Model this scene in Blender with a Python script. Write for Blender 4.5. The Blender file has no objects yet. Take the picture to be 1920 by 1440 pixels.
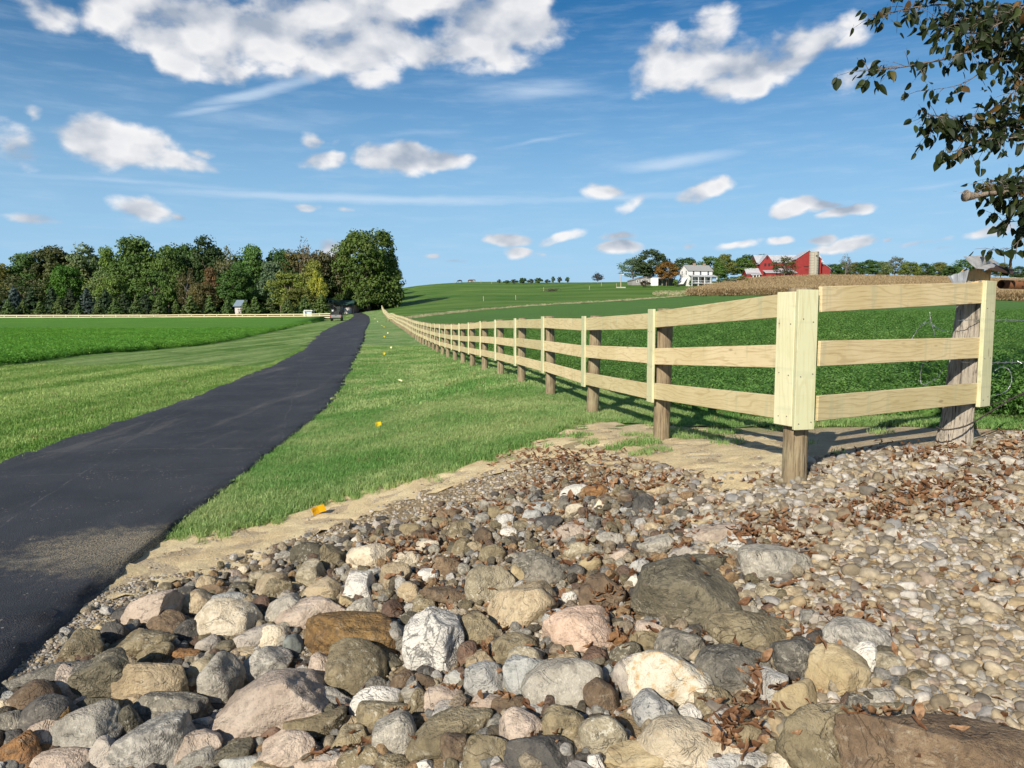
import bpy, bmesh, math, random
import numpy as np
from mathutils import Vector, Matrix, Euler, Quaternion
from mathutils.bvhtree import BVHTree
from mathutils.geometry import delaunay_2d_cdt

random.seed(7); RNG = np.random.default_rng(11)
S = bpy.context.scene
COL = S.collection
R = math.radians

# ------------------------------------------------------------------ camera, world, sun, exposure
EYE = 1.8; F = 1450.0; W0, H0 = 1920, 1440; PITCH = math.atan(130.0 / F)
cam = bpy.data.cameras.new('camera'); cam.lens = 36.0 * F / W0; cam.sensor_width = 36; cam.clip_start = .05; cam.clip_end = 6000
camo = bpy.data.objects.new('camera', cam); COL.objects.link(camo)
camo.location = (0, 0, EYE); camo.rotation_euler = (R(90) - PITCH, 0, 0); S.camera = camo
SUN_EL = R(28); SUN_AZ = R(27)          # shadows fall away from the camera, 27 degrees towards +X
sd = Vector((math.sin(SUN_AZ) * math.cos(SUN_EL), math.cos(SUN_AZ) * math.cos(SUN_EL), -math.sin(SUN_EL)))
sl = bpy.data.lights.new('sun', 'SUN'); sl.energy = 5.0; sl.angle = R(.5); sl.color = (1, .93, .82)
so = bpy.data.objects.new('sun', sl); COL.objects.link(so); so.rotation_euler = sd.to_track_quat('-Z', 'Y').to_euler()
S.view_settings.view_transform = 'Standard'; S.view_settings.look = 'None'; S.view_settings.exposure = .35; S.view_settings.gamma = 1
S.view_settings.use_curve_mapping = False
S.render.engine = 'CYCLES'
S.cycles.max_bounces = 5; S.cycles.diffuse_bounces = 2; S.cycles.glossy_bounces = 2; S.cycles.transmission_bounces = 4; S.cycles.transparent_max_bounces = 6
S.cycles.use_adaptive_sampling = True; S.cycles.adaptive_threshold = .02
try:
    S.cycles.use_denoising = True; S.cycles.denoiser = 'OPENIMAGEDENOISE'
except Exception: pass

def raydir(px, py):
    x = (px - W0 / 2) / F; y = (H0 / 2 - py) / F
    c, s = math.cos(PITCH), math.sin(PITCH)
    return Vector((x, c + y * s, y * c - s))

def sock(nt, inp, v):
    if isinstance(v, bpy.types.NodeSocket): nt.links.new(v, inp)
    elif isinstance(v, bpy.types.Node): nt.links.new(v.outputs[0], inp)
    else:
        if inp.type == 'RGBA' and len(v) == 3: v = (*v, 1)
        inp.default_value = v
def nd(nt, typ, _p=None, **kw):
    n = nt.nodes.new(typ)
    for k, v in (_p or {}).items(): setattr(n, k, v)
    for k, v in kw.items():
        if k[0] == 'i' and k[1:].isdigit(): sock(nt, n.inputs[int(k[1:])], v)
        else: sock(nt, n.inputs[k.replace('_', ' ')], v)
    return n
def mth(nt, op, a, b=None, c=None, clamp=False):
    n = nt.nodes.new('ShaderNodeMath'); n.operation = op; n.use_clamp = clamp
    sock(nt, n.inputs[0], a)
    if b is not None: sock(nt, n.inputs[1], b)
    if c is not None: sock(nt, n.inputs[2], c)
    return n.outputs[0]
def vmth(nt, op, a, b=None, out=0):
    n = nt.nodes.new('ShaderNodeVectorMath'); n.operation = op
    sock(nt, n.inputs[0], a)
    if b is not None: sock(nt, n.inputs[1], b)
    return n.outputs[out]
def mixc(nt, f, a, b, mode='MIX'):
    n = nt.nodes.new('ShaderNodeMix'); n.data_type = 'RGBA'; n.blend_type = mode; n.clamp_factor = True
    sock(nt, n.inputs[0], f); sock(nt, n.inputs[6], a); sock(nt, n.inputs[7], b)
    return n.outputs[2]
def sstep(nt, v, a, b, lo=0., hi=1.):
    n = nt.nodes.new('ShaderNodeMapRange'); n.interpolation_type = 'SMOOTHSTEP'
    sock(nt, n.inputs[0], v); n.inputs[1].default_value = a; n.inputs[2].default_value = b; n.inputs[3].default_value = lo; n.inputs[4].default_value = hi
    return n.outputs[0]
def noise(nt, vec, scale, detail=3, rough=.55, out=0, dist=0.):
    n = nd(nt, 'ShaderNodeTexNoise', None, Vector=vec, Scale=scale, Detail=detail, Roughness=rough, Distortion=dist)
    return n.outputs[out]
def mapping(nt, vec, scale=(1, 1, 1), rot=(0, 0, 0), loc=(0, 0, 0)):
    return nd(nt, 'ShaderNodeMapping', None, Vector=vec, Scale=scale, Rotation=rot, Location=loc).outputs[0]

def azel(px, py):
    d = raydir(px, py).normalized(); return math.atan2(d.x, d.y), math.asin(d.z)

SKY = .070
def build_world():
    w = bpy.data.worlds.new('World'); S.world = w; w.use_nodes = True
    nt = w.node_tree; nt.nodes.clear()
    out = nd(nt, 'ShaderNodeOutputWorld'); bg = nd(nt, 'ShaderNodeBackground'); nt.links.new(bg.outputs[0], out.inputs[0])
    sky = nd(nt, 'ShaderNodeTexSky', dict(sky_type='NISHITA', sun_disc=False, sun_elevation=SUN_EL, sun_rotation=math.pi + SUN_AZ,
                                         altitude=200, air_density=1.0, dust_density=.2, ozone_density=3.0))
    tc = nd(nt, 'ShaderNodeTexCoord'); sp = nd(nt, 'ShaderNodeSeparateXYZ', None, Vector=tc.outputs['Generated'])
    az = mth(nt, 'ARCTAN2', sp.outputs[0], sp.outputs[1]); el = mth(nt, 'ARCSINE', sp.outputs[2])
    p = nd(nt, 'ShaderNodeCombineXYZ', None, X=az, Y=el, Z=0.).outputs[0]
    pn = mapping(nt, p, scale=(1, 1.5, 1))
    wob = noise(nt, pn, 9, 3, .6, out=1)
    pw = vmth(nt, 'ADD', p, vmth(nt, 'MULTIPLY', vmth(nt, 'SUBTRACT', wob, (.5, .5, .5)), (.05, .025, 0)))
    def field(lst, vec):
        acc = None
        for (x, y, rx, ry, rot, s) in lst:
            a0, e0 = azel(x, y); a1, _ = azel(x + rx, y); _, e1 = azel(x, y - ry)
            v = vec
            if acc is not None:        # evaluate the patches one after another
                n = nt.nodes.new('ShaderNodeVectorMath'); n.operation = 'MULTIPLY_ADD'; nt.links.new(acc, n.inputs[0]); n.inputs[1].default_value = (1e-8,) * 3; nt.links.new(vec, n.inputs[2]); v = n.outputs[0]
            m = nt.nodes.new('ShaderNodeMapping'); m.vector_type = 'TEXTURE'; nt.links.new(v, m.inputs[0])
            m.inputs['Location'].default_value = (a0, e0, 0); m.inputs['Rotation'].default_value = (0, 0, R(rot)); m.inputs['Scale'].default_value = (abs(a1 - a0), abs(e1 - e0), 1)
            q = mth(nt, 'MULTIPLY_ADD', vmth(nt, 'LENGTH', m.outputs[0], out=1), -s, s)
            acc = q if acc is None else mth(nt, 'MAXIMUM', acc, q)
        return acc
    cum = [(260, 30, 120, 80, 0, 1), (430, 60, 150, 95, 0, 1), (560, 40, 160, 75, 0, 1.1), (330, 105, 60, 50, 0, .9), (440, 110, 100, 55, 0, .9), (540, 115, 120, 55, 0, .9), (640, 90, 140, 50, 0, .9),
           (730, 40, 190, 90, 0, 1), (840, 45, 190, 85, 0, 1.1), (960, 30, 110, 75, 0, 1), (800, 85, 130, 45, 0, .9), (90, 20, 60, 40, 0, .7), (930, 115, 60, 40, 0, .45), (700, 140, 60, 25, 0, .4),
           (1390, 110, 165, 60, 10, 1), (1300, 135, 110, 60, -8, 1), (1500, 90, 110, 45, 8, .9), (1330, 70, 70, 50, 30, .8), (1390, 155, 60, 35, 0, .9), (1240, 90, 50, 30, 30, .5), (1590, 82, 50, 18, 15, .4), (1620, 145, 45, 18, 20, .35),
           (230, 275, 145, 45, -5, 1), (170, 250, 60, 40, 0, .8), (300, 290, 110, 28, -8, .9), (30, 268, 60, 45, 0, .75), (375, 285, 35, 12, 0, .5), (65, 210, 18, 18, 0, .4),
           (612, 297, 50, 26, 0, 1), (580, 262, 28, 26, 0, .7), (705, 295, 62, 32, 0, 1), (765, 292, 55, 30, 0, 1), (835, 298, 55, 22, 0, .9), (640, 265, 50, 12, 0, .3),
           (70, 409, 62, 15, 0, .8), (265, 395, 70, 22, -4, .8), (330, 404, 40, 10, 0, .5), (587, 390, 38, 13, 0, .8), (650, 395, 16, 7, 0, .4), (630, 465, 50, 18, 0, .6),
           (1310, 360, 55, 24, 8, 1), (1350, 350, 22, 16, 0, .6), (1200, 368, 60, 16, 30, .6), (1140, 355, 40, 12, 0, .5), (1480, 392, 65, 18, 12, 1), (1545, 388, 45, 12, 0, .8), (1585, 397, 55, 11, 10, .8),
           (960, 450, 65, 16, 0, 1), (1040, 450, 50, 14, 18, .9), (980, 476, 32, 12, 0, .9), (1020, 480, 22, 8, 0, .5), (1150, 466, 48, 14, 0, 1), (1155, 445, 34, 10, 0, .6), (812, 484, 22, 7, 0, .7),
           (1380, 462, 45, 8, 8, .6), (1462, 454, 30, 10, 0, .9), (1550, 453, 30, 10, 0, .9), (1600, 460, 50, 13, 12, .9), (1570, 470, 45, 8, 0, .5), (1660, 452, 16, 7, 0, .5), (1740, 455, 60, 10, 8, .7), (1760, 470, 45, 9, 10, .6), (1850, 435, 80, 14, 10, .8), (850, 493, 30, 5, 0, .35), (1290, 458, 16, 6, 0, .35),
           (2150, 140, 150, 80, 0, 1), (2300, 330, 130, 40, 0, 1), (2120, 400, 90, 22, 0, 1), (-180, 120, 140, 90, 0, 1), (-300, 330, 160, 50, 0, 1), (-150, 400, 90, 20, 0, .9)]
    fc = field(cum, pw)
    # clouds carry on round the rest of the sky
    oth = noise(nt, mapping(nt, p, scale=(1, 2.2, 1)), 2.3, 4, .55)
    off = mth(nt, 'MAXIMUM', sstep(nt, mth(nt, 'ABSOLUTE', az), .75, 1.0), sstep(nt, el, .45, .62))
    fc = mth(nt, 'MAXIMUM', fc, mth(nt, 'MULTIPLY_ADD', mth(nt, 'MULTIPLY', mth(nt, 'SUBTRACT', oth, .55), off), 4., mth(nt, 'MULTIPLY_ADD', off, .5, -.5)))
    n1 = noise(nt, pn, 14, 8, .53, dist=.15)
    n1s = noise(nt, mapping(nt, pn, loc=(.012, -.03, 0)), 14, 4, .45, dist=.15)
    n0 = noise(nt, mapping(nt, pn, loc=(.3, .1, 0)), 8, 3, .5)
    raw = mth(nt, 'ADD', mth(nt, 'ADD', mth(nt, 'MINIMUM', fc, .46), mth(nt, 'MULTIPLY_ADD', n0, 1.1, -.58)), mth(nt, 'MULTIPLY_ADD', n1, 2.0, -.99))
    dens = sstep(nt, raw, -.08, .44)
    lit = mth(nt, 'MULTIPLY_ADD', mth(nt, 'SUBTRACT', noise(nt, pn, 14, 4, .45, dist=.15), n1s), 3.0, mth(nt, 'MULTIPLY_ADD', n1, .9, .10), clamp=True)
    thick = sstep(nt, raw, .3, .95)
    lit = mth(nt, 'SUBTRACT', lit, mth(nt, 'MULTIPLY', thick, .26), clamp=True)
    cc = mixc(nt, lit, (.31, .36, .44), (.76, .75, .75))
    # thin streaks
    ci = [(480, 175, 190, 17, 17, 1.25), (590, 142, 95, 20, 20, 1.2), (390, 207, 110, 13, 13, 1.0), (700, 373, 560, 15, 0, 1.1), (1160, 370, 330, 12, 2, .8), (1270, 302, 165, 20, 5, 1.25), (1000, 172, 190, 34, 3, .95), (1010, 262, 130, 8, 9, .7), (1390, 352, 70, 8, 6, .5),
          (1430, 270, 330, 16, 5, .35), (500, 225, 300, 36, 2, .5), (250, 340, 420, 10, 0, .6), (760, 250, 300, 16, 5, .4), (150, 480, 300, 12, 0, .3), (1750, 345, 160, 10, 6, .6), (900, 150, 300, 50, 3, .35)]
    fz = field(ci, vmth(nt, 'ADD', p, vmth(nt, 'MULTIPLY', vmth(nt, 'SUBTRACT', wob, (.5, .5, .5)), (.02, .012, 0))))
    nz = noise(nt, mapping(nt, p, scale=(1, 7, 1), rot=(0, 0, R(-4))), 11, 6, .62)
    wisp = mth(nt, 'MULTIPLY', sstep(nt, mth(nt, 'ADD', fz, mth(nt, 'MULTIPLY_ADD', nz, .9, -.5)), .0, 1.1), .62)
    wisp = mth(nt, 'MULTIPLY', wisp, sstep(nt, fz, -.05, .25))
    veil = mth(nt, 'MULTIPLY', sstep(nt, nz, .42, .8), .16)
    wisp = mth(nt, 'MAXIMUM', wisp, veil)
    sk = nd(nt, 'ShaderNodeHueSaturation', None, Hue=.5, Saturation=1.36, Value=1., Fac=1., Color=sky.outputs[0]).outputs[0]
    sk = vmth(nt, 'MULTIPLY', sk, (SKY, SKY, SKY))
    sk = mixc(nt, sstep(nt, el, .40, -.02, 0., .93), sk, (.285, .485, .70))
    c = mixc(nt, wisp, sk, (.52, .62, .74))
    c = mixc(nt, mth(nt, 'MULTIPLY', dens, .96), c, cc)
    up = sstep(nt, sp.outputs[2], -.02, .0)
    c = vmth(nt, 'MULTIPLY', c, (10, 10, 10))
    nt.links.new(c, bg.inputs[0]); bg.inputs[1].default_value = .1
    try: w.cycles.sampling_method = 'MANUAL'; w.cycles.sample_map_resolution = 512
    except Exception: pass
build_world()

# ------------------------------------------------------------------ scene bookkeeping
def tag(o, label=None, cat=None, group=None, kind=None):
    if label: o['label'] = label
    if cat: o['category'] = cat
    if group: o['group'] = group
    if kind: o['kind'] = kind
    return o
def link(o, parent=None):
    COL.objects.link(o)
    if parent is not None: o.parent = parent
    return o
def empty(name, loc=(0, 0, 0), rz=0, **kw):
    o = bpy.data.objects.new(name, None); o.empty_display_size = .2; o.location = loc; o.rotation_euler = (0, 0, rz)
    return tag(link(o), **kw)
def mesh_np(name, v, faces, m=None, smooth=False):
    """v (n,3); faces: (k,3|4) int array or list of lists"""
    me = bpy.data.meshes.new(name)
    v = np.asarray(v, dtype=np.float32)
    if isinstance(faces, np.ndarray):
        k, s = faces.shape
        me.vertices.add(len(v)); me.vertices.foreach_set('co', v.ravel())
        me.loops.add(k * s); me.loops.foreach_set('vertex_index', faces.astype(np.int32).ravel())
        me.polygons.add(k); me.polygons.foreach_set('loop_start', np.arange(0, k * s, s, dtype=np.int32)); me.polygons.foreach_set('loop_total', np.full(k, s, dtype=np.int32))
    else: me.from_pydata([tuple(map(float, q)) for q in v], [], faces)
    if m: me.materials.append(m)
    me.update(calc_edges=True)
    if smooth: me.polygons.foreach_set('use_smooth', np.ones(len(me.polygons), dtype=bool))
    me.validate()
    return me
def fattr(me, name, vals):
    a = me.attributes.new(name, 'FLOAT', 'POINT'); a.data.foreach_set('value', np.asarray(vals, dtype=np.float32))
def obj(name, me, parent=None, **kw):
    return tag(link(bpy.data.objects.new(name, me), parent), **kw)
class MB:
    """collects simple solids into one mesh"""
    def __init__(s): s.v = []; s.f = []
    def add(s, v, f):
        b = len(s.v); s.v += [tuple(map(float, q)) for q in v]; s.f += [[i + b for i in q] for q in f]; return s
    def box(s, x0, x1, y0, y1, z0, z1):
        return s.add([(x0, y0, z0), (x1, y0, z0), (x1, y1, z0), (x0, y1, z0), (x0, y0, z1), (x1, y0, z1), (x1, y1, z1), (x0, y1, z1)],
                     [[0, 3, 2, 1], [4, 5, 6, 7], [0, 1, 5, 4], [1, 2, 6, 5], [2, 3, 7, 6], [3, 0, 4, 7]])
    def prism(s, poly, y0, y1):
        """poly in xz, extruded along y"""
        n = len(poly)
        v = [(x, y0, z) for x, z in poly] + [(x, y1, z) for x, z in poly]
        return s.add(v, [list(range(n)), list(range(2 * n - 1, n - 1, -1))] + [[i, i + n, (i + 1) % n + n, (i + 1) % n][::-1][::-1] for i in range(n)])
    def quadslab(s, p, t):
        """thick slab from 4 points"""
        p = [Vector(q) for q in p]; n = (p[1] - p[0]).cross(p[3] - p[0]).normalized() * t
        v = p + [q + n for q in p]
        return s.add(v, [[3, 2, 1, 0], [4, 5, 6, 7], [0, 1, 5, 4], [1, 2, 6, 5], [2, 3, 7, 6], [3, 0, 4, 7]])
    def tube(s, pts, rad, n=8, cap=True):
        pts = [Vector(p) for p in pts]; k = len(pts)
        rad = [rad] * k if not hasattr(rad, '__len__') else rad
        b = len(s.v); up = None
        for i, p in enumerate(pts):
            t = (pts[min(i + 1, k - 1)] - pts[max(i - 1, 0)]).normalized()
            if up is None: up = t.orthogonal().normalized()
            up = (up - t * up.dot(t)); up = up.normalized() if up.length > 1e-6 else t.orthogonal().normalized()
            sd_ = t.cross(up)
            for j in range(n):
                a = 2 * math.pi * j / n; s.v.append(tuple(p + (up * math.cos(a) + sd_ * math.sin(a)) * rad[i]))
        for i in range(k - 1):
            for j in range(n):
                s.f.append([b + i * n + j, b + i * n + (j + 1) % n, b + (i + 1) * n + (j + 1) % n, b + (i + 1) * n + j])
        if cap: s.f.append([b + j for j in range(n)][::-1]); s.f.append([b + (k - 1) * n + j for j in range(n)])
        return s
    def mesh(s, name, m=None, smooth=False):
        me = bpy.data.meshes.new(name); me.from_pydata(s.v, [], s.f)
        bm = bmesh.new(); bm.from_mesh(me); bmesh.ops.recalc_face_normals(bm, faces=bm.faces); bm.to_mesh(me); bm.free()
        if m: me.materials.append(m)
        if smooth: me.polygons.foreach_set('use_smooth', np.ones(len(me.polygons), dtype=bool))
        return me
    def build(s, name, m, parent=None, smooth=False, **kw): return obj(name, s.mesh(name, m, smooth), parent, **kw)

# ------------------------------------------------------------------ terrain height (thin plate spline through surveyed points)
CP = [(-2.5, 3.7, -.0), (-2.7, 5.1, 0), (-2.8, 6.5, .02), (-3.2, 12.4, 0), (-7.9, 40.7, .1), (-15.3, 80, .3), (-25.7, 140, .75), (-35, 190, 1.9),
      (-6, 9, 0), (-6.4, 12.2, 0), (-6.8, 17.4, 0), (-7.9, 26, .03), (-9.7, 37, .08), (-19, 80, .3), (-28, 130, .65), (-5.9, 6, 0), (-5.8, 2, 0), (-6, -3, 0), (-2.4, -3, -.02), (-2.4, 1.5, -.05),
      (-12, 10, .05), (-20, 15, .08), (-18.7, 28, .08), (-30, 28, .08), (-40, 60, .1), (-80, 100, .2), (-60, 150, .45), (-110, 150, .3), (-38, 150, .75), (-35, 100, .35), (-20, 50, .1),
      (-120, 200, 1.0), (-80, 200, 1.2), (-50, 200, 1.9), (-160, 300, 2), (-70, 300, 4), (-42, 230, 3.1), (-36, 216, 2.9), (-250, 400, 3), (-300, 150, 0), (-150, 50, 0), (-60, 0, 0),
      (2.0, 5.1, .71), (1.47, 7.5, .58), (1.04, 9.95, .49), (.6, 12.4, .48), (.17, 14.8, .48), (-.27, 17.2, .44), (-.7, 19.7, .37), (-4.5, 40.7, .12), (-6.4, 52, .12), (-10, 71, .24), (-15.9, 105, .58), (-20.7, 132, .55), (-27.3, 170, 1.05), (-34.2, 208, 2.6),
      (3.57, 6.2, .75), (0, 2.9, .10), (2.2, 2.7, .38), (-2, 2.8, -.16), (-1.9, 4.2, -.08), (.55, 4.2, .33), (-.8, 4.8, .12), (-1.6, 6.6, .12), (-.55, 7.25, .33), (.9, 8.6, .55), (-1.6, 10, .22), (-1.2, 8, .25), (.7, 5.6, .52), (3.5, 4, .6), (-.6, 3.4, .0), (1.2, 3.4, .33),
      (0, 0, -.02), (4, 0, .45), (6, 3, .7), (7, 7, .8), (0, -6, 0), (6, -6, .5), (-1.5, 1.5, -.15),
      (3.5, 9, .62), (6, 10, .72), (4, 16, .6), (9, 20, .8), (3, 28, .5), (10, 40, .9), (-1, 40, .35), (20, 40, 1.3), (15, 80, 1.8), (45, 80, 2.2), (-8, 90, .8), (95, 150, 4.0), (60, 110, 2.7), (-3, 60, .5),
      (-19, 130, 1.0), (-10, 150, 1.9), (4, 170, 3.0), (25, 190, 4.4), (49, 220, 6.5), (103, 160, 4.4), (75, 190, 5.4), (-25, 180, 2.0),
      (-24, 230, 6.6), (6, 240, 7.6), (-40, 300, 10.5), (-47, 330, 13.0), (-22, 350, 16.1), (9, 330, 14.6), (41, 300, 13.7), (63, 280, 12.6), (30, 260, 10.2), (45, 250, 9.6), (110, 300, 14.8), (122, 270, 12.6), (180, 270, 12.4), (150, 220, 8.5), (170, 330, 15.8),
      (-40, 420, 11), (0, 420, 12), (60, 400, 13), (120, 400, 17), (200, 400, 20), (260, 400, 20), (300, 300, 13), (260, 200, 6), (0, 600, 8), (200, 600, 17), (-200, 600, 5), (400, 600, 15), (500, 300, 10), (150, 60, 2.5), (80, 0, 1), (300, 0, 1), (0, -60, 0), (-300, -60, 0), (300, -80, 1), (-500, 300, 2), (-500, 600, 4)]
_cp = np.array([p for p in CP if p[1] < 112], dtype=float)
def _warp(x, y): return np.stack([np.arcsinh(x / 3.0), np.arcsinh(y / 3.0)], -1)
def _U(d2): return np.where(d2 > 1e-12, d2 * np.log(d2 + 1e-12) * .5, 0.)
def _fit():
    P = _warp(_cp[:, 0], _cp[:, 1]); n = len(P)
    K = _U(((P[:, None] - P[None]) ** 2).sum(-1)) + np.eye(n) * .0006
    A = np.zeros((n + 3, n + 3)); A[:n, :n] = K; A[:n, n] = 1; A[:n, n + 1:] = P; A[n, :n] = 1; A[n + 1:, :n] = P.T
    b = np.zeros(n + 3); b[:n] = _cp[:, 2]
    return P, np.linalg.solve(A, b)
_TP, _TW = _fit()
_UU = np.array([-1.6, -.9, -.66, -.40, -.23, -.18, -.145, -.06, .03, .14, .235, .36, .45, .64, .9, 1.6])
_YY = np.array([40, 60, 100, 150, 200, 250, 300, 350, 420, 600, 1200.])
_FAR = np.array([
 [.0, .0, .1, .2, .4, .6, .8, 1, 1.2, 2, 4], [.05, .1, .2, .3, .8, 1.4, 1.8, 2.2, 2.6, 3.5, 5], [.08, .1, .2, .35, 1.0, 1.6, 2.0, 2.4, 3, 4, 6], [.08, .12, .25, .5, 1.1, 1.8, 2.5, 3, 3.5, 5, 7],
 [.08, .18, .42, .75, 1.7, 3.2, 5, 6.5, 8, 9, 9], [.1, .22, .5, 1.0, 2.4, 4.8, 8.0, 10.5, 12, 11, 9], [.15, .3, .62, 1.35, 3.2, 6.0, 10.2, 13.4, 14.6, 12, 8], [.25, .42, 1.0, 2.1, 4.5, 8.0, 12.4, 16.3, 17.6, 14, 8],
 [.4, .6, 1.3, 2.7, 5.0, 8.6, 12.7, 16.2, 17.8, 14, 8], [.6, .85, 1.7, 3.3, 5.4, 9.1, 14.0, 16.3, 17.5, 16, 10], [.75, 1.1, 2.1, 3.7, 5.7, 9.4, 14.0, 16.6, 19, 18, 12], [.85, 1.3, 2.3, 3.9, 6.7, 10.7, 15.0, 17.6, 20, 20, 14],
 [.9, 1.4, 2.4, 4.1, 7.1, 11.1, 14.9, 17.3, 20, 21, 14], [1., 1.5, 2.4, 4.0, 6.8, 10.3, 13.9, 16.2, 19.5, 20, 14], [1., 1.5, 2.3, 3.6, 6, 9, 12, 14.5, 18, 19, 14], [1., 1.4, 2, 3, 5, 7.5, 10, 12, 15, 17, 14]])
def _herm(xs, M, x):
    """smooth interpolation along the first axis of M"""
    m = np.gradient(M, xs, axis=0); i = np.clip(np.searchsorted(xs, x) - 1, 0, len(xs) - 2); h = xs[i + 1] - xs[i]; t = (x - xs[i]) / h
    return i, h, t, m
_FU = None
def _farz(x, y):
    global _FU
    if _FU is None:                       # resample finely once in both directions
        uu = np.linspace(-1.6, 1.6, 321); yy = np.geomspace(40, 1200, 200)
        def res(xs, M, q):
            i, h, t, m = _herm(xs, M, q); t = t[:, None]; h = h[:, None]
            return (2 * t ** 3 - 3 * t ** 2 + 1) * M[i] + (t ** 3 - 2 * t ** 2 + t) * h * m[i] + (3 * t ** 2 - 2 * t ** 3) * M[i + 1] + (t ** 3 - t ** 2) * h * m[i + 1]
        _FU = res(np.log(_YY), res(_UU, _FAR, uu).T, np.log(yy)).T
    y_ = np.clip(y, 40, 1200); u = np.clip(x / np.maximum(y_, 1), -1.599, 1.599)
    a = (u + 1.6) / 3.2 * 320; b = np.log(y_ / 40) / math.log(30) * 199; i = np.clip(a.astype(int), 0, 319); j = np.clip(b.astype(int), 0, 198); a = a - i; b = b - j
    return _FU[i, j] * (1 - a) * (1 - b) + _FU[i + 1, j] * a * (1 - b) + _FU[i, j + 1] * (1 - a) * b + _FU[i + 1, j + 1] * a * b
def tz(x, y):
    x = np.asarray(x, float); y = np.asarray(y, float); sh = x.shape
    q = _warp(x.ravel(), y.ravel()); o = np.empty(len(q))
    for i in range(0, len(q), 40000):
        c = q[i:i + 40000]
        o[i:i + 40000] = _U(((c[:, None] - _TP[None]) ** 2).sum(-1)) @ _TW[:-3] + _TW[-3] + c @ _TW[-2:]
    xr, yr = x.ravel(), y.ravel()
    w = np.clip((yr - 42) / 38, 0, 1); w = w * w * (3 - 2 * w); k = w > 0
    if k.any(): o[k] = o[k] * (1 - w[k]) + _farz(xr[k], yr[k]) * w[k]
    d = np.hypot(xr, yr)
    o = o + .018 * np.sin(xr * 2.1 + 1.3 * np.sin(yr * 1.7)) * np.sin(yr * 2.6 + .7) * np.clip((d - 5) / 4, 0, 1)
    return o.reshape(sh)
def z1(x, y): return float(tz(np.array([x]), np.array([y]))[0])
_T = np.geomspace(1.6, 900, 130)
def ground(px, py, up=0.):
    """point where the sight line through a pixel comes within UP of the ground"""
    d = raydir(px, py); T = _T[_T < 16] if py > 800 else _T
    for _ in range(3):
        h = EYE + d.z * T - tz(d.x * T, d.y * T) - up
        k = np.nonzero(h < 0)[0]
        if len(k) == 0: return None
        k = max(int(k[0]), 1); T = np.linspace(T[k - 1], T[k], 9)
    t = T[4]
    return Vector((d.x * t, d.y * t, EYE + d.z * t))
def at(px, Y): return (px - W0 / 2) / F * Y * .998
def zat(py, Y): d = raydir(960, py); return EYE + d.z / d.y * Y

# ------------------------------------------------------------------ materials
def newmat(name):
    m = bpy.data.materials.new(name); m.use_nodes = True; nt = m.node_tree
    b = nt.nodes['Principled BSDF']; b.inputs['Roughness'].default_value = .85; b.inputs['Specular IOR Level'].default_value = .25
    return m, nt, b
def bump(nt, b, h, strength=.4, dist=.02):
    n = nd(nt, 'ShaderNodeBump', None, Height=h, Strength=strength, Distance=dist); nt.links.new(n.outputs[0], b.inputs['Normal'])
def pos(nt): return nd(nt, 'ShaderNodeNewGeometry').outputs['Position']
def objc(nt): return nd(nt, 'ShaderNodeTexCoord').outputs['Object']
def info(nt, k='Random'): return nd(nt, 'ShaderNodeObjectInfo').outputs[k]
def simple(name, col, rough=.7, var=.12, scale=6, metal=0., bmp=0.):
    m, nt, b = newmat(name)
    n = noise(nt, objc(nt), scale, 4)
    c = mixc(nt, n, tuple(max(0, x * (1 - var * 2)) for x in col), tuple(x * (1 + var * 2) for x in col))
    nt.links.new(c, b.inputs['Base Color']); b.inputs['Roughness'].default_value = rough; b.inputs['Metallic'].default_value = metal
    if bmp: bump(nt, b, n, bmp, .02)
    return m
def add_translucent(nt, b, col, f):
    out = [n for n in nt.nodes if n.type == 'OUTPUT_MATERIAL'][0]
    t = nd(nt, 'ShaderNodeBsdfTranslucent', None, Color=col)
    mx = nd(nt, 'ShaderNodeMixShader', None, i0=f, i1=b.outputs[0], i2=t.outputs[0]); nt.links.new(mx.outputs[0], out.inputs[0])

def grass_colour(nt, pv, kind):
    """world-position colour shared by a turf sheet and the blades that grow from it"""
    n1 = noise(nt, pv, .55, 4, .6); n2 = noise(nt, pv, 4.5, 3, .6)
    if kind == 'verge':
        c = mixc(nt, sstep(nt, n1, .36, .64), (.145, .290, .078), (.320, .405, .170))
        c = mixc(nt, sstep(nt, n2, .54, .74), c, (.160, .290, .080))
    elif kind == 'mown':
        st = noise(nt, mapping(nt, pv, rot=(0, 0, R(-14)), scale=(1.1, .05, 1)), 1., 3, .6)
        c = mixc(nt, sstep(nt, st, .36, .62), (.125, .245, .048), (.310, .410, .145))
        c = mixc(nt, sstep(nt, n2, .5, .75), c, (.16, .26, .06))
    elif kind.startswith('crop'): pass
    if kind == 'crop_l':
        c = mixc(nt, sstep(nt, n2, .35, .7), (.092, .235, .030), (.130, .300, .048))
    if kind == 'crop_r':
        c = mixc(nt, sstep(nt, n2, .35, .7), (.076, .180, .038), (.128, .240, .060))
    if kind.startswith('crop'): c = mixc(nt, mth(nt, 'MULTIPLY', sstep(nt, noise(nt, pv, .16, 4, .6), .42, .68), .5), c, vmth(nt, 'MULTIPLY', c, (1.45, 1.18, 1.1)))
    return c
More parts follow.
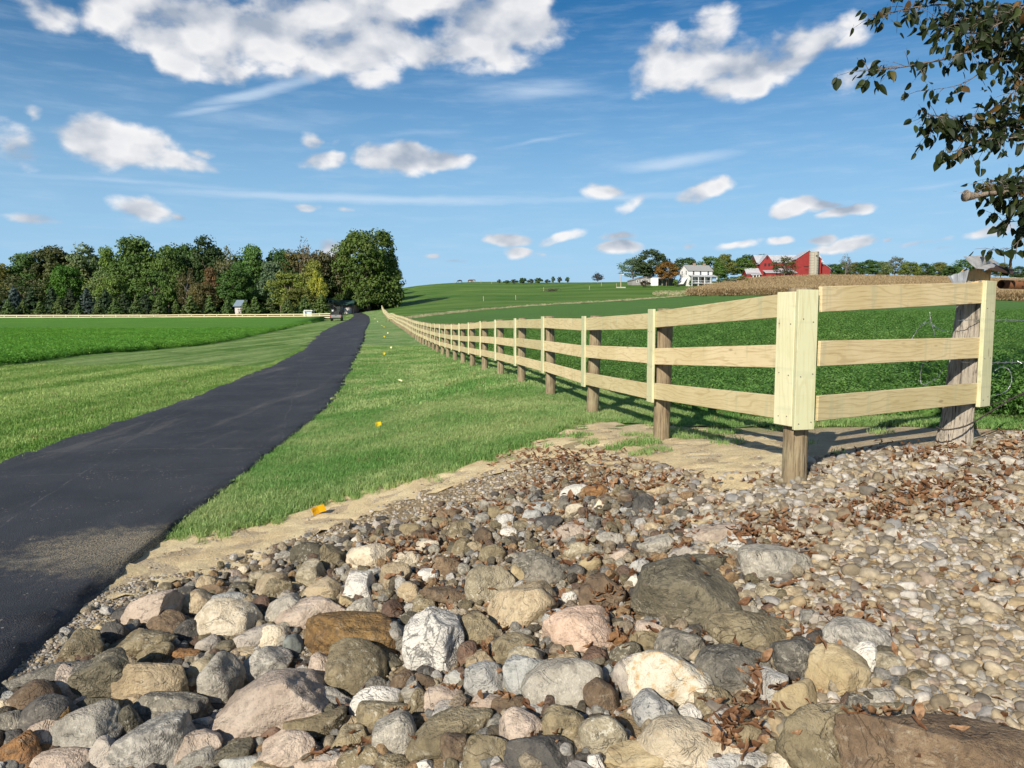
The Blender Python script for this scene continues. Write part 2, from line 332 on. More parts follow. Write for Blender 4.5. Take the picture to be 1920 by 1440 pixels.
def turf_mat(kind):
    m, nt, b = newmat('turf_' + kind); pv = pos(nt)
    c = grass_colour(nt, pv, kind)
    f = noise(nt, pv, 38, 4, .7); g = noise(nt, mapping(nt, pv, scale=(1, .35, 1)), 7, 4, .65)
    c = mixc(nt, sstep(nt, f, .3, .7), vmth(nt, 'MULTIPLY', c, (.6, .62, .55)), vmth(nt, 'MULTIPLY', c, (1.25, 1.2, 1.3)))
    c = mixc(nt, sstep(nt, g, .35, .7), vmth(nt, 'MULTIPLY', c, (.82, .84, .8)), vmth(nt, 'MULTIPLY', c, (1.12, 1.1, 1.1)))
    nt.links.new(c, b.inputs['Base Color']); b.inputs['Roughness'].default_value = .9; b.inputs['Specular IOR Level'].default_value = .1
    bump(nt, b, mth(nt, 'ADD', f, g), .9, .05)
    return m
def blade_mat(kind):
    m, nt, b = newmat('blades_' + kind)
    pv = info(nt, 'Location'); c = grass_colour(nt, pv, kind); r = info(nt)
    c = mixc(nt, sstep(nt, r, 0, 1), vmth(nt, 'MULTIPLY', c, (.78, .85, .7)), vmth(nt, 'MULTIPLY', c, (1.55, 1.4, 1.5)))
    if kind in ('verge', 'mown'): c = mixc(nt, sstep(nt, r, .93, .99), c, (.34, .29, .14))
    nt.links.new(c, b.inputs['Base Color']); b.inputs['Roughness'].default_value = .55
    add_translucent(nt, b, vmth(nt, 'MULTIPLY', c, (1.2, 1.35, .7)), .35)
    return m

def ground_mat():
    m, nt, b = newmat('open_ground'); pv = pos(nt)
    a = nd(nt, 'ShaderNodeAttribute', dict(attribute_name='soil')).outputs['Fac']
    n1 = noise(nt, pv, .03, 4, .6); n2 = noise(nt, pv, .25, 5, .65); n3 = noise(nt, mapping(nt, pv, scale=(.02, .11, 1), rot=(0, 0, R(8))), 1, 4, .6)
    g = mixc(nt, sstep(nt, n3, .36, .64), (.055, .135, .020), (.125, .205, .042))
    g = mixc(nt, sstep(nt, n2, .45, .75), g, (.105, .165, .040))
    g = mixc(nt, sstep(nt, n1, .58, .75), g, (.12, .17, .05))
    s1 = noise(nt, pv, 3, 6, .65); s2 = noise(nt, pv, 60, 4, .7)
    s = mixc(nt, sstep(nt, s1, .3, .7), (.46, .35, .215), (.62, .50, .335))
    s = mixc(nt, sstep(nt, s2, .35, .75), vmth(nt, 'MULTIPLY', s, (.72, .72, .7)), vmth(nt, 'MULTIPLY', s, (1.12, 1.12, 1.1)))
    bed = nd(nt, 'ShaderNodeAttribute', dict(attribute_name='bed')).outputs['Fac']; s = mixc(nt, bed, s, vmth(nt, 'MULTIPLY', s, (.55, .52, .48)))  # browner soil under the stones, with the shade of the gaps painted in
    nt.links.new(mixc(nt, a, g, s), b.inputs['Base Color']); b.inputs['Specular IOR Level'].default_value = .1
    bump(nt, b, mth(nt, 'ADD', s2, mth(nt, 'MULTIPLY', s1, 2.)), .6, .03)
    return m
def sand_mat():
    m, nt, b = newmat('fresh_sand'); pv = pos(nt)
    s1 = noise(nt, pv, 2.2, 6, .65); s2 = noise(nt, pv, 90, 4, .75); s3 = noise(nt, pv, 14, 5, .7)
    s = mixc(nt, sstep(nt, s1, .3, .7), (.66, .52, .30), (.78, .65, .40))
    s = mixc(nt, mth(nt, 'MULTIPLY', sstep(nt, noise(nt, pv, 1.3, 6, .7), .48, .64), .55), s, (.50, .37, .225))
    s = mixc(nt, sstep(nt, s2, .35, .72), vmth(nt, 'MULTIPLY', s, (.74, .72, .68)), vmth(nt, 'MULTIPLY', s, (1.08, 1.08, 1.08)))
    s = mixc(nt, mth(nt, 'MULTIPLY', sstep(nt, s3, .64, .8), .6), s, (.40, .30, .17))
    nt.links.new(s, b.inputs['Base Color']); b.inputs['Specular IOR Level'].default_value = .15
    bump(nt, b, mth(nt, 'ADD', s2, mth(nt, 'MULTIPLY', s3, 2.0)), .5, .02)
    return m
def asphalt_mat():
    m, nt, b = newmat('asphalt'); pv = pos(nt)
    v = nd(nt, 'ShaderNodeTexVoronoi', dict(feature='F1'), Vector=pv, Scale=110.).outputs['Distance']
    n0 = noise(nt, pv, .8, 5, .6); n1 = noise(nt, pv, 9, 4, .65); n2 = noise(nt, pv, 260, 2, .6)
    track = noise(nt, mapping(nt, pv, scale=(1.6, .16, 1), rot=(0, 0, R(-8))), 1.2, 5, .7)
    c = mixc(nt, sstep(nt, n0, .3, .7), (.033, .0345, .040), (.054, .055, .061))
    c = mixc(nt, sstep(nt, n2, .35, .75), vmth(nt, 'MULTIPLY', c, (.55, .55, .55)), vmth(nt, 'MULTIPLY', c, (1.35, 1.35, 1.35)))
    c = mixc(nt, mth(nt, 'MULTIPLY', sstep(nt, track, .52, .74), .45), c, (.15, .14, .125))
    salt = noise(nt, pv, 150, 2, .7); c = mixc(nt, mth(nt, 'MULTIPLY', sstep(nt, salt, .60, .70), .5), c, (.155, .15, .14))
    # crumbs of dry mud and a few pale stones
    w = noise(nt, pv, 3.4, 5, .75); k = nd(nt, 'ShaderNodeTexVoronoi', dict(feature='F1'), Vector=pv, Scale=26.).outputs['Distance']
    crumb = mth(nt, 'MULTIPLY', sstep(nt, k, .26, .12), sstep(nt, w, .50, .62))
    k2 = nd(nt, 'ShaderNodeTexVoronoi', dict(feature='F1'), Vector=pv, Scale=64.).outputs['Distance']; crumb = mth(nt, 'MAXIMUM', crumb, mth(nt, 'MULTIPLY', sstep(nt, k2, .24, .12), sstep(nt, track, .50, .62)))
    c = mixc(nt, mth(nt, 'MULTIPLY', crumb, .8), c, (.34, .30, .24))
    # thin dried tyre and drip lines across the mat
    for ang, off, sc in ((80, 1.9, .33), (83, 7.1, .21), (-14, 2.2, .5)):
        q = mapping(nt, pv, rot=(0, 0, R(ang)), scale=(sc, sc, sc), loc=(off, 0, 0)); sx = nd(nt, 'ShaderNodeSeparateXYZ', None, Vector=vmth(nt, 'ADD', q, vmth(nt, 'MULTIPLY', noise(nt, pv, .5, 2, .5, out=1), (.16, 0, 0)))).outputs[0]
        ln = mth(nt, 'PINGPONG', sx, .5); c = mixc(nt, mth(nt, 'MULTIPLY', mth(nt, 'MULTIPLY', sstep(nt, ln, .008, .001), sstep(nt, n1, .4, .65)), .5), c, (.17, .165, .15))
    # sand washed over the mouth of the drive
    d = vmth(nt, 'LENGTH', vmth(nt, 'MULTIPLY', vmth(nt, 'SUBTRACT', pv, (-2.75, 5.55, 0)), (.85, 1.25, 0)), out=1)
    dust = mth(nt, 'SUBTRACT', 1.05, mth(nt, 'MULTIPLY', d, 1.05)); dust = mth(nt, 'ADD', dust, mth(nt, 'MULTIPLY_ADD', n1, 1.1, -.62))
    grit = mth(nt, 'MULTIPLY', sstep(nt, dust, .02, .6), sstep(nt, mth(nt, 'ADD', n2, mth(nt, 'MULTIPLY', v, .6)), .92, .60))
    c = mixc(nt, mth(nt, 'MULTIPLY', grit, .65), c, (.64, .52, .31))
    nt.links.new(c, b.inputs['Base Color']); b.inputs['Roughness'].default_value = .72; b.inputs['Specular IOR Level'].default_value = .35
    bump(nt, b, mth(nt, 'ADD', mth(nt, 'MULTIPLY', v, 1.), n2), .55, .008)
    return m

def wood_mat(name, a, bcol, dark, grain=1., knots=.5):
    """sawn board: local X runs along the board"""
    m, nt, b = newmat(name); o = objc(nt); r = info(nt)
    sh = nd(nt, 'ShaderNodeCombineXYZ', None, X=mth(nt, 'MULTIPLY', r, 37.), Y=mth(nt, 'MULTIPLY', r, 11.), Z=mth(nt, 'MULTIPLY', r, 53.)).outputs[0]
    q = vmth(nt, 'ADD', o, sh)
    wv = noise(nt, mapping(nt, q, scale=(.42, 1, 2.6)), 1.5, 3, .5)
    z = nd(nt, 'ShaderNodeSeparateXYZ', None, Vector=q).outputs[2]
    rings = mth(nt, 'SINE', mth(nt, 'ADD', mth(nt, 'MULTIPLY', z, 120.), mth(nt, 'MULTIPLY', wv, 70.)))
    fine = noise(nt, mapping(nt, q, scale=(2.2, 40, 60)), 2.2, 4, .6)
    blot = noise(nt, q, 2.3, 4, .6)
    c = mixc(nt, sstep(nt, blot, .3, .7), a, bcol)
    c = mixc(nt, mth(nt, 'MULTIPLY', sstep(nt, rings, .55, 1.), .30 * grain), c, dark)
    c = mixc(nt, mth(nt, 'MULTIPLY', sstep(nt, fine, .50, .74), .6 * grain), c, dark)
    kv = nd(nt, 'ShaderNodeTexVoronoi', dict(feature='F1'), Vector=mapping(nt, q, scale=(1.3, .2, 4.5)), Scale=1.5)
    kd = kv.outputs['Distance']
    ko = mth(nt, 'MULTIPLY', sstep(nt, mth(nt, 'ADD', kd, mth(nt, 'MULTIPLY', fine, .05)), .125, .06), knots)
    c = mixc(nt, ko, c, (dark[0] * .35, dark[1] * .25, dark[2] * .2))
    hv = mixc(nt, sstep(nt, r, 0, 1), (.86, .88, .84), (1.07, 1.05, 1.05)); c = mixc(nt, 1., c, hv, 'MULTIPLY')
    ch = noise(nt, mapping(nt, q, scale=(9, 5, 1.2)), 1.7, 2, .5)
    c = mixc(nt, mth(nt, 'MULTIPLY', sstep(nt, ch, .58, .72), .32), c, (.36, .38, .24)); st_ = noise(nt, mapping(nt, q, scale=(1.4, 2, 7)), 2.6, 5, .7); c = mixc(nt, mth(nt, 'MULTIPLY', sstep(nt, st_, .60, .74), .45), c, (dark[0] * .7, dark[1] * .7, dark[2] * .7))
    nt.links.new(c, b.inputs['Base Color']); b.inputs['Roughness'].default_value = .75
    bump(nt, b, mth(nt, 'ADD', fine, mth(nt, 'MULTIPLY', rings, .15)), .25, .003)
    return m
def post_mat(name, a, bcol, dark):
    """round or split post: local Z runs along it"""
    m, nt, b = newmat(name); o = objc(nt); r = info(nt)
    q = vmth(nt, 'ADD', o, nd(nt, 'ShaderNodeCombineXYZ', None, X=mth(nt, 'MULTIPLY', r, 31.), Y=mth(nt, 'MULTIPLY', r, 17.), Z=mth(nt, 'MULTIPLY', r, 9.)).outputs[0])
    g = noise(nt, mapping(nt, q, scale=(9, 9, .75)), 5, 5, .65); k = noise(nt, mapping(nt, q, scale=(34, 34, 1.)), 2.4, 4, .65); bl = noise(nt, q, 3.2, 4, .6)
    c = mixc(nt, sstep(nt, bl, .3, .7), a, bcol)
    c = mixc(nt, mth(nt, 'MULTIPLY', sstep(nt, g, .45, .72), .75), c, dark)
    c = mixc(nt, mth(nt, 'MULTIPLY', sstep(nt, k, .55, .66), .9), c, tuple(x * .4 for x in dark))
    nt.links.new(c, b.inputs['Base Color']); bump(nt, b, mth(nt, 'SUBTRACT', g, mth(nt, 'MULTIPLY', k, 1.2)), .8, .012)
    return m

def rock_mat(name, c1, c2, c3, speck=0., speckcol=(.7, .7, .66), sscale=60, vein=0., veincol=(.05, .05, .05), lichen=.5, lay=0., rough=.8, bs=.5):
    m, nt, b = newmat('rock_' + name); o = objc(nt); r = info(nt)
    q = vmth(nt, 'ADD', o, nd(nt, 'ShaderNodeCombineXYZ', None, X=mth(nt, 'MULTIPLY', r, 71.), Y=mth(nt, 'MULTIPLY', r, 43.), Z=mth(nt, 'MULTIPLY', r, 29.)).outputs[0])
    n0 = noise(nt, q, 4.5, 5, .6, dist=.3); n1 = noise(nt, q, 22, 5, .65); n2 = noise(nt, q, sscale, 3, .7)
    c = mixc(nt, sstep(nt, n0, .38, .62), c1, c2)
    c = mixc(nt, mth(nt, 'MULTIPLY', sstep(nt, n1, .46, .66), .85), c, c3)
    big = noise(nt, vmth(nt, 'ADD', q, (1, 7, 2)), 2.6, 4, .6); c = mixc(nt, mth(nt, 'MULTIPLY', sstep(nt, big, .52, .66), .45), c, tuple(x * .45 for x in c3))
    if lay:
        z = nd(nt, 'ShaderNodeSeparateXYZ', None, Vector=q)
        w = mth(nt, 'SINE', mth(nt, 'ADD', mth(nt, 'MULTIPLY', mth(nt, 'ADD', z.outputs[2], mth(nt, 'MULTIPLY', z.outputs[0], .5)), 110.), mth(nt, 'MULTIPLY', n0, 26.)))
        c = mixc(nt, mth(nt, 'MULTIPLY', sstep(nt, w, .1, 1.), lay), c, c3)
    if speck: c = mixc(nt, mth(nt, 'MULTIPLY', sstep(nt, n2, .55, .68), speck), c, speckcol)
    if vein:
        vn = noise(nt, vmth(nt, 'ADD', q, (5, 3, 1)), 8, 5, .6, dist=.8)
        c = mixc(nt, mth(nt, 'MULTIPLY', sstep(nt, mth(nt, 'ABSOLUTE', mth(nt, 'SUBTRACT', vn, .5)), .035, .008), vein), c, veincol)
    if lichen:
        l = noise(nt, vmth(nt, 'ADD', q, (9, 1, 7)), 46, 4, .7); l2 = noise(nt, vmth(nt, 'ADD', q, (2, 8, 4)), 5, 3, .6)
        c = mixc(nt, mth(nt, 'MULTIPLY', mth(nt, 'MULTIPLY', sstep(nt, l, .54, .62), sstep(nt, l2, .42, .60)), lichen), c, (.50, .48, .40))
    ck = noise(nt, vmth(nt, 'ADD', q, (6, 2, 9)), 3.6, 4, .6, dist=1.2); cm = noise(nt, vmth(nt, 'ADD', q, (4, 4, 1)), 6, 2, .5)
    crk = mth(nt, 'MULTIPLY', sstep(nt, mth(nt, 'ABSOLUTE', mth(nt, 'SUBTRACT', ck, .5)), .012, .002), sstep(nt, cm, .46, .56)); c = mixc(nt, mth(nt, 'MULTIPLY', crk, .4), c, tuple(x * .22 for x in c1))
    dust = noise(nt, mapping(nt, q, scale=(1, 1, 2.4)), 11, 5, .7); c = mixc(nt, mth(nt, 'MULTIPLY', sstep(nt, dust, .56, .72), .35), c, (.46, .42, .34))
    pit = noise(nt, vmth(nt, 'ADD', q, (3, 3, 3)), 75, 3, .7)
    c = mixc(nt, mth(nt, 'MULTIPLY', sstep(nt, pit, .62, .74), .6), c, tuple(x * .3 for x in c1))
    hv = mixc(nt, r, (.95, .92, .86), (1.24, 1.17, 1.05)); c = mixc(nt, 1., c, hv, 'MULTIPLY')
    nt.links.new(c, b.inputs['Base Color']); b.inputs['Roughness'].default_value = rough; b.inputs['Specular IOR Level'].default_value = .3
    bump(nt, b, mth(nt, 'ADD', mth(nt, 'MULTIPLY_ADD', n0, 2.2, mth(nt, 'MULTIPLY', n1, 1.8)), mth(nt, 'ADD', mth(nt, 'MULTIPLY', crk, -.8), mth(nt, 'ADD', n2, mth(nt, 'MULTIPLY', pit, -.8)))), min(1., bs * 1.5), .016)
    return m
RM = dict(
    olive=rock_mat('olive', (.200, .168, .104), (.275, .232, .150), (.125, .105, .068), lichen=.55),
    oliv2=rock_mat('dark_olive', (.105, .095, .068), (.160, .145, .105), (.075, .070, .055), lichen=.6),
    brown=rock_mat('brown', (.130, .092, .060), (.190, .140, .092), (.090, .066, .048), lichen=.15),
    ochre=rock_mat('ochre', (.270, .170, .065), (.200, .120, .050), (.100, .068, .036), lichen=.15, lay=.4, bs=.8),
    orange=rock_mat('orange', (.300, .165, .070), (.230, .120, .055), (.120, .075, .045), lichen=.1),
    grey=rock_mat('grey', (.270, .255, .225), (.350, .335, .300), (.180, .170, .150), speck=.3),
    dgrey=rock_mat('dark_grey', (.130, .124, .108), (.205, .192, .165), (.075, .072, .064), speck=.35, speckcol=(.42, .41, .38), lay=.25),
    slate=rock_mat('slate', (.072, .070, .068), (.110, .104, .096), (.052, .050, .050), lichen=.25),
    tan=rock_mat('tan', (.340, .275, .180), (.420, .350, .245), (.240, .190, .125)),
    sand=rock_mat('sandstone', (.350, .285, .170), (.410, .345, .225), (.270, .210, .125), lichen=.1, rough=.9, bs=.3),
    cream=rock_mat('cream', (.520, .455, .350), (.610, .555, .450), (.400, .340, .250), speck=.45, speckcol=(.26, .22, .15), sscale=42, lichen=.1),
    white=rock_mat('white', (.620, .605, .570), (.700, .685, .650), (.500, .490, .460), lichen=0, bs=.7),
    vein=rock_mat('veined_white', (.600, .590, .565), (.680, .670, .640), (.460, .450, .430), vein=.8, veincol=(.13, .13, .13), lichen=0, bs=1.),
    stain=rock_mat('stained_white', (.640, .590, .480), (.700, .660, .560), (.500, .330, .150), lichen=0, bs=.5),
    pink=rock_mat('pink', (.480, .360, .285), (.540, .420, .345), (.390, .285, .225), speck=.3, speckcol=(.62, .52, .45), vein=.35, veincol=(.28, .20, .15), lichen=.1),
    pinkg=rock_mat('pink_grey', (.410, .335, .275), (.480, .405, .340), (.300, .245, .205), speck=.5, speckcol=(.22, .18, .17), lichen=.25),
    mauve=rock_mat('mauve', (.350, .325, .295), (.420, .390, .355), (.270, .240, .220), lichen=.2),
    maroon=rock_mat('maroon', (.125, .080, .058), (.170, .112, .082), (.085, .056, .044), lichen=.1),
    granite=rock_mat('granite', (.350, .355, .350), (.430, .432, .425), (.280, .282, .280), speck=.9, speckcol=(.075, .080, .090), sscale=70, lichen=0),
    blue=rock_mat('blue_grey', (.330, .340, .330), (.430, .435, .420), (.230, .240, .235), vein=.25, veincol=(.6, .6, .58), lichen=.1),
    teal=rock_mat('blue_green', (.165, .185, .178), (.210, .225, .212), (.130, .145, .140), lichen=.05, bs=.2),
    swirl=rock_mat('swirled_grey', (.170, .165, .155), (.260, .250, .230), (.430, .415, .380), speck=.3, lay=.55, lichen=.2),
    lichen=rock_mat('lichen', (.300, .265, .190), (.360, .320, .235), (.180, .155, .105), lichen=1., speck=.35, speckcol=(.62, .58, .46), sscale=34))

# ------------------------------------------------------------------ ground outlines (all from points on the ground)
def gp(lst): return [tuple(ground(x, y)[:2]) for x, y in lst]
def smooth_line(pts, step):
    """Catmull-Rom through points, resampled"""
    P = np.array(pts, float); P = np.vstack([2 * P[0] - P[1], P, 2 * P[-1] - P[-2]]); o = []
    for i in range(1, len(P) - 2):
        p0, p1, p2, p3 = P[i - 1:i + 3]; L = np.linalg.norm(p2 - p1); k = max(2, int(L / step(p1)))
        for t in np.linspace(0, 1, k, endpoint=False):
            o.append(.5 * ((2 * p1) + (p2 - p0) * t + (2 * p0 - 5 * p1 + 4 * p2 - p3) * t * t + (3 * p1 - p0 - 3 * p2 + p3) * t ** 3))
    o.append(P[-2]); return np.array(o)
near = lambda p: max(.07, .02 * math.hypot(p[0], p[1]))
road_r = [(-2.05, -2.5), (-2.1, 1.2)] + gp([(-330, 1560)])[:0] + gp([(0, 1283), (100, 1190), (196, 1104), (262, 1045), (345, 985), (430, 918), (520, 848), (596, 782), (640, 730), (662, 690), (677, 652), (682, 632), (686, 617), (692, 605)]) + [(at(692, 165), 165), (at(683, 195), 195), (at(668, 214), 214)]
road_l = [(-5.9, -2.5), (-5.95, 1.2), (-5.97, 4), (-6.0, 6.5)] + gp([(0, 876), (100, 841), (200, 806), (330, 761), (430, 724), (510, 690), (570, 657), (590, 637), (614, 618), (645, 604)]) + [(at(660, 165), 165), (at(664, 190), 190), (at(654, 206), 206)]
RR = smooth_line(road_r, near); RL = smooth_line(road_l, near)
def pip(poly, x, y):
    """points inside polygon, vectorised"""
    poly = np.asarray(poly); x = np.asarray(x); y = np.asarray(y); ins = np.zeros(x.shape, bool); j = len(poly) - 1
    for i in range(len(poly)):
        xi, yi = poly[i]; xj, yj = poly[j]
        if yi != yj:
            c = ((yi > y) != (yj > y)) & (x < (xj - xi) * (y - yi) / (yj - yi) + xi); ins ^= c
        j = i
    return ins
def dist_line(pl, x, y):
    pl = np.asarray(pl); d = np.full(x.shape, 1e9)
    for a, b in zip(pl[:-1], pl[1:]):
        ab = b - a; L = (ab ** 2).sum() + 1e-9
        t = np.clip(((x - a[0]) * ab[0] + (y - a[1]) * ab[1]) / L, 0, 1)
        d = np.minimum(d, np.hypot(x - a[0] - t * ab[0], y - a[1] - t * ab[1]))
    return d
def wobble(pl, amp, seed=0):
    """uneven edge for an outline"""
    r = np.random.default_rng(seed); pl = np.asarray(pl, float); o = pl.copy(); n = len(pl)
    ph = r.uniform(0, 6.28, 4)
    s = np.concatenate([[0], np.cumsum(np.linalg.norm(np.diff(pl, axis=0), axis=1))])
    t = np.gradient(pl, axis=0); t /= np.linalg.norm(t, axis=1)[:, None] + 1e-9
    k = sum(np.sin(s * f + p) for f, p in zip((2.1, 4.7, 9.3, 17.), ph)) * .4 + r.normal(0, .5, n)
    d = np.clip(np.hypot(pl[:, 0], pl[:, 1]) / 8, .6, 6)
    o += np.stack([-t[:, 1], t[:, 0]], -1) * (k * amp * d)[:, None]; return o
FENCE = lambda Y: (2.81 - .179 * Y - max(0, Y - 110) * .004)
fence_pts = np.array([(FENCE(y), y) for y in np.linspace(5.1, 208, 60)])
CORNER = np.array([2.0, 5.1]); OLDP = np.array([3.62, 6.25])
# verge between drive and fence, edged by sand and stones
verge_edge = smooth_line(gp([(345, 992), (420, 992), (520, 970), (600, 938), (690, 915), (800, 893), (880, 868), (960, 842), (1030, 812), (1085, 790)]), near)
crop_edge_r = [(9.5, 7.7), (5.6, 7.9), (4.2, 8.2), (3.1, 8.4), (2.55, 9.2), (2.2, 11), (1.9, 13), (1.35, 17)] + [(FENCE(y) + 1.5, y) for y in (22, 30, 40, 60, 90, 118)]
cr_far = [(at(735, 121), 121), (at(800, 140), 140), (at(860, 150), 150), (at(1000, 171), 171), (at(1150, 192), 192), (at(1285, 218), 218), (at(1420, 206), 206), (at(1600, 186), 186), (at(1890, 160), 160), (at(2500, 140), 140)]
CROP_R = np.array(crop_edge_r + cr_far + [(90, 60), (40, 20), (20, 10)])
VERGE = np.vstack([RR[(RR[:, 1] > 5.9)][::-1], verge_edge[:1] * 1.0, verge_edge, np.array([(2.35, 8.0), (3.2, 7.6), (4.6, 7.1), (5.4, 6.9), (9.5, 7.0)]), np.array(crop_edge_r) + np.array([.15, .2]), np.array([(FENCE(150) + .5, 150), (FENCE(206) + 1, 206)])])
crop_l_px = [(-400, 742), (-150, 708), (0, 683), (130, 667), (300, 654), (400, 642), (480, 627), (545, 613), (590, 604)]
CROP_L_EDGE = smooth_line(gp(crop_l_px), near)
CROP_L = np.vstack([CROP_L_EDGE, np.array([(at(612, 147), 147), (at(300, 149), 149), (at(0, 150.5), 150.5), (-135, 151), (-160, 100), (-90, 30)])])
LAWN = np.vstack([RL[(RL[:, 1] > -2)], np.array([(at(640, 160), 160), (at(600, 158), 158)]), CROP_L[len(CROP_L_EDGE)][None], CROP_L_EDGE[::-1] + np.array([0, .2]), np.array([(-60, 18), (-60, -2)])])
gravel_far = smooth_line(gp([(196, 1114), (300, 1084), (420, 1058), (520, 1020), (620, 988), (720, 945), (830, 905), (960, 868), (1060, 845)]) + gp([(1160, 850), (1270, 880), (1380, 890), (1470, 880), (1580, 850), (1720, 838), (1800, 842), (1920, 800)]) + [(5.8, 6.3), (8.5, 6.4)], near)
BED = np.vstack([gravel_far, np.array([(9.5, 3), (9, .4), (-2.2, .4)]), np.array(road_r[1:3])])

# ------------------------------------------------------------------ ground sheet
def build_ground():
    a = np.linspace(-6.6, 6.6, 620); X = 3 * np.sinh(a * .86)
    b = np.linspace(-2.6, 6.55, 520); Y = 3 * np.sinh(b * .92)
    gx, gy = np.meshgrid(X, Y); z = tz(gx, gy)
    v = np.stack([gx, gy, z], -1).reshape(-1, 3); nx, ny = len(X), len(Y)
    i = np.arange(nx * ny).reshape(ny, nx)
    f = np.stack([i[:-1, :-1], i[:-1, 1:], i[1:, 1:], i[1:, :-1]], -1).reshape(-1, 4)
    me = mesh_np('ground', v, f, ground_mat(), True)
    x, y = v[:, 0], v[:, 1]
    soil = np.clip(1.2 - dist_line(np.vstack([fence_pts[:2], ]), x, y) / 1.6, 0, 1) * (y < 8.4)
    soil = np.maximum(soil, np.clip(1.4 - dist_line(np.array([CORNER, OLDP]), x, y) / .8, 0, 1))
    soil = np.maximum(soil, (pip(BED, x, y) | ((y < 7.2) & (x > -2.9) & (x < 14))) * 1.)
    soil = np.where(pip(VERGE, x, y) & (y > 9), .3, soil)
    soil = np.where((x > -3) & (y < 7.5) & (x < 8), np.maximum(soil, .9), soil)
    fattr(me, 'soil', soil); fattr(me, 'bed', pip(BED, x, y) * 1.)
    obj('ground', me, kind='structure')
build_ground()

def patch(name, poly, dz, m, step, kind='structure', rough=None, skirt=0., amp=.05, cell=None, keep=None):
    """sheet over the ground with an uneven outline; STEP(distance) is the spacing of inner points"""
    P = np.asarray(poly, float); E = []
    n = len(P)
    for k in range(n):
        p, q = P[k], P[(k + 1) % n]; L = np.linalg.norm(q - p); s = max(.06, step(math.hypot(*p)) * .6); c = max(1, int(L / s))
        for t in range(c): E.append(p + (q - p) * t / c)
    E = wobble(np.array(E), amp, len(E))
    lo, hi = E.min(0), E.max(0); pts = []
    rings = 1.2
    d = max(.9, 0)
    # inner points on a distance-graded polar grid round the camera foot
    r = 1.0
    while r < 320:
        s = step(r); k = max(8, int(2 * math.pi * r / s)); a = np.arange(k) * 2 * math.pi / k + RNG.uniform(0, 6)
        pts.append(np.stack([r * np.sin(a), r * np.cos(a)], -1) + RNG.normal(0, s * .2, (k, 2))); r += s * .9
    pts = np.vstack(pts); pts = pts[(pts[:, 0] > lo[0]) & (pts[:, 0] < hi[0]) & (pts[:, 1] > lo[1]) & (pts[:, 1] < hi[1])]
    pts = pts[pip(E, pts[:, 0], pts[:, 1])]
    pts = pts[np.abs(np.arctan2(pts[:, 0], np.maximum(pts[:, 1], .01))) < 1.1]
    ne = len(E); V = [Vector(q) for q in E] + [Vector(q) for q in pts]
    vo, _, fo, _, _, _ = delaunay_2d_cdt(V, [], [list(range(ne))], 1, 1e-4)
    vo = np.array([tuple(q) for q in vo]); z = tz(vo[:, 0], vo[:, 1]) + dz
    if rough is not None: z = z + rough(vo[:, 0], vo[:, 1])
    v = np.column_stack([vo, z]); f = [list(q) for q in fo]
    if skirt:
        from collections import Counter
        ec = Counter(); dr = {}
        for q in f:
            for i in range(len(q)):
                e = (q[i], q[(i + 1) % len(q)]); ec[tuple(sorted(e))] += 1; dr[tuple(sorted(e))] = e
        base = {}; vv = v.tolist()
        for e, c in ec.items():
            if c == 1:
                a, b = dr[e]
                for i in (a, b):
                    if i not in base: base[i] = len(vv); vv.append([v[i][0], v[i][1], v[i][2] - skirt])
                f.append([b, a, base[a], base[b]])
        v = np.array(vv)
    return obj(name, mesh_np(name, v, f, m, True), kind=kind), E
M_sand = sand_mat(); M_verge = turf_mat('verge'); M_mown = turf_mat('mown'); M_cl = turf_mat('crop_l'); M_cr = turf_mat('crop_r')
st = lambda r: max(.10, r * .035)
SAND = np.vstack([smooth_line(gp([(190, 1108), (225, 1060), (300, 1010), (345, 985)]), near), smooth_line(gp([(360, 975), (430, 985), (530, 955), (610, 925), (700, 902), (800, 884), (880, 866), (960, 842), (1040, 812), (1100, 790), (1190, 785), (1290, 806), (1390, 812), (1480, 842)]), near),
                  smooth_line(gp([(1480, 905), (1380, 925), (1270, 930), (1160, 888), (1060, 862), (930, 892), (830, 918), (720, 955), (600, 1000), (500, 1056), (400, 1086), (300, 1104), (212, 1126)]), near)])
patch('sand', SAND, .006, M_sand, lambda r: max(.05, r * .012), amp=.055, rough=lambda x, y: .012 * np.sin(x * 13 + 3 * np.sin(y * 7)) * np.sin(y * 11 + x * 3) + .009 * np.sin(x * 29 + 2 * np.sin(y * 17)) * np.sin(y * 31 + 2 * np.sin(x * 19)) + RNG.normal(0, .004, len(x)))
patch('verge', VERGE, .016, M_verge, st, amp=.035, rough=lambda x, y: .012 * np.sin(x * 7 + 2 * np.sin(y * 5)))
patch('lawn', LAWN, .012, M_mown, st, amp=.05)
def canopy_l(x, y): return canopy(x, y) + .62 * np.clip((y - 118) / 26, 0, 1)
def canopy(x, y):
    d = np.hypot(x, y); n = np.sin(x * 5.1 + 2 * np.sin(y * 3.3)) * np.sin(y * 4.7 + 1.7 * np.sin(x * 2.9)) + .6 * np.sin(x * 1.3 + y * .7) * np.sin(y * 1.1)
    return .035 * n * np.clip(d / 20, .8, 1.5)
o, CL_OUT = patch('alfalfa_field', CROP_L, .22, M_cl, lambda r: max(.3, r * .022), kind='stuff', rough=canopy_l, skirt=1.0, amp=.07); tag(o, 'low bright green crop on the far side of the mown lawn', 'crop field')
o, CR_OUT = patch('alfalfa_field', CROP_R, .20, M_cr, lambda r: max(.22, r * .022), kind='stuff', rough=canopy, skirt=.3, amp=.06); tag(o, 'dark green leafy crop growing behind the board fence', 'crop field')

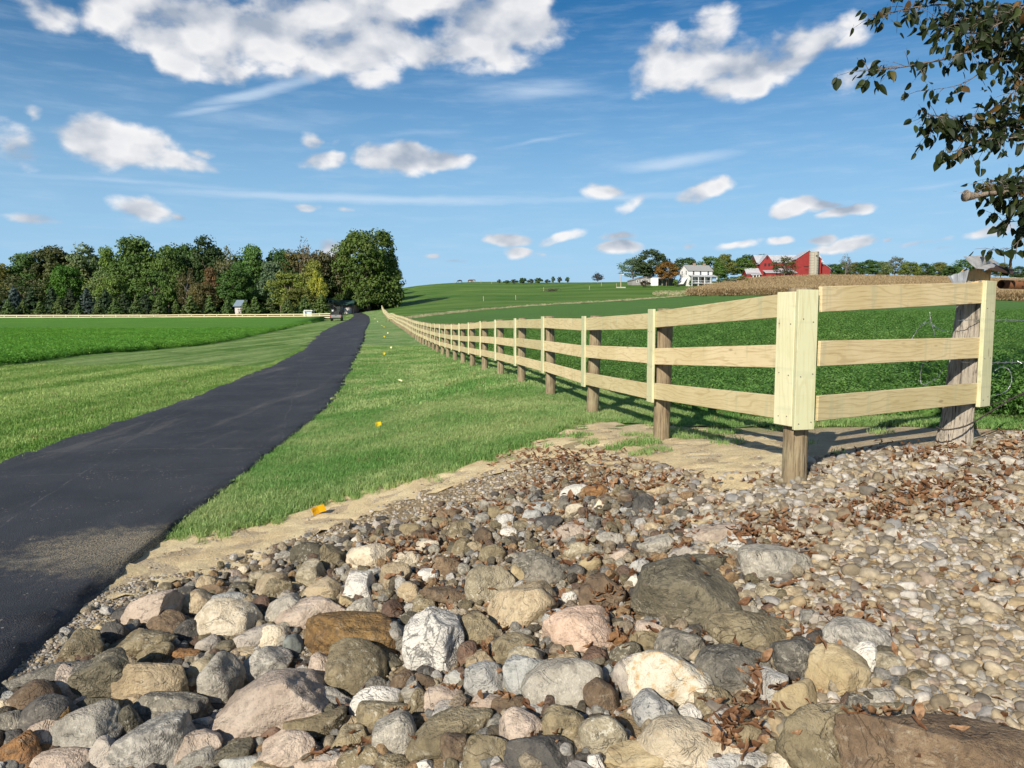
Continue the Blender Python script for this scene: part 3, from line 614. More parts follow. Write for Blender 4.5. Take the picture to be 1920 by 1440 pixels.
# ------------------------------------------------------------------ driveway
def build_drive():
    n = 620
    s = np.linspace(0, 1, n) ** 2.0
    def res(P):
        L = np.concatenate([[0], np.cumsum(np.linalg.norm(np.diff(P, axis=0), axis=1))]); return np.stack([np.interp(s * L[-1], L, P[:, k]) for k in (0, 1)], -1)
    A, B = res(RL), res(RR)
    r = np.random.default_rng(5)
    def rag(k, a): return np.convolve(r.normal(0, 1, n + 8), np.ones(k) / k, 'same')[4:-4] * a * math.sqrt(k)
    d = np.clip(np.hypot(B[:, 0], B[:, 1]) / 10, .6, 4)
    jit = (rag(2, .008) + rag(9, .012)) * d; jil = (rag(2, .008) + rag(9, .012)) * np.clip(np.hypot(A[:, 0], A[:, 1]) / 10, .6, 4)
    B = B + np.column_stack([jit, 0 * jit]); A = A + np.column_stack([jil, 0 * jil])
    w = B - A; cols = []
    th = .075
    for t, dz in ((-.020, -.09), (-.008, .02), (.0, .055), (.02, th), (.12, th), (.25, th), (.38, th + .004), (.5, th + .006), (.62, th + .004), (.75, th), (.88, th), (.965, th), (.985, .062), (.995, .045), (1.003, .012), (1.014, -.04), (1.02, -.10)):
        q = A + w * t; zz = tz(q[:, 0], q[:, 1])
        e = rag(1, .006) + rag(2, .008) + rag(5, .007) if t > .96 or t < .01 else 0
        cols.append(np.column_stack([q[:, 0] + (e if t > .96 else 0), q[:, 1], zz + dz + np.array(e) * .9]))
    V = np.stack(cols, 1); k = V.shape[1]; i = np.arange(n * k).reshape(n, k)
    f = np.stack([i[:-1, :-1], i[:-1, 1:], i[1:, 1:], i[1:, :-1]], -1).reshape(-1, 4)
    obj('driveway', mesh_np('driveway', V.reshape(-1, 3), f, asphalt_mat(), True), kind='structure')
build_drive()

# ------------------------------------------------------------------ instanced ground cover
PROTO = {}
def proto_col(name, meshes):
    c = bpy.data.collections.new(name)
    for k, me in enumerate(meshes): c.objects.link(bpy.data.objects.new('%s_%02d' % (name, k), me))
    PROTO[name] = c; return c
def scatter(name, pts, rots, scl, col, nkind, label, cat):
    me = bpy.data.meshes.new(name); n = len(pts)
    me.vertices.add(n); me.vertices.foreach_set('co', np.asarray(pts, np.float32).ravel())
    a = me.attributes.new('rot', 'FLOAT_VECTOR', 'POINT'); a.data.foreach_set('vector', np.asarray(rots, np.float32).ravel())
    scl = np.asarray(scl, np.float32); scl = np.repeat(scl[:, None], 3, 1) if scl.ndim == 1 else scl
    a = me.attributes.new('scl', 'FLOAT_VECTOR', 'POINT'); a.data.foreach_set('vector', scl.ravel())
    a = me.attributes.new('pick', 'INT', 'POINT'); a.data.foreach_set('value', RNG.integers(0, nkind, n).astype(np.int32))
    ng = bpy.data.node_groups.new(name, 'GeometryNodeTree')
    ng.interface.new_socket('Geometry', in_out='INPUT', socket_type='NodeSocketGeometry'); ng.interface.new_socket('Geometry', in_out='OUTPUT', socket_type='NodeSocketGeometry')
    gi = ng.nodes.new('NodeGroupInput'); go = ng.nodes.new('NodeGroupOutput')
    iop = ng.nodes.new('GeometryNodeInstanceOnPoints'); ci = ng.nodes.new('GeometryNodeCollectionInfo')
    ci.inputs['Collection'].default_value = col; ci.inputs['Separate Children'].default_value = True; ci.inputs['Reset Children'].default_value = True
    def na(k, t): q = ng.nodes.new('GeometryNodeInputNamedAttribute'); q.data_type = t; q.inputs[0].default_value = k; return q.outputs[0]
    e = ng.nodes.new('FunctionNodeEulerToRotation'); ng.links.new(na('rot', 'FLOAT_VECTOR'), e.inputs[0])
    ng.links.new(gi.outputs[0], iop.inputs['Points']); ng.links.new(ci.outputs[0], iop.inputs['Instance'])
    iop.inputs['Pick Instance'].default_value = True; ng.links.new(na('pick', 'INT'), iop.inputs['Instance Index'])
    ng.links.new(e.outputs[0], iop.inputs['Rotation']); ng.links.new(na('scl', 'FLOAT_VECTOR'), iop.inputs['Scale'])
    ng.links.new(iop.outputs[0], go.inputs[0])
    o = obj(name, me, label=label, cat=cat, kind='stuff'); md = o.modifiers.new('scatter', 'NODES'); md.node_group = ng
    return o
def tuft(seed, n, h, spread, wid, lean):
    r = np.random.default_rng(seed); V = []; Fc = []
    for k in range(n):
        a = r.uniform(0, 6.283); rr = spread * math.sqrt(r.uniform()); bx, by = rr * math.cos(a), rr * math.sin(a)
        d = r.uniform(0, 6.283); L = h * r.uniform(.45, 1.1); ln = lean * r.uniform(.2, 1.2); w = wid * r.uniform(.7, 1.2)
        px, py = -math.sin(d) * w, math.cos(d) * w; b = len(V)
        for t, ww in ((0, 1), (.55, .8)):
            ox, oy, oz = math.cos(d) * ln * t * t * L, math.sin(d) * ln * t * t * L, L * t * (1 - .25 * ln * t)
            V += [(bx + ox - px * ww, by + oy - py * ww, oz), (bx + ox + px * ww, by + oy + py * ww, oz)]
        V.append((bx + math.cos(d) * ln * L, by + math.sin(d) * ln * L, L * (1 - .25 * ln)))
        Fc += [[b, b + 1, b + 3, b + 2], [b + 2, b + 3, b + 4]]
    return V, Fc
def leafy(seed, n, h, spread, s):
    """clump of small trefoil-like leaves on hidden stems"""
    r = np.random.default_rng(seed); V = []; Fc = []
    for k in range(n):
        a = r.uniform(0, 6.283); rr = spread * math.sqrt(r.uniform()); z = h * (1 - .75 * r.uniform() ** 2) * (1 - .5 * (rr / spread) ** 2)
        c = Vector((rr * math.cos(a), rr * math.sin(a), z)); nrm = Vector((r.normal(0, .55), r.normal(0, .55), 1)).normalized(); t = nrm.orthogonal().normalized(); t = Quaternion(nrm, r.uniform(0, 6.28)) @ t; u = nrm.cross(t)
        q = s * r.uniform(.7, 1.3); b = len(V)
        V += [tuple(c - t * q), tuple(c + u * q * .45), tuple(c + t * q), tuple(c - u * q * .45)]; Fc.append([b, b + 1, b + 2, b + 3])
    return V, Fc
def mk(name, vf, m):
    me = bpy.data.meshes.new(name); me.from_pydata(vf[0], [], vf[1]); me.materials.append(m); return me
def rand_in(poly, n, lo, hi, want=None, wide=.80):
    out = []
    while sum(map(len, out)) < n:
        q = RNG.uniform(lo, hi, (n * 2, 2)); q = q[pip(poly, q[:, 0], q[:, 1])]
        q = q[np.abs(q[:, 0] / np.maximum(q[:, 1], .1)) < wide]
        if want is not None: q = q[want(q)]
        if len(q) == 0: break
        out.append(q)
    return np.vstack(out)[:n] if out else np.zeros((0, 2))
def zr(n, tilt=.12): return np.column_stack([RNG.normal(0, tilt, n), RNG.normal(0, tilt, n), RNG.uniform(0, 6.283, n)])
bv = blade_mat('verge'); bmn = blade_mat('mown'); bcl = blade_mat('crop_l'); bcr = blade_mat('crop_r')
pc_v = proto_col('verge_tuft', [mk('verge_tuft', tuft(k, 20, .056, .055, .0026, 1.0), bv) for k in range(6)])
pc_vf = proto_col('verge_tuft_far', [mk('verge_tuft_far', tuft(30 + k, 24, .06, .14, .006, .9), bv) for k in range(5)])
pc_m = proto_col('mown_tuft', [mk('mown_tuft', tuft(60 + k, 20, .055, .11, .0045, .7), bmn) for k in range(5)])
pc_cr = proto_col('crop_clump', [mk('crop_clump', leafy(k, 110, .32, .2, .017), bcr) for k in range(5)])
pc_cl = proto_col('crop_clump_left', [mk('crop_clump_left', leafy(20 + k, 80, .30, .26, .034), bcl) for k in range(5)])
def grow(name, q, col, nk, sc, label, cat, dz=.0, tilt=.12):
    z = tz(q[:, 0], q[:, 1]) + dz
    return scatter(name, np.column_stack([q, z]), zr(len(q), tilt), sc, col, nk, label, cat)
def clumpy(q): return np.sin(q[:, 0] * 5.3 + 2 * np.sin(q[:, 1] * 4.1)) * np.sin(q[:, 1] * 6.1 + 1.5 * np.sin(q[:, 0] * 3.7)) + RNG.normal(0, .15, len(q)) + np.clip((q[:, 1] - q[:, 0] * .5 - 5.6) * .35, -.3, .35)
def bare(q):                      # thin and bare places near the fence foot
    d = np.minimum(dist_line(fence_pts[:6], q[:, 0], q[:, 1]), 9); n = np.sin(q[:, 0] * 3.1 + 1.7 * np.sin(q[:, 1] * 1.9)) * np.sin(q[:, 1] * 2.7)
    near_soil = (q[:, 1] < 9.2 + n * .5) & (q[:, 0] > .55 + .25 * n) & (q[:, 0] < 3.2)
    return np.where(near_soil, RNG.uniform(0, 1, len(q)) < .10, True)
q1 = rand_in(VERGE, 52000, (-3.4, 5.8), (9, 13.5), bare); q2 = rand_in(VERGE, 22000, (-8.5, 13), (6, 42))
edge_q = np.vstack([verge_edge[RNG.integers(0, len(verge_edge), 1500)] + RNG.normal(0, .05, (1500, 2)), RR[(RR[:, 1] > 6) & (RR[:, 1] < 22)][RNG.integers(0, ((RR[:, 1] > 6) & (RR[:, 1] < 22)).sum(), 1500)] + RNG.normal(0, .04, (1500, 2)) + np.array([.10, 0])])
sg = rand_in(np.array([(.3, 8.2), (1.0, 6.6), (2.4, 5.6), (4.6, 6.6), (5, 7.6), (3, 8.6), (1, 9.4)]), 450, (.2, 5.5), (5.2, 9.5), lambda q: clumpy(q) > .8)
ve = verge_edge[RNG.integers(0, len(verge_edge), 1400)] + np.abs(RNG.normal(0, .13, (1400, 1))) * np.array([.35, -.94])
q1 = np.vstack([q1, edge_q, sg, ve[clumpy(ve) > .25]])
grow('grass', q1, pc_v, 6, RNG.uniform(.6, 1.35, len(q1)), 'short green turf on the verge beside the driveway', 'grass', .01)
grow('grass', q2, pc_vf, 5, RNG.uniform(.6, 1.3, len(q2)), 'grass further along the verge beside the fence', 'grass', .01)
q3 = rand_in(LAWN, 26000, (-22, 5), (-5.5, 26)); el_ = RL[(RL[:, 1] > 4) & (RL[:, 1] < 40)]
q3 = np.vstack([q3, el_[RNG.integers(0, len(el_), 3500)] + RNG.normal(0, .07, (3500, 2)) - np.array([.08, 0])])
grow('grass', q3, pc_m, 5, RNG.uniform(.7, 1.5, len(q3)), 'mown grass on the far side of the driveway', 'grass', .005)
q4 = rand_in(CROP_R, 22000, (-2, 7.2), (16, 22)); q5 = rand_in(CROP_R, 16000, (-4, 20), (34, 60))
grow('alfalfa', q4, pc_cr, 5, RNG.uniform(.65, 1.25, len(q4)), 'leafy crop plants close behind the fence', 'crop', .0)
grow('alfalfa', q5, pc_cr, 5, RNG.uniform(1.0, 1.9, len(q5)) * np.array([[1., 1., .62]]).repeat(len(q5), 0).T[0], 'leafy crop plants further out in the field', 'crop', .02)
q6 = rand_in(CROP_L, 24000, (-60, 20), (-10, 80)); e6 = CROP_L_EDGE[RNG.integers(0, len(CROP_L_EDGE), 2500)] + RNG.normal(0, .25, (2500, 2)); q6 = np.vstack([q6, e6])
grow('alfalfa', q6, pc_cl, 5, RNG.uniform(.7, 1.2, len(q6)), 'bright green crop plants beyond the mown lawn', 'crop', .0)

# ------------------------------------------------------------------ board fence
M_rail = wood_mat('rail_board', (.62, .500, .275), (.69, .570, .335), (.36, .240, .095))
M_rail2 = wood_mat('end_board', (.56, .450, .235), (.62, .515, .295), (.31, .215, .09))
M_batten = wood_mat('batten_board', (.565, .550, .335), (.615, .590, .385), (.40, .335, .165), .7, .4)
M_post = post_mat('round_post', (.250, .185, .110), (.330, .275, .165), (.085, .055, .032))
M_old = post_mat('weathered_post', (.43, .375, .30), (.31, .265, .205), (.100, .083, .066))
M_tan = simple('cut_wood', (.48, .315, .150), .8, .2, 14, 0, .3)
M_nail = simple('nail', (.12, .10, .08), .5)
def board(L, h, t, seed=0):
    """bevelled sawn board, X from 0 to L, centred on Y and Z"""
    bm = bmesh.new(); bmesh.ops.create_cube(bm, size=1)
    for v in bm.verts: v.co = Vector(((v.co.x + .5) * L, v.co.y * t, v.co.z * h))
    bmesh.ops.bevel(bm, geom=bm.edges[:], offset=.003, segments=1, affect='EDGES')
    me = bpy.data.meshes.new('board'); bm.to_mesh(me); bm.free(); return me
def place_board(name, p, q, h, t, m, parent, extra=0.0):
    p, q = Vector(p), Vector(q); d = q - p; L = d.length + extra
    key = (round(L, 2), h, t, m.name)
    me = place_board.cache.get(key)
    if me is None: me = board(round(L, 2), h, t); me.materials.append(m); place_board.cache[key] = me
    o = obj(name, me, parent); x = d.normalized(); y = Vector((0, 0, 1)).cross(x).normalized(); z = x.cross(y)
    mt = Matrix((x, y, z)).transposed().to_4x4(); mt.translation = p - x * extra / 2; o.matrix_world = mt
    return o
place_board.cache = {}
def round_post_mesh(h, r, seed):
    rr = random.Random(seed); mb = MB(); n = 14
    zs = [-.35, 0, h * .3, h * .6, h - .012, h]; V = []; ph = rr.uniform(0, 6)
    for i, z in enumerate(zs):
        k = r * (1.03 - .05 * z / h) * (.93 if i == 5 else 1)
        for j in range(n):
            a = 2 * math.pi * j / n; e = k * (1 + .03 * math.sin(3 * a + ph + z) + rr.uniform(-.012, .012))
            V.append((e * math.cos(a) + .008 * math.sin(z * 2 + ph), e * math.sin(a), z))
    f = [[i * n + j, i * n + (j + 1) % n, (i + 1) * n + (j + 1) % n, (i + 1) * n + j] for i in range(len(zs) - 1) for j in range(n)] + [list(range((len(zs) - 1) * n, len(zs) * n))]
    me = bpy.data.meshes.new('post'); me.from_pydata(V, [], f); me.materials.append(M_post)
    sm = np.ones(len(me.polygons), bool); sm[-1] = False; me.polygons.foreach_set('use_smooth', sm); return me
post_meshes = [round_post_mesh(1.28, .078, k) for k in range(6)]
RAILZ = (.48, .82, 1.17)
def batten_between(par, x, y, z0, z1, nrm, w=.15, t=.025, mat=None):
    """upright board facing along NRM (horizontal unit)"""
    o = place_board('batten', (x, y, z0), (x, y, z1), w, t, mat or M_batten, par)
    zx = Vector((0, 0, 1)); yv = Vector((nrm[0], nrm[1], 0)).normalized(); zz = zx.cross(yv)
    mt = Matrix((zx, yv, zz)).transposed().to_4x4(); mt.translation = Vector((x, y, z0)); o.matrix_world = mt; return o
fence = empty('board_fence', (1.89, 5.1, z1(1.89, 5.1)), label='long new pale board fence on round posts running beside the driveway', cat='fence')
def parent_keep(o, par):
    mw = o.matrix_world.copy(); o.parent = par; o.matrix_parent_inverse = Matrix.Translation(-par.location); o.matrix_world = mw
ys = [5.1]
while ys[-1] < 205: ys.append(ys[-1] + 2.44 * .984)
FP = []
for i, y in enumerate(ys):
    x = FENCE(y)
    FP.append(Vector((x, y, z1(x, y))))
zf = np.array([p.z for p in FP]); k = np.arange(len(zf))
zf = zf + np.where(k > 30, .10 * np.sin(k * .33), 0) * np.clip((k - 30) / 15, 0, 1)     # roll of the ground further out
zf[3:] = np.convolve(np.pad(zf, 2, 'edge'), np.ones(5) / 5, 'valid')[3:]
fn = Vector((-.984, -.176, 0))                                  # towards the drive
NR, NB = [], []
for i, p in enumerate(FP):
    c = p.copy(); o = obj('post', post_meshes[i % 6], fence); o.location = Vector((p.x, p.y, min(zf[i], p.z + .03))) - fence.location; o.rotation_euler = (RNG.normal(0, .012), RNG.normal(0, .012), i * 2.1)
    if i == 0: o.scale = (1.0, 1.0, 1.0)
    fp = p + fn * .098
    if i:
        b = batten_between(fence, fp.x + fn.x * .026, fp.y + fn.y * .026, zf[i] + .375, zf[i] + 1.275, fn); b.parent = fence; b.matrix_parent_inverse = Matrix.Translation(-fence.location); NB.append(b)
    if i + 1 < len(FP):
        q = FP[i + 1] + fn * .098
        for hz in RAILZ:
            a_ = Vector((fp.x, fp.y, zf[i] + hz + RNG.normal(0, .006))); b_ = Vector((q.x, q.y, zf[i + 1] + hz + RNG.normal(0, .006)))
            if i == 0: a_ += (b_ - a_).normalized() * .045
            r_ = place_board('rail', a_, b_, .155, .025, M_rail, fence, -.004); r_.matrix_parent_inverse = Matrix.Translation(-fence.location); NR.append(r_)
# corner: two broad uprights meeting at an edge, then the short end bay to the old post
ez = Vector((.823, .568, 0)).normalized(); en = Vector((ez.y, -ez.x, 0))
c0 = FP[0]
def kid(o): o.matrix_parent_inverse = Matrix.Translation(-fence.location); return o
pz0, pz1 = zf[0] + .375, zf[0] + 1.265
vl, vv_ = Vector((-.94, .34, 0)), Vector((.34, .94, 0)); E = c0 - vv_ * .142 - vl * -.035
def face_board(p, q, z0, z1_, t):
    d = (q - p); n_ = Vector((d.y, -d.x, 0)).normalized()
    if n_.dot(vv_) > 0: n_ = -n_
    m_ = (p + q) / 2 + n_ * t / 2; kid(batten_between(fence, m_.x, m_.y, z0, z1_, n_, round(d.length, 3), t))
face_board(E - vl * .016, E + vl * .096 + vv_ * .118, pz0 + .006, pz1 - .010, .026)
face_board(E - vl * .002 - vv_ * .024, E - vl * .122 + vv_ * .052, pz0 - .012, pz1 - .002, .03)
e0 = c0 + en * .122 + ez * .024; e1 = Vector((OLDP[0], OLDP[1], z1(*OLDP))) + en * .135 + ez * .02
ZR0 = [zat(y, 5.15) for y in (761, 661, 562)]; ZR1 = [zat(y, 6.15) for y in (737, 652, 549)]
for a, b in zip(ZR0, ZR1):
    kid(place_board('rail', (e0.x, e0.y, a), (e1.x, e1.y, b), .165, .026, M_rail2, fence, .0))
eb = e1 + ez * .06
kid(batten_between(fence, eb.x + en.x * .024, eb.y + en.y * .024, zat(764, 6.1), zat(526, 6.1), en, .165, .036))
# nail heads on the near boards
nail_me = MB().tube([(0, 0, 0), (0, 0, .003)], .0036, 8).mesh('nail', M_nail)
def nails(bt, L, w, t):
    for u in (.06, .40, .78):
        for v in (-.28, .27):
            o = obj('nail', nail_me, fence); mt = bt.matrix_world @ Matrix.Translation((L * (u + random.uniform(-.02, .02)), t / 2 + .0005, w * (v + random.uniform(-.06, .06)))) @ Matrix.Rotation(R(-90), 4, 'X'); o.matrix_parent_inverse = Matrix.Translation(-fence.location); o.matrix_world = mt
bpy.context.view_layer.update()
for bt in NB[:6] + [o for o in fence.children if o.name.startswith('batten') and o not in NB][:3]: 
    bb = [Vector(c) for c in bt.bound_box]; L = max(c.x for c in bb); nails(bt, L, max(c.z for c in bb) * 2, max(c.y for c in bb) * 2)

# ------------------------------------------------------------------ second fence, across the far end of the left field
f2a = Vector((at(-150, 152), 152, 0)); f2b = Vector((at(624, 147), 147, 0))
fence2 = empty('board_fence', (f2a.x, f2a.y, z1(f2a.x, f2a.y)), label='distant pale board fence crossing beyond the bright green field', cat='fence')
n2 = int((f2b - f2a).length / 2.44); p_prev = None; m2r = board(round((f2b - f2a).length / n2, 3), .16, .03); M_far = simple('pale_board', (.70, .60, .37), .75, .06, 1); m2r.materials.append(M_far); m2b = MB().box(-.08, .08, -.04, -.01, 0, .95).mesh('batten', M_batten)
pm2 = MB().tube([(0, 0, -.3), (0, 0, 1.22)], .08, 8).mesh('post', M_post)
for i in range(n2 + 1):
    p = f2a.lerp(f2b, i / n2); p.z = z1(p.x, p.y) + .12
    o = obj('post', pm2, fence2); o.location = p - fence2.location + Vector((0, .06, 0))
    o = obj('batten', m2b, fence2); o.location = p - fence2.location + Vector((0, -.02, .33))
    if p_prev is not None:
        for hz in RAILZ:
            a, b = p_prev + Vector((0, -.02, hz)), p + Vector((0, -.02, hz)); o = obj('rail', m2r, fence2)
            x = (b - a).normalized(); y = Vector((0, 0, 1)).cross(x).normalized(); mt = Matrix((x, y, x.cross(y))).transposed().to_4x4(); mt.translation = a - fence2.location; o.matrix_local = mt
    p_prev = p

# ------------------------------------------------------------------ old split post with tin cap, gate pipe, wires
M_tin = simple('galvanised_tin', (.34, .35, .36), .42, .28, 9, .35, .15)
M_tinw = simple('white_tin', (.50, .49, .47), .45, .2, 14, .35, .1)
M_rust = simple('rusty_iron', (.150, .065, .030), .75, .3, 18, .3, .3)
M_rustd = simple('rusty_tin_underside', (.080, .048, .034), .7, .3, 12, .3, .2)
M_wire = simple('galvanised_wire', (.46, .47, .48), .4, .15, 30, .8)
M_wired = simple('dark_wire', (.075, .058, .048), .7, .2, 30, .2)
zb = z1(*OLDP)
old = empty('weathered_post', (OLDP[0], OLDP[1], zb), label='thick grey weathered split post under a crumpled tin cap', cat='post')
def old_post():
    rr = random.Random(4); n = 120; V = []; zs = [-.3, 0, .05, .12] + [.12 + i * .075 for i in range(1, 17)] + [1.385, 1.40]
    cr = [(rr.uniform(0, 6.28), rr.uniform(.05, .14), rr.uniform(.010, .034)) for _ in range(18)]
    for z in zs:
        base = .108 + .022 * max(0, 1 - z / .22) - .008 * z
        for j in range(n):
            a = 2 * math.pi * j / n; e = base * (1 + .10 * math.cos(2 * a + .6) + .04 * math.sin(5 * a + z * .8))
            for (ca, cw, cd) in cr:
                da = (a - ca - .10 * math.sin(z * 3 + ca) + math.pi) % (2 * math.pi) - math.pi
                e -= cd * math.exp(-(da / cw) ** 2) * (.6 + .4 * math.sin(z * 2.3 + ca * 5))
            e += rr.uniform(-.0025, .0025)
            V.append((e * math.cos(a) + .085 * z, e * math.sin(a) + .02 * z, z + (.02 * math.cos(3 * a) if z > 1.3 else 0)))
    f = [[i * n + j, i * n + (j + 1) % n, (i + 1) * n + (j + 1) % n, (i + 1) * n + j] for i in range(len(zs) - 1) for j in range(n)] + [list(range((len(zs) - 1) * n, len(zs) * n))]
    me = bpy.data.meshes.new('trunk'); me.from_pydata(V, [], f); me.materials.append(M_old); me.materials.append(M_tan)
    for p in me.polygons: p.material_index = 1 if p.center.z > 1.29 else 0
    me.polygons.foreach_set('use_smooth', np.array([p.index != len(me.polygons) - 1 for p in me.polygons])); return me
obj('trunk', old_post(), old)
def tin(name, p00, p10, p11, p01, m, waves, amp, sag=0., crush=0.):
    """ribbed sheet through four corners (world), ribs along the first edge"""
    nu, nv = 25, 7; rr = random.Random(len(name)); V = []
    n = (p10 - p00).cross(p01 - p00).normalized()
    for j in range(nv):
        for i in range(nu):
            u, v = i / (nu - 1), j / (nv - 1)
            p = p00 * (1 - u) * (1 - v) + p10 * u * (1 - v) + p11 * u * v + p01 * (1 - u) * v
            V.append(p + n * (amp * (abs(math.sin(u * math.pi * waves)) ** 6) + sag * math.sin(u * math.pi) * math.sin(v * math.pi) + crush * math.sin(u * 7 + v * 4) * v))
    f = [[j * nu + i, j * nu + i + 1, (j + 1) * nu + i + 1, (j + 1) * nu + i] for j in range(nv - 1) for i in range(nu - 1)]
    me = bpy.data.meshes.new(name); me.from_pydata([tuple(q - old.location) for q in V], [], f); me.materials.append(m)
    o = obj(name, me, old); md = o.modifiers.new('thick', 'SOLIDIFY'); md.thickness = .0022; return o
PX = lambda px, py, Y: Vector((at(px, Y), Y, zat(py, Y)))
tin('tin_sheet', PX(1772, 518, 6.08), PX(1811, 505, 6.10), PX(1806, 532, 6.02), PX(1784, 534, 6.02), M_tin, 3, .010, .01)
tin('tin_sheet', PX(1799, 481, 6.0), PX(1842, 479, 6.32), PX(1861, 492, 6.36), PX(1822, 503, 6.05), M_tinw, 3, .008, -.02, .006)
tin('tin_sheet', PX(1845, 505, 6.05), PX(1862, 497, 6.3), PX(1894, 505, 6.42), PX(1893, 515, 6.15), M_rustd, 1, .004, -.01)
tin('tin_sheet', PX(1822, 503, 6.05), PX(1861, 491, 6.35), PX(1866, 499, 6.3), PX(1846, 506, 6.06), M_tinw, 2, .005, -.01)
# rusty gate pipe
pipe = MB(); a0, a1 = PX(1872, 533, 6.45), PX(2120, 540, 7.1); n = 20; d = (a1 - a0).normalized(); u = d.orthogonal().normalized(); w = d.cross(u)
V = []; Fc = []
for rr_, q in ((.036, a0), (.036, a1), (.031, a1), (.031, a0 + d * .0)):
    V += [tuple(q + (u * math.cos(2 * math.pi * j / n) + w * math.sin(2 * math.pi * j / n)) * rr_) for j in range(n)]
for k_ in range(4):
    Fc += [[k_ * n + j, k_ * n + (j + 1) % n, ((k_ + 1) % 4) * n + (j + 1) % n, ((k_ + 1) % 4) * n + j] for j in range(n)]
pm = bpy.data.meshes.new('gate_pipe'); pm.from_pydata(V, [], Fc); pm.materials.append(M_rust); pm.polygons.foreach_set('use_smooth', np.ones(len(pm.polygons), bool))
obj('gate_pipe', pm, label='rusty brown open-ended pipe beside the tin-capped post', cat='pipe')
pst = MB(); gx, gy = a1.x - .1, a1.y - .02; pst.tube([(gx, gy, z1(gx, gy) - .2), (gx, gy, a1.z + .06)], .07, 12)
obj('gate_post', pst.mesh('gate_post', M_old, True), label='grey post carrying the far end of the rusty pipe', cat='post')
def strand(pts, r=.0021): return MB().tube(smooth3(pts), r, 5)
def smooth3(pts, k=8):
    P = [Vector(p) for p in pts]; P = [P[0] * 2 - P[1]] + P + [P[-1] * 2 - P[-2]]; o = []
    for i in range(1, len(P) - 2):
        for t in [j / k for j in range(k)]:
            p0, p1, p2, p3 = P[i - 1:i + 3]; o.append(.5 * ((2 * p1) + (p2 - p0) * t + (2 * p0 - 5 * p1 + 4 * p2 - p3) * t * t + (3 * p1 - p0 - 3 * p2 + p3) * t ** 3))
    return o + [P[-2]]
def barbed(name, pts, m, label, r=.0022, every=.11, barb=True):
    q = smooth3(pts); mb = MB(); mb.tube(q, r, 5)
    q2 = [p + Vector((.003 * math.sin(i * 1.9), .003 * math.cos(i * 1.9), .003 * math.cos(i * 1.3))) for i, p in enumerate(q)]; mb.tube(q2, r * .8, 5)
    root = obj(name, mb.mesh(name, m, True), label=label, cat='wire')
    if barb:
        acc = 0; bb = 0
        for a, b in zip(q[:-1], q[1:]):
            acc += (b - a).length
            if acc > every:
                acc = 0; dd = Vector((random.uniform(-1, 1), random.uniform(-1, 1), random.uniform(-1, 1))).normalized() * .016
                k_ = MB().tube([a - dd, a + dd], .0016, 4); k_.tube([a + dd.orthogonal() * .9, a - dd.orthogonal() * .9], .0016, 4); obj('barb', k_.mesh('barb', m), root)
    return root
barbed('barbed_wire', [PX(1795, 601, 6.12), PX(1812, 600, 6.08), PX(1850, 600, 6.2), PX(1880, 600, 6.3), PX(1925, 601, 6.6), PX(2050, 603, 7.2)], M_wire, 'upper barbed strand leaving the tin-capped post at mid height')
barbed('barbed_wire', [PX(1806, 679, 6.12), PX(1840, 680, 6.2), PX(1880, 680, 6.35), PX(1925, 679, 6.6), PX(2050, 680, 7.2)], M_wire, 'lower bright strand leaving the tin-capped post')
barbed('barbed_wire', [PX(1778, 622, 6.2), PX(1760, 617, 6.3), PX(1742, 606, 6.5), PX(1728, 609, 6.6), PX(1716, 625, 6.7), PX(1708, 640, 6.7)], M_wire, 'loose barbed curl hanging between the top and middle end boards', .0019, .07)
barbed('barbed_wire', [PX(1741, 585, 6.5), PX(1745, 605, 6.5), PX(1752, 624, 6.5), PX(1757, 645, 6.5)], M_wire, 'short upright barbed end behind the gap under the top end board', .0019, .06)
barbed('barbed_wire', [PX(1750, 668, 6.4), PX(1734, 680, 6.5), PX(1730, 700, 6.6), PX(1733, 720, 6.6), PX(1757, 712, 6.5), PX(1772, 692, 6.3)], M_wire, 'tangled bright wire behind the gap above the lowest end board', .0019, .08)
barbed('steel_wire', [PX(1870, 695, 6.3), PX(1882, 688, 6.4), PX(1897, 695, 6.4), PX(1902, 715, 6.4), PX(1893, 733, 6.4), PX(1875, 741, 6.3), PX(1860, 742, 6.25)], M_wire, 'pale loop of plain wire standing out beside the end upright', .0024, 9, False)
barbed('steel_cable', [PX(1764, 801, 6.08), PX(1780, 806, 5.99), PX(1805, 803, 5.97), PX(1824, 797, 6.02), PX(1850, 782, 6.2), PX(1885, 760, 6.45), PX(1930, 735, 6.8), PX(2050, 690, 7.3)], M_wired, 'thick rusty cable looped round the foot of the tin-capped post', .0065, 9, False)
barbed('steel_cable', [PX(1826, 769, 6.2), PX(1850, 763, 6.3), PX(1885, 752, 6.5), PX(1930, 738, 6.8), PX(2050, 693, 7.3)], M_wired, 'thin dark cable running off below the end upright', .0035, 9, False)

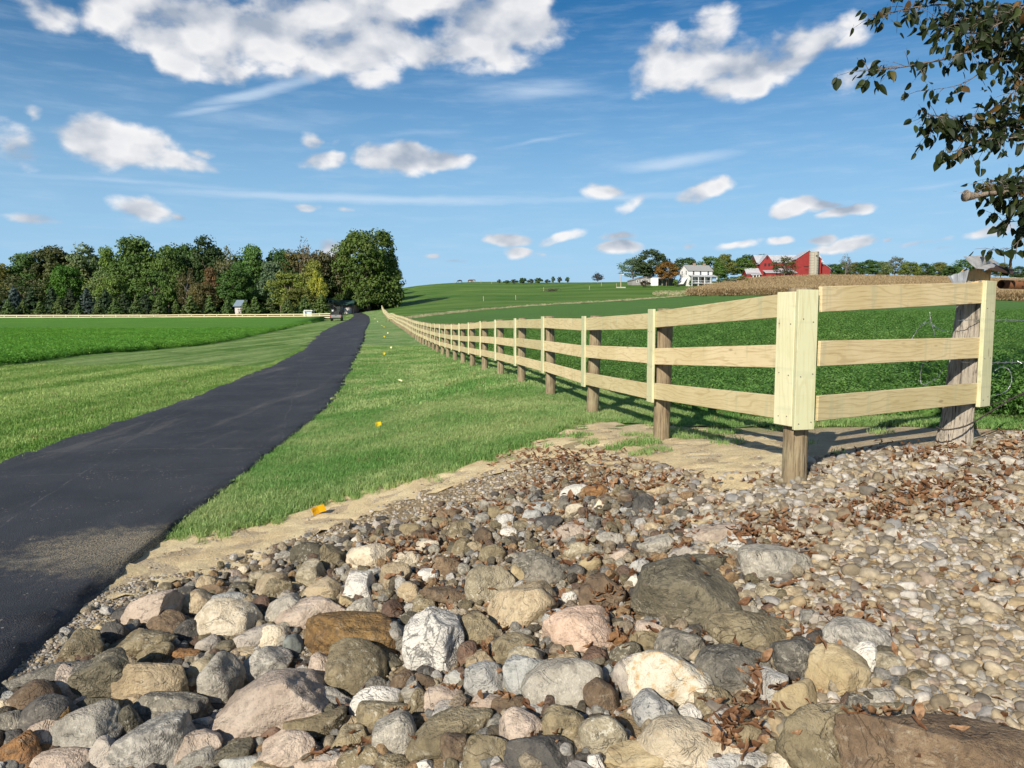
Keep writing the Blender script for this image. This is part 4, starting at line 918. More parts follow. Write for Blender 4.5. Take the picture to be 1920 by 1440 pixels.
# ------------------------------------------------------------------ yellow marker flags
M_flag, _nt, _b = newmat('flag_yellow'); _b.inputs['Base Color'].default_value = (.80, .62, .02, 1); _b.inputs['Roughness'].default_value = .4; add_translucent(_nt, _b, (.85, .60, .02), .3)
M_flago, _nt, _b = newmat('flag_amber'); _b.inputs['Base Color'].default_value = (.72, .40, .01, 1); _b.inputs['Roughness'].default_value = .4; add_translucent(_nt, _b, (.8, .42, .01), .3)
M_flagp, _nt, _b = newmat('flag_pale'); _b.inputs['Base Color'].default_value = (.85, .80, .42, 1); _b.inputs['Roughness'].default_value = .4
def flag(px, py, w, h, m, label, tilt=0., lean=.0, fold=.2, group=None, stand=.12):
    g = ground(px, py); root = empty('marker_flag', g, 0, label=label, cat='flag', group=group)
    n = 6; V = []
    for j in range(2):
        for i in range(n): u = i / (n - 1); V.append((u * w - w / 2, fold * w * math.sin(u * 3.1) - .004, stand + (j - .5) * h))
    V = [(x * math.cos(tilt) - (z - stand) * math.sin(tilt), y, stand + x * math.sin(tilt) + (z - stand) * math.cos(tilt)) for x, y, z in V]
    me = bpy.data.meshes.new('flag_sheet'); me.from_pydata(V, [], [[i, i + 1, n + i + 1, n + i] for i in range(n - 1)]); me.materials.append(m)
    fo = obj('flag_sheet', me, root); md = fo.modifiers.new('thick', 'SOLIDIFY'); md.thickness = .0012
    MB().tube([(-w * .4, 0, -.05), (-w * .42, 0.002, stand * .5), (V[0][0] + .004, 0.003, stand + h * .3)], .0016, 5).build('wire', M_wired, root)
flag(710, 806, .085, .085, M_flag, 'bright yellow square flag standing in the verge grass', .25, 0, .3, 'marker flags', .07)
flag(598, 968, .115, .062, M_flago, 'amber flag lying folded over on the bare sand strip', .35, 0, .35, 'marker flags', .055)
far = [(750, 722, .13, .035, 'flattened pale yellow flag in the verge grass'), (733, 656, .10, .09, 'pale yellow flag nearest the fence, beyond the bright square one'), (720, 668, .12, .10, 'yellow flag midway along the verge'),
       (727, 627, .11, .10, 'small pale flag further along the verge beside the fence'), (720, 634, .12, .11, 'small pale flag further along the verge near the drive'), (716, 612, .12, .10, 'tiny pale flag, first of the far cluster along the verge'), (720, 615, .12, .10, 'tiny pale flag, second of the far cluster along the verge'), (708, 604, .14, .12, 'tiny pale flag, second farthest along the verge'), (703, 599, .14, .12, 'tiny pale flag, farthest of all along the verge')]
for (px, py, w, h, lab) in far: flag(px, py, w * .85, h * .85, M_flagp if w != .12 else M_flag, lab, .3 * (px % 3 - 1), 0, .25, 'marker flags', .12)

# ------------------------------------------------------------------ rocks
def ico(sub):
    bm = bmesh.new(); bmesh.ops.create_icosphere(bm, subdivisions=sub, radius=1); v = np.array([q.co[:] for q in bm.verts]); f = np.array([[q.index for q in p.verts] for p in bm.faces]); bm.free(); return v, f
ICO = {k: ico(k) for k in (2, 3, 4, 5)}
def waves(r, v, f0, amp, n=14):
    o = np.zeros(len(v))
    for _ in range(n):
        k = r.normal(0, 1, 3) * f0; o += np.sin(v @ k + r.uniform(0, 6.28)) * r.uniform(.3, 1)
    return o * amp / math.sqrt(n) * 1.3
def rock_shape(seed, sub, ang=.5):
    """unit rock, -1..1 on each axis. ANG 0: water-rounded, 1: broken and faceted"""
    r = np.random.default_rng(seed); v, f = ICO[sub]; v = v.copy()
    p = 2.0 + r.uniform(0, 1.0)
    v /= (np.abs(v) ** p).sum(1)[:, None] ** (1 / p)
    v = v * (1 + waves(r, v, 1.3, .16))[:, None]
    n_cut = int(4 + 8 * ang)
    for _ in range(n_cut):                       # worn flats and breaks
        nn = r.normal(0, 1, 3); nn[2] = abs(nn[2]) * .8 if r.uniform() < .7 else nn[2]; nn /= np.linalg.norm(nn)
        s = v @ nn; lim = s.max() * (r.uniform(.52, .84) if ang > .3 else r.uniform(.68, .90))
        over = np.maximum(s - lim, 0); soft = .025 + .13 * (1 - ang) ** 1.5
        v = v - nn[None] * (over - soft * over / (over + soft))[:, None]
    nv = v / np.linalg.norm(v, axis=1)[:, None]
    v = v + nv * (waves(r, v, 4.2, .028 + .026 * ang) + waves(r, v, 10, .010 + .016 * ang) + (waves(r, v, 22, .005 + .007 * ang) if sub > 3 else 0))[:, None]
    mn, mx = v.min(0), v.max(0); return (v - (mn + mx) / 2) / ((mx - mn) / 2), f
# photo survey: centre x, y, width, height (pixels of the photograph), stone kind, tilt in degrees, brokenness, own description, short name
A1 = lambda x, y, w, h: (x / 3, 1000 + y / 3, w / 3, h / 3)
A2 = lambda x, y, w, h: (600 + x / 3, 1000 + y / 3, w / 3, h / 3)
A3 = lambda x, y, w, h: (1200 + x / 2.667, 1000 + y / 2.667, w / 2.667, h / 2.667)
A5 = lambda x, y, w, h: (300 + x / 2.4, 740 + y / 2.4, w / 2.4, h / 2.4)
A4 = lambda x, y, w, h: (1000 + x / 2.087, 740 + y / 2.087, w / 2.087, h / 2.087)
RK = [
 (A1, 820, 435, 300, 190, 'pinkg', 25, .6, 'long flat pinkish slab lying near the driveway edge', 'long pinkish slab'), (A1, 985, 410, 130, 130, 'pinkg', 0, .4), (A1, 1110, 400, 170, 140, 'tan', 10, .2),
 (A1, 1290, 495, 330, 215, 'cream', -8, .2, 'big cream boulder speckled all over with dark flecks', 'speckled cream boulder'), (A1, 1225, 400, 270, 120, 'blue', 20, .3, 'pale blue-grey stone leaning behind the speckled cream boulder', 'pale blue stone'), (A1, 1365, 385, 140, 90, 'tan', 0, .3),
 (A1, 1470, 412, 118, 115, 'maroon', 0, .2, 'round reddish brown stone just behind the speckled cream boulder', 'round reddish stone'), (A1, 940, 510, 210, 130, 'brown', -12, .4), (A1, 650, 570, 130, 130, 'slate', 20, .2), (A1, 455, 645, 230, 155, 'olive', 8, .5),
 (A1, 760, 620, 400, 150, 'olive', 12, .5), (A1, 850, 690, 200, 130, 'olive', 25, .4), (A1, 590, 815, 310, 260, 'oliv2', 0, .8, 'big dark olive boulder with a sharp shaded corner near the driveway', 'dark cornered boulder'),
 (A1, 870, 850, 340, 230, 'tan', -5, .3, 'big smooth brownish tan boulder with a flat face', 'smooth tan boulder'), (A1, 270, 800, 560, 160, 'dgrey', 14, .5, 'long low grey slab running along the driveway edge', 'long grey slab'), (A1, 205, 935, 200, 185, 'brown', 0, .2),
 (A1, 390, 870, 115, 180, 'pinkg', 10, .6), (A1, 960, 995, 400, 195, 'dgrey', 4, .3, 'wide grey boulder speckled with pale flecks', 'wide grey speckled boulder'), (A1, 1240, 855, 205, 260, 'grey', -8, .4, 'upright grey boulder with an orange rust patch low down', 'rust-patched boulder'),
 (A1, 1140, 800, 185, 165, 'lichen', 20, .4), (A1, 1465, 985, 600, 330, 'pinkg', 38, .3, 'largest pale pinkish boulder, long and rounded, sloping towards the driveway', 'huge pale pink boulder'), (A1, 1600, 1040, 185, 110, 'mauve', 22, .1, 'smooth flat mauve-grey egg stone against the huge pale pink boulder', 'flat mauve egg'),
 (A1, 1480, 740, 300, 180, 'swirl', 14, .5), (A1, 1440, 590, 230, 130, 'mauve', 25, .2), (A1, 1535, 580, 185, 130, 'cream', 15, .3), (A1, 1655, 640, 105, 130, 'teal', 0, .1, 'smooth blue-green egg-shaped stone', 'blue-green egg'),
 (A1, 2010, 610, 570, 280, 'ochre', -6, .5, 'wide layered ochre and brown boulder', 'layered ochre boulder'), (A1, 1750, 450, 370, 160, 'pinkg', 12, .2, 'long pinkish cream speckled boulder behind the blue-green egg', 'long pink speckled boulder'), (A1, 1600, 440, 210, 150, 'grey', 30, .4),
 (A1, 1810, 335, 210, 130, 'tan', 15, .3), (A1, 1740, 232, 155, 150, 'lichen', 0, .3), (A1, 1730, 118, 175, 125, 'oliv2', 0, .3), (A1, 1870, 148, 130, 150, 'olive', -10, .6), (A1, 1560, 330, 155, 130, 'olive', 0, .3), (A1, 1530, 300, 190, 130, 'tan', 10, .3), (A1, 1465, 262, 125, 105, 'lichen', 0, .3),
 (A1, 1215, 318, 160, 80, 'brown', 0, .4), (A1, 1365, 310, 130, 70, 'oliv2', 0, .4), (A1, 1165, 280, 120, 90, 'tan', 20, .3), (A1, 1040, 340, 110, 70, 'slate', 0, .4), (A1, 930, 310, 80, 55, 'olive', 0, .2), (A1, 690, 460, 110, 80, 'slate', 30, .4),
 (A1, 270, 1060, 270, 230, 'slate', 22, .5, 'dark slate boulder with one flat face, near the driveway corner', 'dark slate boulder'), (A1, 245, 1125, 220, 160, 'pinkg', 18, .5), (A1, 360, 1110, 90, 180, 'ochre', -12, .6, 'narrow upright ochre stone beside the dark slate boulder', 'narrow ochre stone'),
 (A1, 545, 1025, 225, 170, 'oliv2', 12, .4), (A1, 700, 1090, 170, 180, 'oliv2', 20, .2), (A1, 470, 1130, 340, 240, 'grey', 30, .4, 'large grey-tan boulder, high on one end, close to the camera', 'grey-tan slope boulder'), (A1, 120, 1240, 210, 165, 'orange', 10, .7, 'orange-brown angular stone close to the camera', 'orange angular stone'),
 (A1, 262, 1238, 105, 75, 'orange', 0, .4), (A1, 600, 1245, 180, 185, 'mauve', 0, .5, 'upright pink-grey granite point close to the camera', 'pink-grey point'), (A1, 850, 1200, 400, 260, 'swirl', 22, .4, 'large dark boulder marked with pale swirls', 'swirled dark boulder'),
 (A1, 1120, 1090, 200, 120, 'swirl', 18, .4), (A1, 1085, 1235, 300, 190, 'pinkg', 15, .5), (A1, 310, 1295, 330, 130, 'pinkg', 8, .2), (A1, 1100, 1275, 270, 140, 'grey', 18, .3), (A1, 1285, 1245, 260, 130, 'oliv2', 25, .3), (A1, 1630, 1230, 305, 195, 'pinkg', 12, .4),
 (A1, 1360, 1295, 220, 90, 'blue', 0, .2), (A1, 1820, 1285, 310, 110, 'pinkg', 10, .2), (A1, 1765, 1090, 330, 175, 'olive', 10, .3), (A1, 1525, 1150, 175, 115, 'maroon', 15, .4, 'small dark maroon stone beside the huge pale pink boulder', 'dark maroon stone'), (A1, 1440, 1130, 150, 80, 'blue', 15, .3),
 (A1, 80, 1090, 180, 130, 'dgrey', 8, .4), (A1, 80, 1165, 120, 100, 'slate', 0, .5), (A1, 1370, 690, 150, 75, 'tan', 10, .3), (A1, 1165, 630, 130, 90, 'mauve', 30, .2), (A1, 1040, 700, 165, 90, 'orange', 8, .5), (A1, 1060, 555, 135, 115, 'slate', 0, .6), (A1, 962, 605, 80, 62, 'white', 0, .4),
 (A1, 1810, 775, 195, 170, 'pinkg', 15, .3), (A1, 745, 950, 150, 95, 'tan', 25, .3), (A1, 450, 990, 95, 100, 'pinkg', 20, .3), (A1, 1720, 920, 125, 90, 'olive', 25, .4), (A1, 1865, 950, 210, 140, 'swirl', -15, .6), (A1, 1290, 740, 140, 80, 'grey', 20, .3), (A1, 80, 985, 90, 80, 'tan', 0, .2), (A1, 1260, 640, 120, 70, 'oliv2', 20, .4),
 (A2, 290, 130, 265, 140, 'cream', 8, .3), (A2, 490, 148, 165, 90, 'cream', 0, .3), (A2, 605, 72, 135, 82, 'cream', 8, .2), (A2, 800, 90, 125, 120, 'olive', 0, .3), (A2, 925, 35, 110, 90, 'tan', 10, .5), (A2, 730, 185, 180, 105, 'brown', -8, .5), (A2, 608, 235, 122, 80, 'white', 0, .1, 'smooth whitish egg-shaped stone at mid-slope', 'smooth white egg'),
 (A2, 415, 250, 180, 145, 'tan', 15, .3), (A2, 200, 312, 195, 165, 'white', 12, .7, 'rough whitish pointed stone with grey shading', 'rough white peak'), (A2, 500, 330, 125, 120, 'tan', 0, .4), (A2, 960, 290, 275, 230, 'lichen', 0, .3, 'round tan boulder crusted with pale lichen spots', 'lichen-crusted boulder'),
 (A2, 960, 120, 165, 110, 'olive', 25, .5), (A2, 1225, 205, 330, 200, 'dgrey', 18, .9, 'dark angular broken block with a lit tan end face', 'dark broken block'), (A2, 1110, 235, 130, 135, 'sand', 0, .9), (A2, 1140, 420, 385, 235, 'tan', 22, .3, 'big smooth greenish tan boulder tilted towards the fence', 'tilted green-tan boulder'),
 (A2, 1590, 340, 265, 215, 'brown', 0, .3, 'dark brown rounded boulder frosted with tiny pale specks', 'frosted brown boulder'), (A2, 750, 350, 340, 120, 'brown', -28, .9, 'flat dark brown slab tipped up on its edge', 'tipped brown slab'), (A2, 590, 412, 132, 110, 'olive', -15, .1), (A2, 240, 430, 175, 105, 'grey', 5, .4), (A2, 148, 393, 80, 92, 'sand', 0, .7),
 (A2, 400, 440, 150, 112, 'maroon', 15, .6), (A2, 90, 442, 80, 55, 'white', 0, .3), (A2, 755, 478, 155, 120, 'cream', 25, .4), (A2, 520, 500, 130, 100, 'oliv2', -20, .4), (A2, 405, 610, 240, 185, 'grey', 10, .6), (A2, 645, 640, 320, 335, 'vein', 12, .9, 'jagged upright white boulder split by dark veins', 'jagged white boulder'),
 (A2, 890, 550, 260, 190, 'olive', -5, .3), (A2, 1330, 490, 155, 105, 'granite', 10, .2), (A2, 1450, 552, 390, 235, 'pink', 5, .6, 'bright pink boulder with a crack across its face', 'pink cracked boulder'), (A2, 840, 700, 130, 150, 'maroon', 10, .2), (A2, 1090, 650, 300, 140, 'olive', 5, .3), (A2, 1140, 725, 220, 165, 'lichen', 5, .3),
 (A2, 195, 770, 310, 285, 'olive', 15, .25, 'big smooth brownish olive boulder below the layered ochre one', 'smooth olive boulder'), (A2, 390, 720, 180, 115, 'oliv2', -25, .3), (A2, 460, 830, 140, 120, 'brown', 0, .6), (A2, 300, 870, 155, 110, 'dgrey', 15, .3), (A2, 900, 735, 150, 120, 'tan', 10, .3), (A2, 935, 832, 232, 195, 'granite', -5, .4, 'blue-grey granite boulder peppered with black', 'peppered granite boulder'),
 (A2, 1155, 812, 235, 235, 'blue', 0, .8, 'pale blue-grey fractured boulder beside the peppered granite one', 'pale fractured boulder'), (A2, 1370, 862, 440, 265, 'grey', 14, .3, 'large smooth grey boulder shaded darker along its lower side', 'large smooth grey boulder'), (A2, 1585, 930, 195, 205, 'brown', -5, .5), (A2, 1622, 803, 72, 105, 'blue', 10, .3), (A2, 1750, 825, 190, 225, 'mauve', -10, .3),
 (A2, 310, 950, 270, 165, 'white', 18, .2), (A2, 375, 1030, 315, 165, 'olive', -12, .2), (A2, 410, 1150, 235, 225, 'grey', 5, .3), (A2, 560, 960, 112, 145, 'olive', -15, .1), (A2, 520, 910, 115, 105, 'grey', 25, .4), (A2, 705, 930, 215, 140, 'pinkg', 0, .5), (A2, 712, 1000, 132, 95, 'mauve', 12, .2), (A2, 950, 970, 205, 115, 'pinkg', 10, .2),
 (A2, 1060, 980, 215, 125, 'brown', 12, .8), (A2, 1200, 1000, 155, 85, 'granite', 0, .4), (A2, 720, 1125, 450, 230, 'olive', 24, .3, 'long olive boulder lying on a slant close to the camera', 'slanting olive boulder'), (A2, 1150, 1125, 275, 225, 'pinkg', 0, .7, 'pink-grey speckled cone-shaped boulder', 'pink-grey cone'), (A2, 950, 1225, 275, 195, 'olive', 0, .8),
 (A2, 760, 1230, 165, 175, 'brown', 25, .8), (A2, 1375, 1080, 235, 195, 'olive', 0, .3), (A2, 1590, 1145, 245, 215, 'lichen', 10, .2), (A2, 1250, 1250, 405, 185, 'slate', 6, .5, 'wide dark slate boulder at the front edge of the bed', 'wide dark slate'), (A2, 1785, 1262, 330, 155, 'sand', 0, .3, 'yellow sandstone boulder at the front edge of the bed', 'yellow sandstone'),
 (A2, 1562, 1285, 112, 95, 'white', 0, .7), (A2, 240, 1275, 255, 135, 'olive', 5, .2), (A2, 62, 1285, 135, 115, 'mauve', 0, .2), (A2, 410, 1295, 175, 85, 'olive', 0, .3), (A2, 780, 1302, 155, 55, 'blue', 0, .3), (A2, 170, 1165, 175, 135, 'olive', 25, .3), (A2, 40, 1055, 120, 155, 'oliv2', 0, .3), (A2, 70, 950, 220, 140, 'swirl', -28, .7),
 (A2, 1690, 1170, 125, 85, 'olive', 0, .3), (A2, 1470, 92, 195, 92, 'lichen', 6, .2), (A2, 1385, 22, 260, 60, 'grey', 5, .3), (A2, 1720, 690, 165, 130, 'oliv2', 18, .4), (A2, 1395, 720, 145, 92, 'tan', 12, .3), (A2, 1545, 690, 155, 95, 'maroon', 0, .3), (A2, 1840, 620, 190, 130, 'olive', 0, .4),
 (A3, 230, 310, 490, 330, 'oliv2', 0, .35, 'largest dark olive boulder, dome-shaped, half sunk among pebbles', 'great dark dome'), (A3, 335, 150, 230, 105, 'oliv2', 0, .3), (A3, 690, 150, 355, 155, 'grey', -4, .2, 'low whitish grey dome half buried in the pebbles', 'low whitish dome'), (A3, 510, 52, 165, 92, 'white', 0, .3), (A3, 88, 72, 175, 115, 'grey', 25, .4), (A3, 370, 12, 265, 50, 'mauve', 3, .3),
 (A3, 555, 497, 430, 190, 'olive', -5, .3, 'wide olive-tan boulder in front of the great dark dome', 'wide olive-tan boulder'), (A3, 210, 572, 255, 165, 'dgrey', 5, .3), (A3, 70, 505, 200, 135, 'pinkg', 0, .5), (A3, 470, 692, 345, 215, 'dgrey', 0, .35, 'dark grey-brown boulder streaked with light bands', 'streaked dark boulder'), (A3, 150, 742, 400, 275, 'stain', -15, .5, 'creamy white boulder stained orange on top', 'orange-stained white boulder'),
 (A3, 375, 840, 195, 135, 'olive', 0, .5), (A3, 642, 782, 175, 180, 'white', -28, .5, 'white wedge-shaped stone leaning on the split tan one', 'white wedge'), (A3, 792, 628, 245, 190, 'dgrey', -8, .3), (A3, 1000, 712, 285, 210, 'sand', -5, .5, 'tan sandstone boulder with a sunken top', 'sunken-top sandstone'), (A3, 782, 832, 220, 165, 'sand', 0, .4, 'tan stone split by one upright crack', 'split tan stone'),
 (A3, 910, 1045, 405, 310, 'olive', -5, .3, 'large olive-brown boulder with a yellow band down its middle, at the front edge', 'yellow-banded boulder'), (A3, 1560, 1120, 880, 390, 'brown', 0, .75, 'very wide dark brown slab at the front corner of the bed', 'very wide brown slab'), (A3, 242, 1062, 435, 235, 'cream', -8, .3, 'pale cream rounded boulder near the front edge', 'pale cream boulder'), (A3, 530, 1012, 132, 132, 'olive', 0, .1),
 (A3, 440, 935, 175, 100, 'mauve', -10, .3), (A3, 622, 972, 85, 72, 'grey', 0, .2), (A3, 465, 1130, 330, 120, 'granite', 0, .5), (A3, 80, 905, 220, 170, 'granite', -25, .4), (A3, 1095, 540, 300, 170, 'swirl', -10, .4), (A3, 1140, 625, 145, 130, 'white', 0, .5), (A3, 1090, 860, 105, 85, 'dgrey', -25, .1), (A3, 1098, 948, 112, 62, 'dgrey', 0, .1), (A3, 1035, 790, 85, 55, 'dgrey', 0, .1),
 (A3, 900, 430, 115, 65, 'mauve', 0, .3), (A3, 765, 290, 105, 62, 'tan', 0, .6), (A3, 1180, 815, 150, 70, 'grey', 15, .3), (A3, 1240, 650, 130, 90, 'lichen', 0, .2), (A3, 1390, 725, 110, 60, 'olive', 0, .3),
 (A5, 1340, 620, 145, 95, 'olive', 10, .5), (A5, 1460, 650, 90, 100, 'brown', 0, .7), (A5, 1130, 605, 105, 60, 'olive', 0, .3), (A5, 1180, 640, 100, 60, 'brown', 0, .4), (A5, 1560, 572, 80, 70, 'white', 35, .6), (A5, 1670, 552, 95, 65, 'blue', 10, .4), (A5, 1755, 582, 115, 70, 'slate', 20, .3), (A5, 1860, 440, 135, 70, 'white', 15, .3), (A5, 1830, 490, 105, 72, 'dgrey', 0, .4), (A5, 1875, 525, 105, 72, 'cream', 0, .2),
 (A5, 1840, 620, 190, 95, 'pinkg', 0, .4), (A5, 1480, 490, 95, 52, 'grey', 20, .4), (A5, 1530, 530, 110, 60, 'olive', 0, .4), (A5, 1300, 545, 110, 55, 'brown', 0, .4), (A5, 1570, 620, 80, 45, 'white', 0, .1), (A5, 1420, 690, 90, 70, 'tan', 0, .5), (A5, 1630, 590, 80, 45, 'olive', 0, .2), (A5, 900, 610, 70, 45, 'grey', 25, .4), (A5, 1270, 575, 90, 50, 'olive', 0, .3), (A5, 1350, 690, 110, 70, 'oliv2', 0, .4),
 (A4, 245, 380, 95, 52, 'orange', 0, .4), (A4, 430, 437, 95, 92, 'slate', 0, .6), (A4, 500, 370, 140, 62, 'tan', 0, .4), (A4, 720, 545, 190, 72, 'pinkg', 8, .3), (A4, 300, 570, 110, 72, 'grey', 0, .3), (A4, 570, 620, 110, 60, 'mauve', 15, .3), (A4, 60, 500, 110, 55, 'slate', 15, .3), (A4, 30, 445, 90, 60, 'blue', 0, .3), (A4, 470, 520, 80, 45, 'tan', 0, .2), (A4, 640, 500, 90, 40, 'sand', 0, .3),
]
ROCKS = []                                       # (px, py, w, h)
rock_objs = []
def add_rock(px, py, w, h, kind, tilt, ang, sub=4, seed=None):
    d0 = raydir(px, py).normalized(); g = ground(px, py)
    D = (g - Vector((0, 0, EYE))).length
    phi = math.asin(-d0.z); a = w / F * D / 2 / 1.0; Hh = h / F * D
    cz = .52 * Hh / math.cos(phi); b = min(max((a + cz) * .5, .55 * cz), 1.25 * a)
    k = Hh / (2 * math.sqrt((cz * math.cos(phi)) ** 2 + (b * math.sin(phi)) ** 2)); cz *= k; b *= k
    cz = max(cz, .34 * min(a, b))
    p = ground(px, py, cz * .42)
    seed = len(rock_objs) + 1000 if seed is None else seed
    ang = .16 + .62 * ang; v, f = rock_shape(seed, sub, ang)
    t = R(tilt); ca, sa = math.cos(t), math.sin(t)
    if tilt:                                       # tilted stones: the outline given is the upright one
        ca2 = abs(ca); v = v * np.array([a * 1.04, b, cz])
        x, z = v[:, 0].copy(), v[:, 2].copy(); v[:, 0] = x * ca - z * sa; v[:, 2] = x * sa + z * ca
        ex = (v[:, 0].max() - v[:, 0].min()) / 2; v[:, 0] *= a / ex
        ez_ = (v[:, 2].max() - v[:, 2].min()) / 2; v[:, 2] *= min(1.35, max(.75, cz * 1.12 / ez_))
    else: v = v * np.array([a, b, cz])
    me = mesh_np('rock', v, f, RM[kind], True)
    o = obj('rock', me, cat='rock', group='stones of the rock bed'); o.location = p
    rock_objs.append(dict(o=o, px=px, py=py, w=w, h=h, kind=kind, W=2 * a, tilt=tilt, ang=ang, p=p, label=None, short=None))
    return rock_objs[-1]
for e in RK:
    fn_, x, y, w, h, kind, tilt, ang = e[:8]
    px, py, pw, phh = fn_(x, y, w, h)
    r_ = add_rock(px, py, pw, phh, kind, tilt, ang, 5 if pw > 95 else 4)
    if len(e) > 8: r_['label'], r_['short'] = e[8], e[9]
# smaller stones wedged between the surveyed ones
ZONE = [(-20, 1450), (-20, 1330), (60, 1270), (150, 1195), (330, 1100), (430, 1075), (560, 1025), (700, 990), (830, 965), (930, 935), (1060, 905), (1190, 915), (1330, 985), (1420, 1020), (1470, 1090), (1440, 1150), (1560, 1200), (1640, 1240), (1660, 1330), (1600, 1450)]
fills = ['olive', 'olive', 'oliv2', 'brown', 'grey', 'grey', 'tan', 'tan', 'lichen', 'dgrey', 'slate', 'pinkg', 'cream', 'mauve', 'maroon', 'white', 'blue', 'sand', 'orange', 'granite']
tries = 0
while len(rock_objs) < 300 and tries < 30000:
    tries += 1; px, py = random.uniform(-20, 1660), random.uniform(900, 1450)
    if not pip(ZONE, np.array([px]), np.array([py]))[0]: continue
    s = random.uniform(.055, .12) if tries > 9000 else random.uniform(.08, .15)
    g = ground(px, py); D = (g - Vector((0, 0, EYE))).length; pw = s / D * F; ph_ = pw * random.uniform(.55, .85)
    ok = True
    for q in rock_objs:
        if ((px - q['px']) / (.5 * q['w'] + .38 * pw)) ** 2 + ((py - q['py']) / (.5 * q['h'] + .38 * ph_)) ** 2 < (1. if tries < 15000 else .72): ok = False; break
    if ok: add_rock(px, py, pw, ph_, random.choice(fills), random.choice([0, 10, -10, 20, -20]), random.uniform(.1, .7), 4 if py > 1150 else 3)
print('rocks', len(rock_objs), tries)
# ---- a label for every stone: its look, then the marked stones it lies beside
COLW = dict(olive='olive', oliv2='dark olive', brown='brown', ochre='ochre', orange='orange-brown', grey='grey', dgrey='dark grey', slate='dark slate', tan='tan', sand='yellowish', cream='cream', white='white', vein='white', stain='white', pink='pink', pinkg='pinkish', mauve='mauve-grey', maroon='maroon', granite='speckled blue-grey', blue='pale blue-grey', teal='blue-green', swirl='banded grey', lichen='spotted tan')
MARK = [q for q in rock_objs if q['short']]
seen = {q['label'] for q in MARK}
def rel(q, m):
    dx, dy = (q['px'] - m['px']) / (m['w'] + q['w']), (q['py'] - m['py']) / (m['h'] + q['h'])
    if abs(dx) > abs(dy): return 'on the driveway side of' if dx < 0 else 'on the fence side of'
    return 'in front of' if dy > 0 else 'behind'
def gap(q, m): return math.hypot((q['px'] - m['px']) / (m['w'] + q['w']), 1.3 * (q['py'] - m['py']) / (m['h'] + q['h']))
for q in rock_objs:
    if q['label']: continue
    sz = 'tiny' if q['W'] < .075 else 'small' if q['W'] < .13 else 'medium' if q['W'] < .21 else 'large'
    shp = 'flat' if q['w'] > 1.9 * q['h'] else 'upright' if q['h'] > 1.05 * q['w'] else 'angular' if q['ang'] > .55 else 'rounded'
    ms = sorted(MARK, key=lambda m: gap(q, m))[:9]; base = f"{sz} {COLW[q['kind']]} {shp} stone"
    cand = [f"{base} {rel(q, ms[0])} the {ms[0]['short']}"]
    for a in range(8):
        for b in range(9):
            if a != b: cand.append(f"{base} {rel(q, ms[a])} {ms[a]['short']}, {rel(q, ms[b])} {ms[b]['short']}".replace('on the driveway side of', 'driveway side of').replace('on the fence side of', 'fence side of'))
    for c in cand:
        if c not in seen and len(c.split()) <= 16: q['label'] = c; break
    else: q['label'] = cand[0]
    seen.add(q['label'])
for q in rock_objs: q['o']['label'] = q['label']
# ------------------------------------------------------------------ surface of the stone bed, for what lies on it
bpy.context.view_layer.update()
_v, _f, _b0 = [], [], 0
for q in rock_objs:
    me = q['o'].data; n = len(me.vertices); c = np.empty(n * 3, np.float32); me.vertices.foreach_get('co', c); c = c.reshape(-1, 3) + np.array(q['o'].location)
    t = np.empty(len(me.loops), np.int32); me.loops.foreach_get('vertex_index', t); _v.append(c); _f.append(t.reshape(-1, 3) + _b0); _b0 += n
BVH = BVHTree.FromPolygons(np.vstack(_v).tolist(), np.vstack(_f).tolist())

# ------------------------------------------------------------------ pebbles
def pebble_mat():
    m, nt, b = newmat('pebble'); r = info(nt); o = objc(nt)
    cr = nd(nt, 'ShaderNodeValToRGB', None, Fac=r); e = cr.color_ramp; e.interpolation = 'CONSTANT'
    cols = [(0.351, 0.288, 0.192), (0.251, 0.212, 0.154), (0.427, 0.365, 0.272), (0.206, 0.164, 0.108), (0.305, 0.281, 0.241), (0.381, 0.306, 0.196), (0.457, 0.415, 0.349), (0.168, 0.145, 0.116), (0.328, 0.265, 0.175), (0.266, 0.252, 0.233), (0.396, 0.329, 0.231), (0.229, 0.175, 0.116), (0.366, 0.278, 0.164), (0.442, 0.393, 0.321), (0.183, 0.156, 0.126), (0.320, 0.248, 0.189), (0.274, 0.234, 0.167), (0.381, 0.349, 0.307), (0.237, 0.197, 0.140), (0.503, 0.459, 0.398)]
    e.elements[0].color = (*cols[0], 1); e.elements[1].position = 1 / len(cols); e.elements[1].color = (*cols[1], 1)
    for k in range(2, len(cols)): q = e.elements.new(k / len(cols)); q.color = (*cols[k], 1)
    q = vmth(nt, 'ADD', o, nd(nt, 'ShaderNodeCombineXYZ', None, X=mth(nt, 'MULTIPLY', r, 900.), Y=mth(nt, 'MULTIPLY', r, 333.), Z=0.).outputs[0])
    n = noise(nt, q, 1.6, 5, .65); n2 = noise(nt, q, 9, 3, .7)
    c = mixc(nt, sstep(nt, n, .3, .7), vmth(nt, 'MULTIPLY', cr.outputs[0], (.72, .72, .72)), vmth(nt, 'MULTIPLY', cr.outputs[0], (1.15, 1.14, 1.1)))
    c = mixc(nt, mth(nt, 'MULTIPLY', sstep(nt, n2, .55, .75), .5), c, vmth(nt, 'MULTIPLY', cr.outputs[0], (.6, .57, .52)))
    nt.links.new(c, b.inputs['Base Color']); b.inputs['Roughness'].default_value = .7; bump(nt, b, mth(nt, 'ADD', n2, n), .25, .05); return m
M_peb = pebble_mat(); pms = []
for k in range(14):
    v, f = rock_shape(5000 + k, 3, .25 + .05 * (k % 4)); v = v * np.array([1, RNG.uniform(.62, .92), RNG.uniform(.34, .66)]); pms.append(mesh_np('pebble', v, f, M_peb, True))
pc_p = proto_col('pebble_shape', pms)
GRAVEL = np.array(BED)
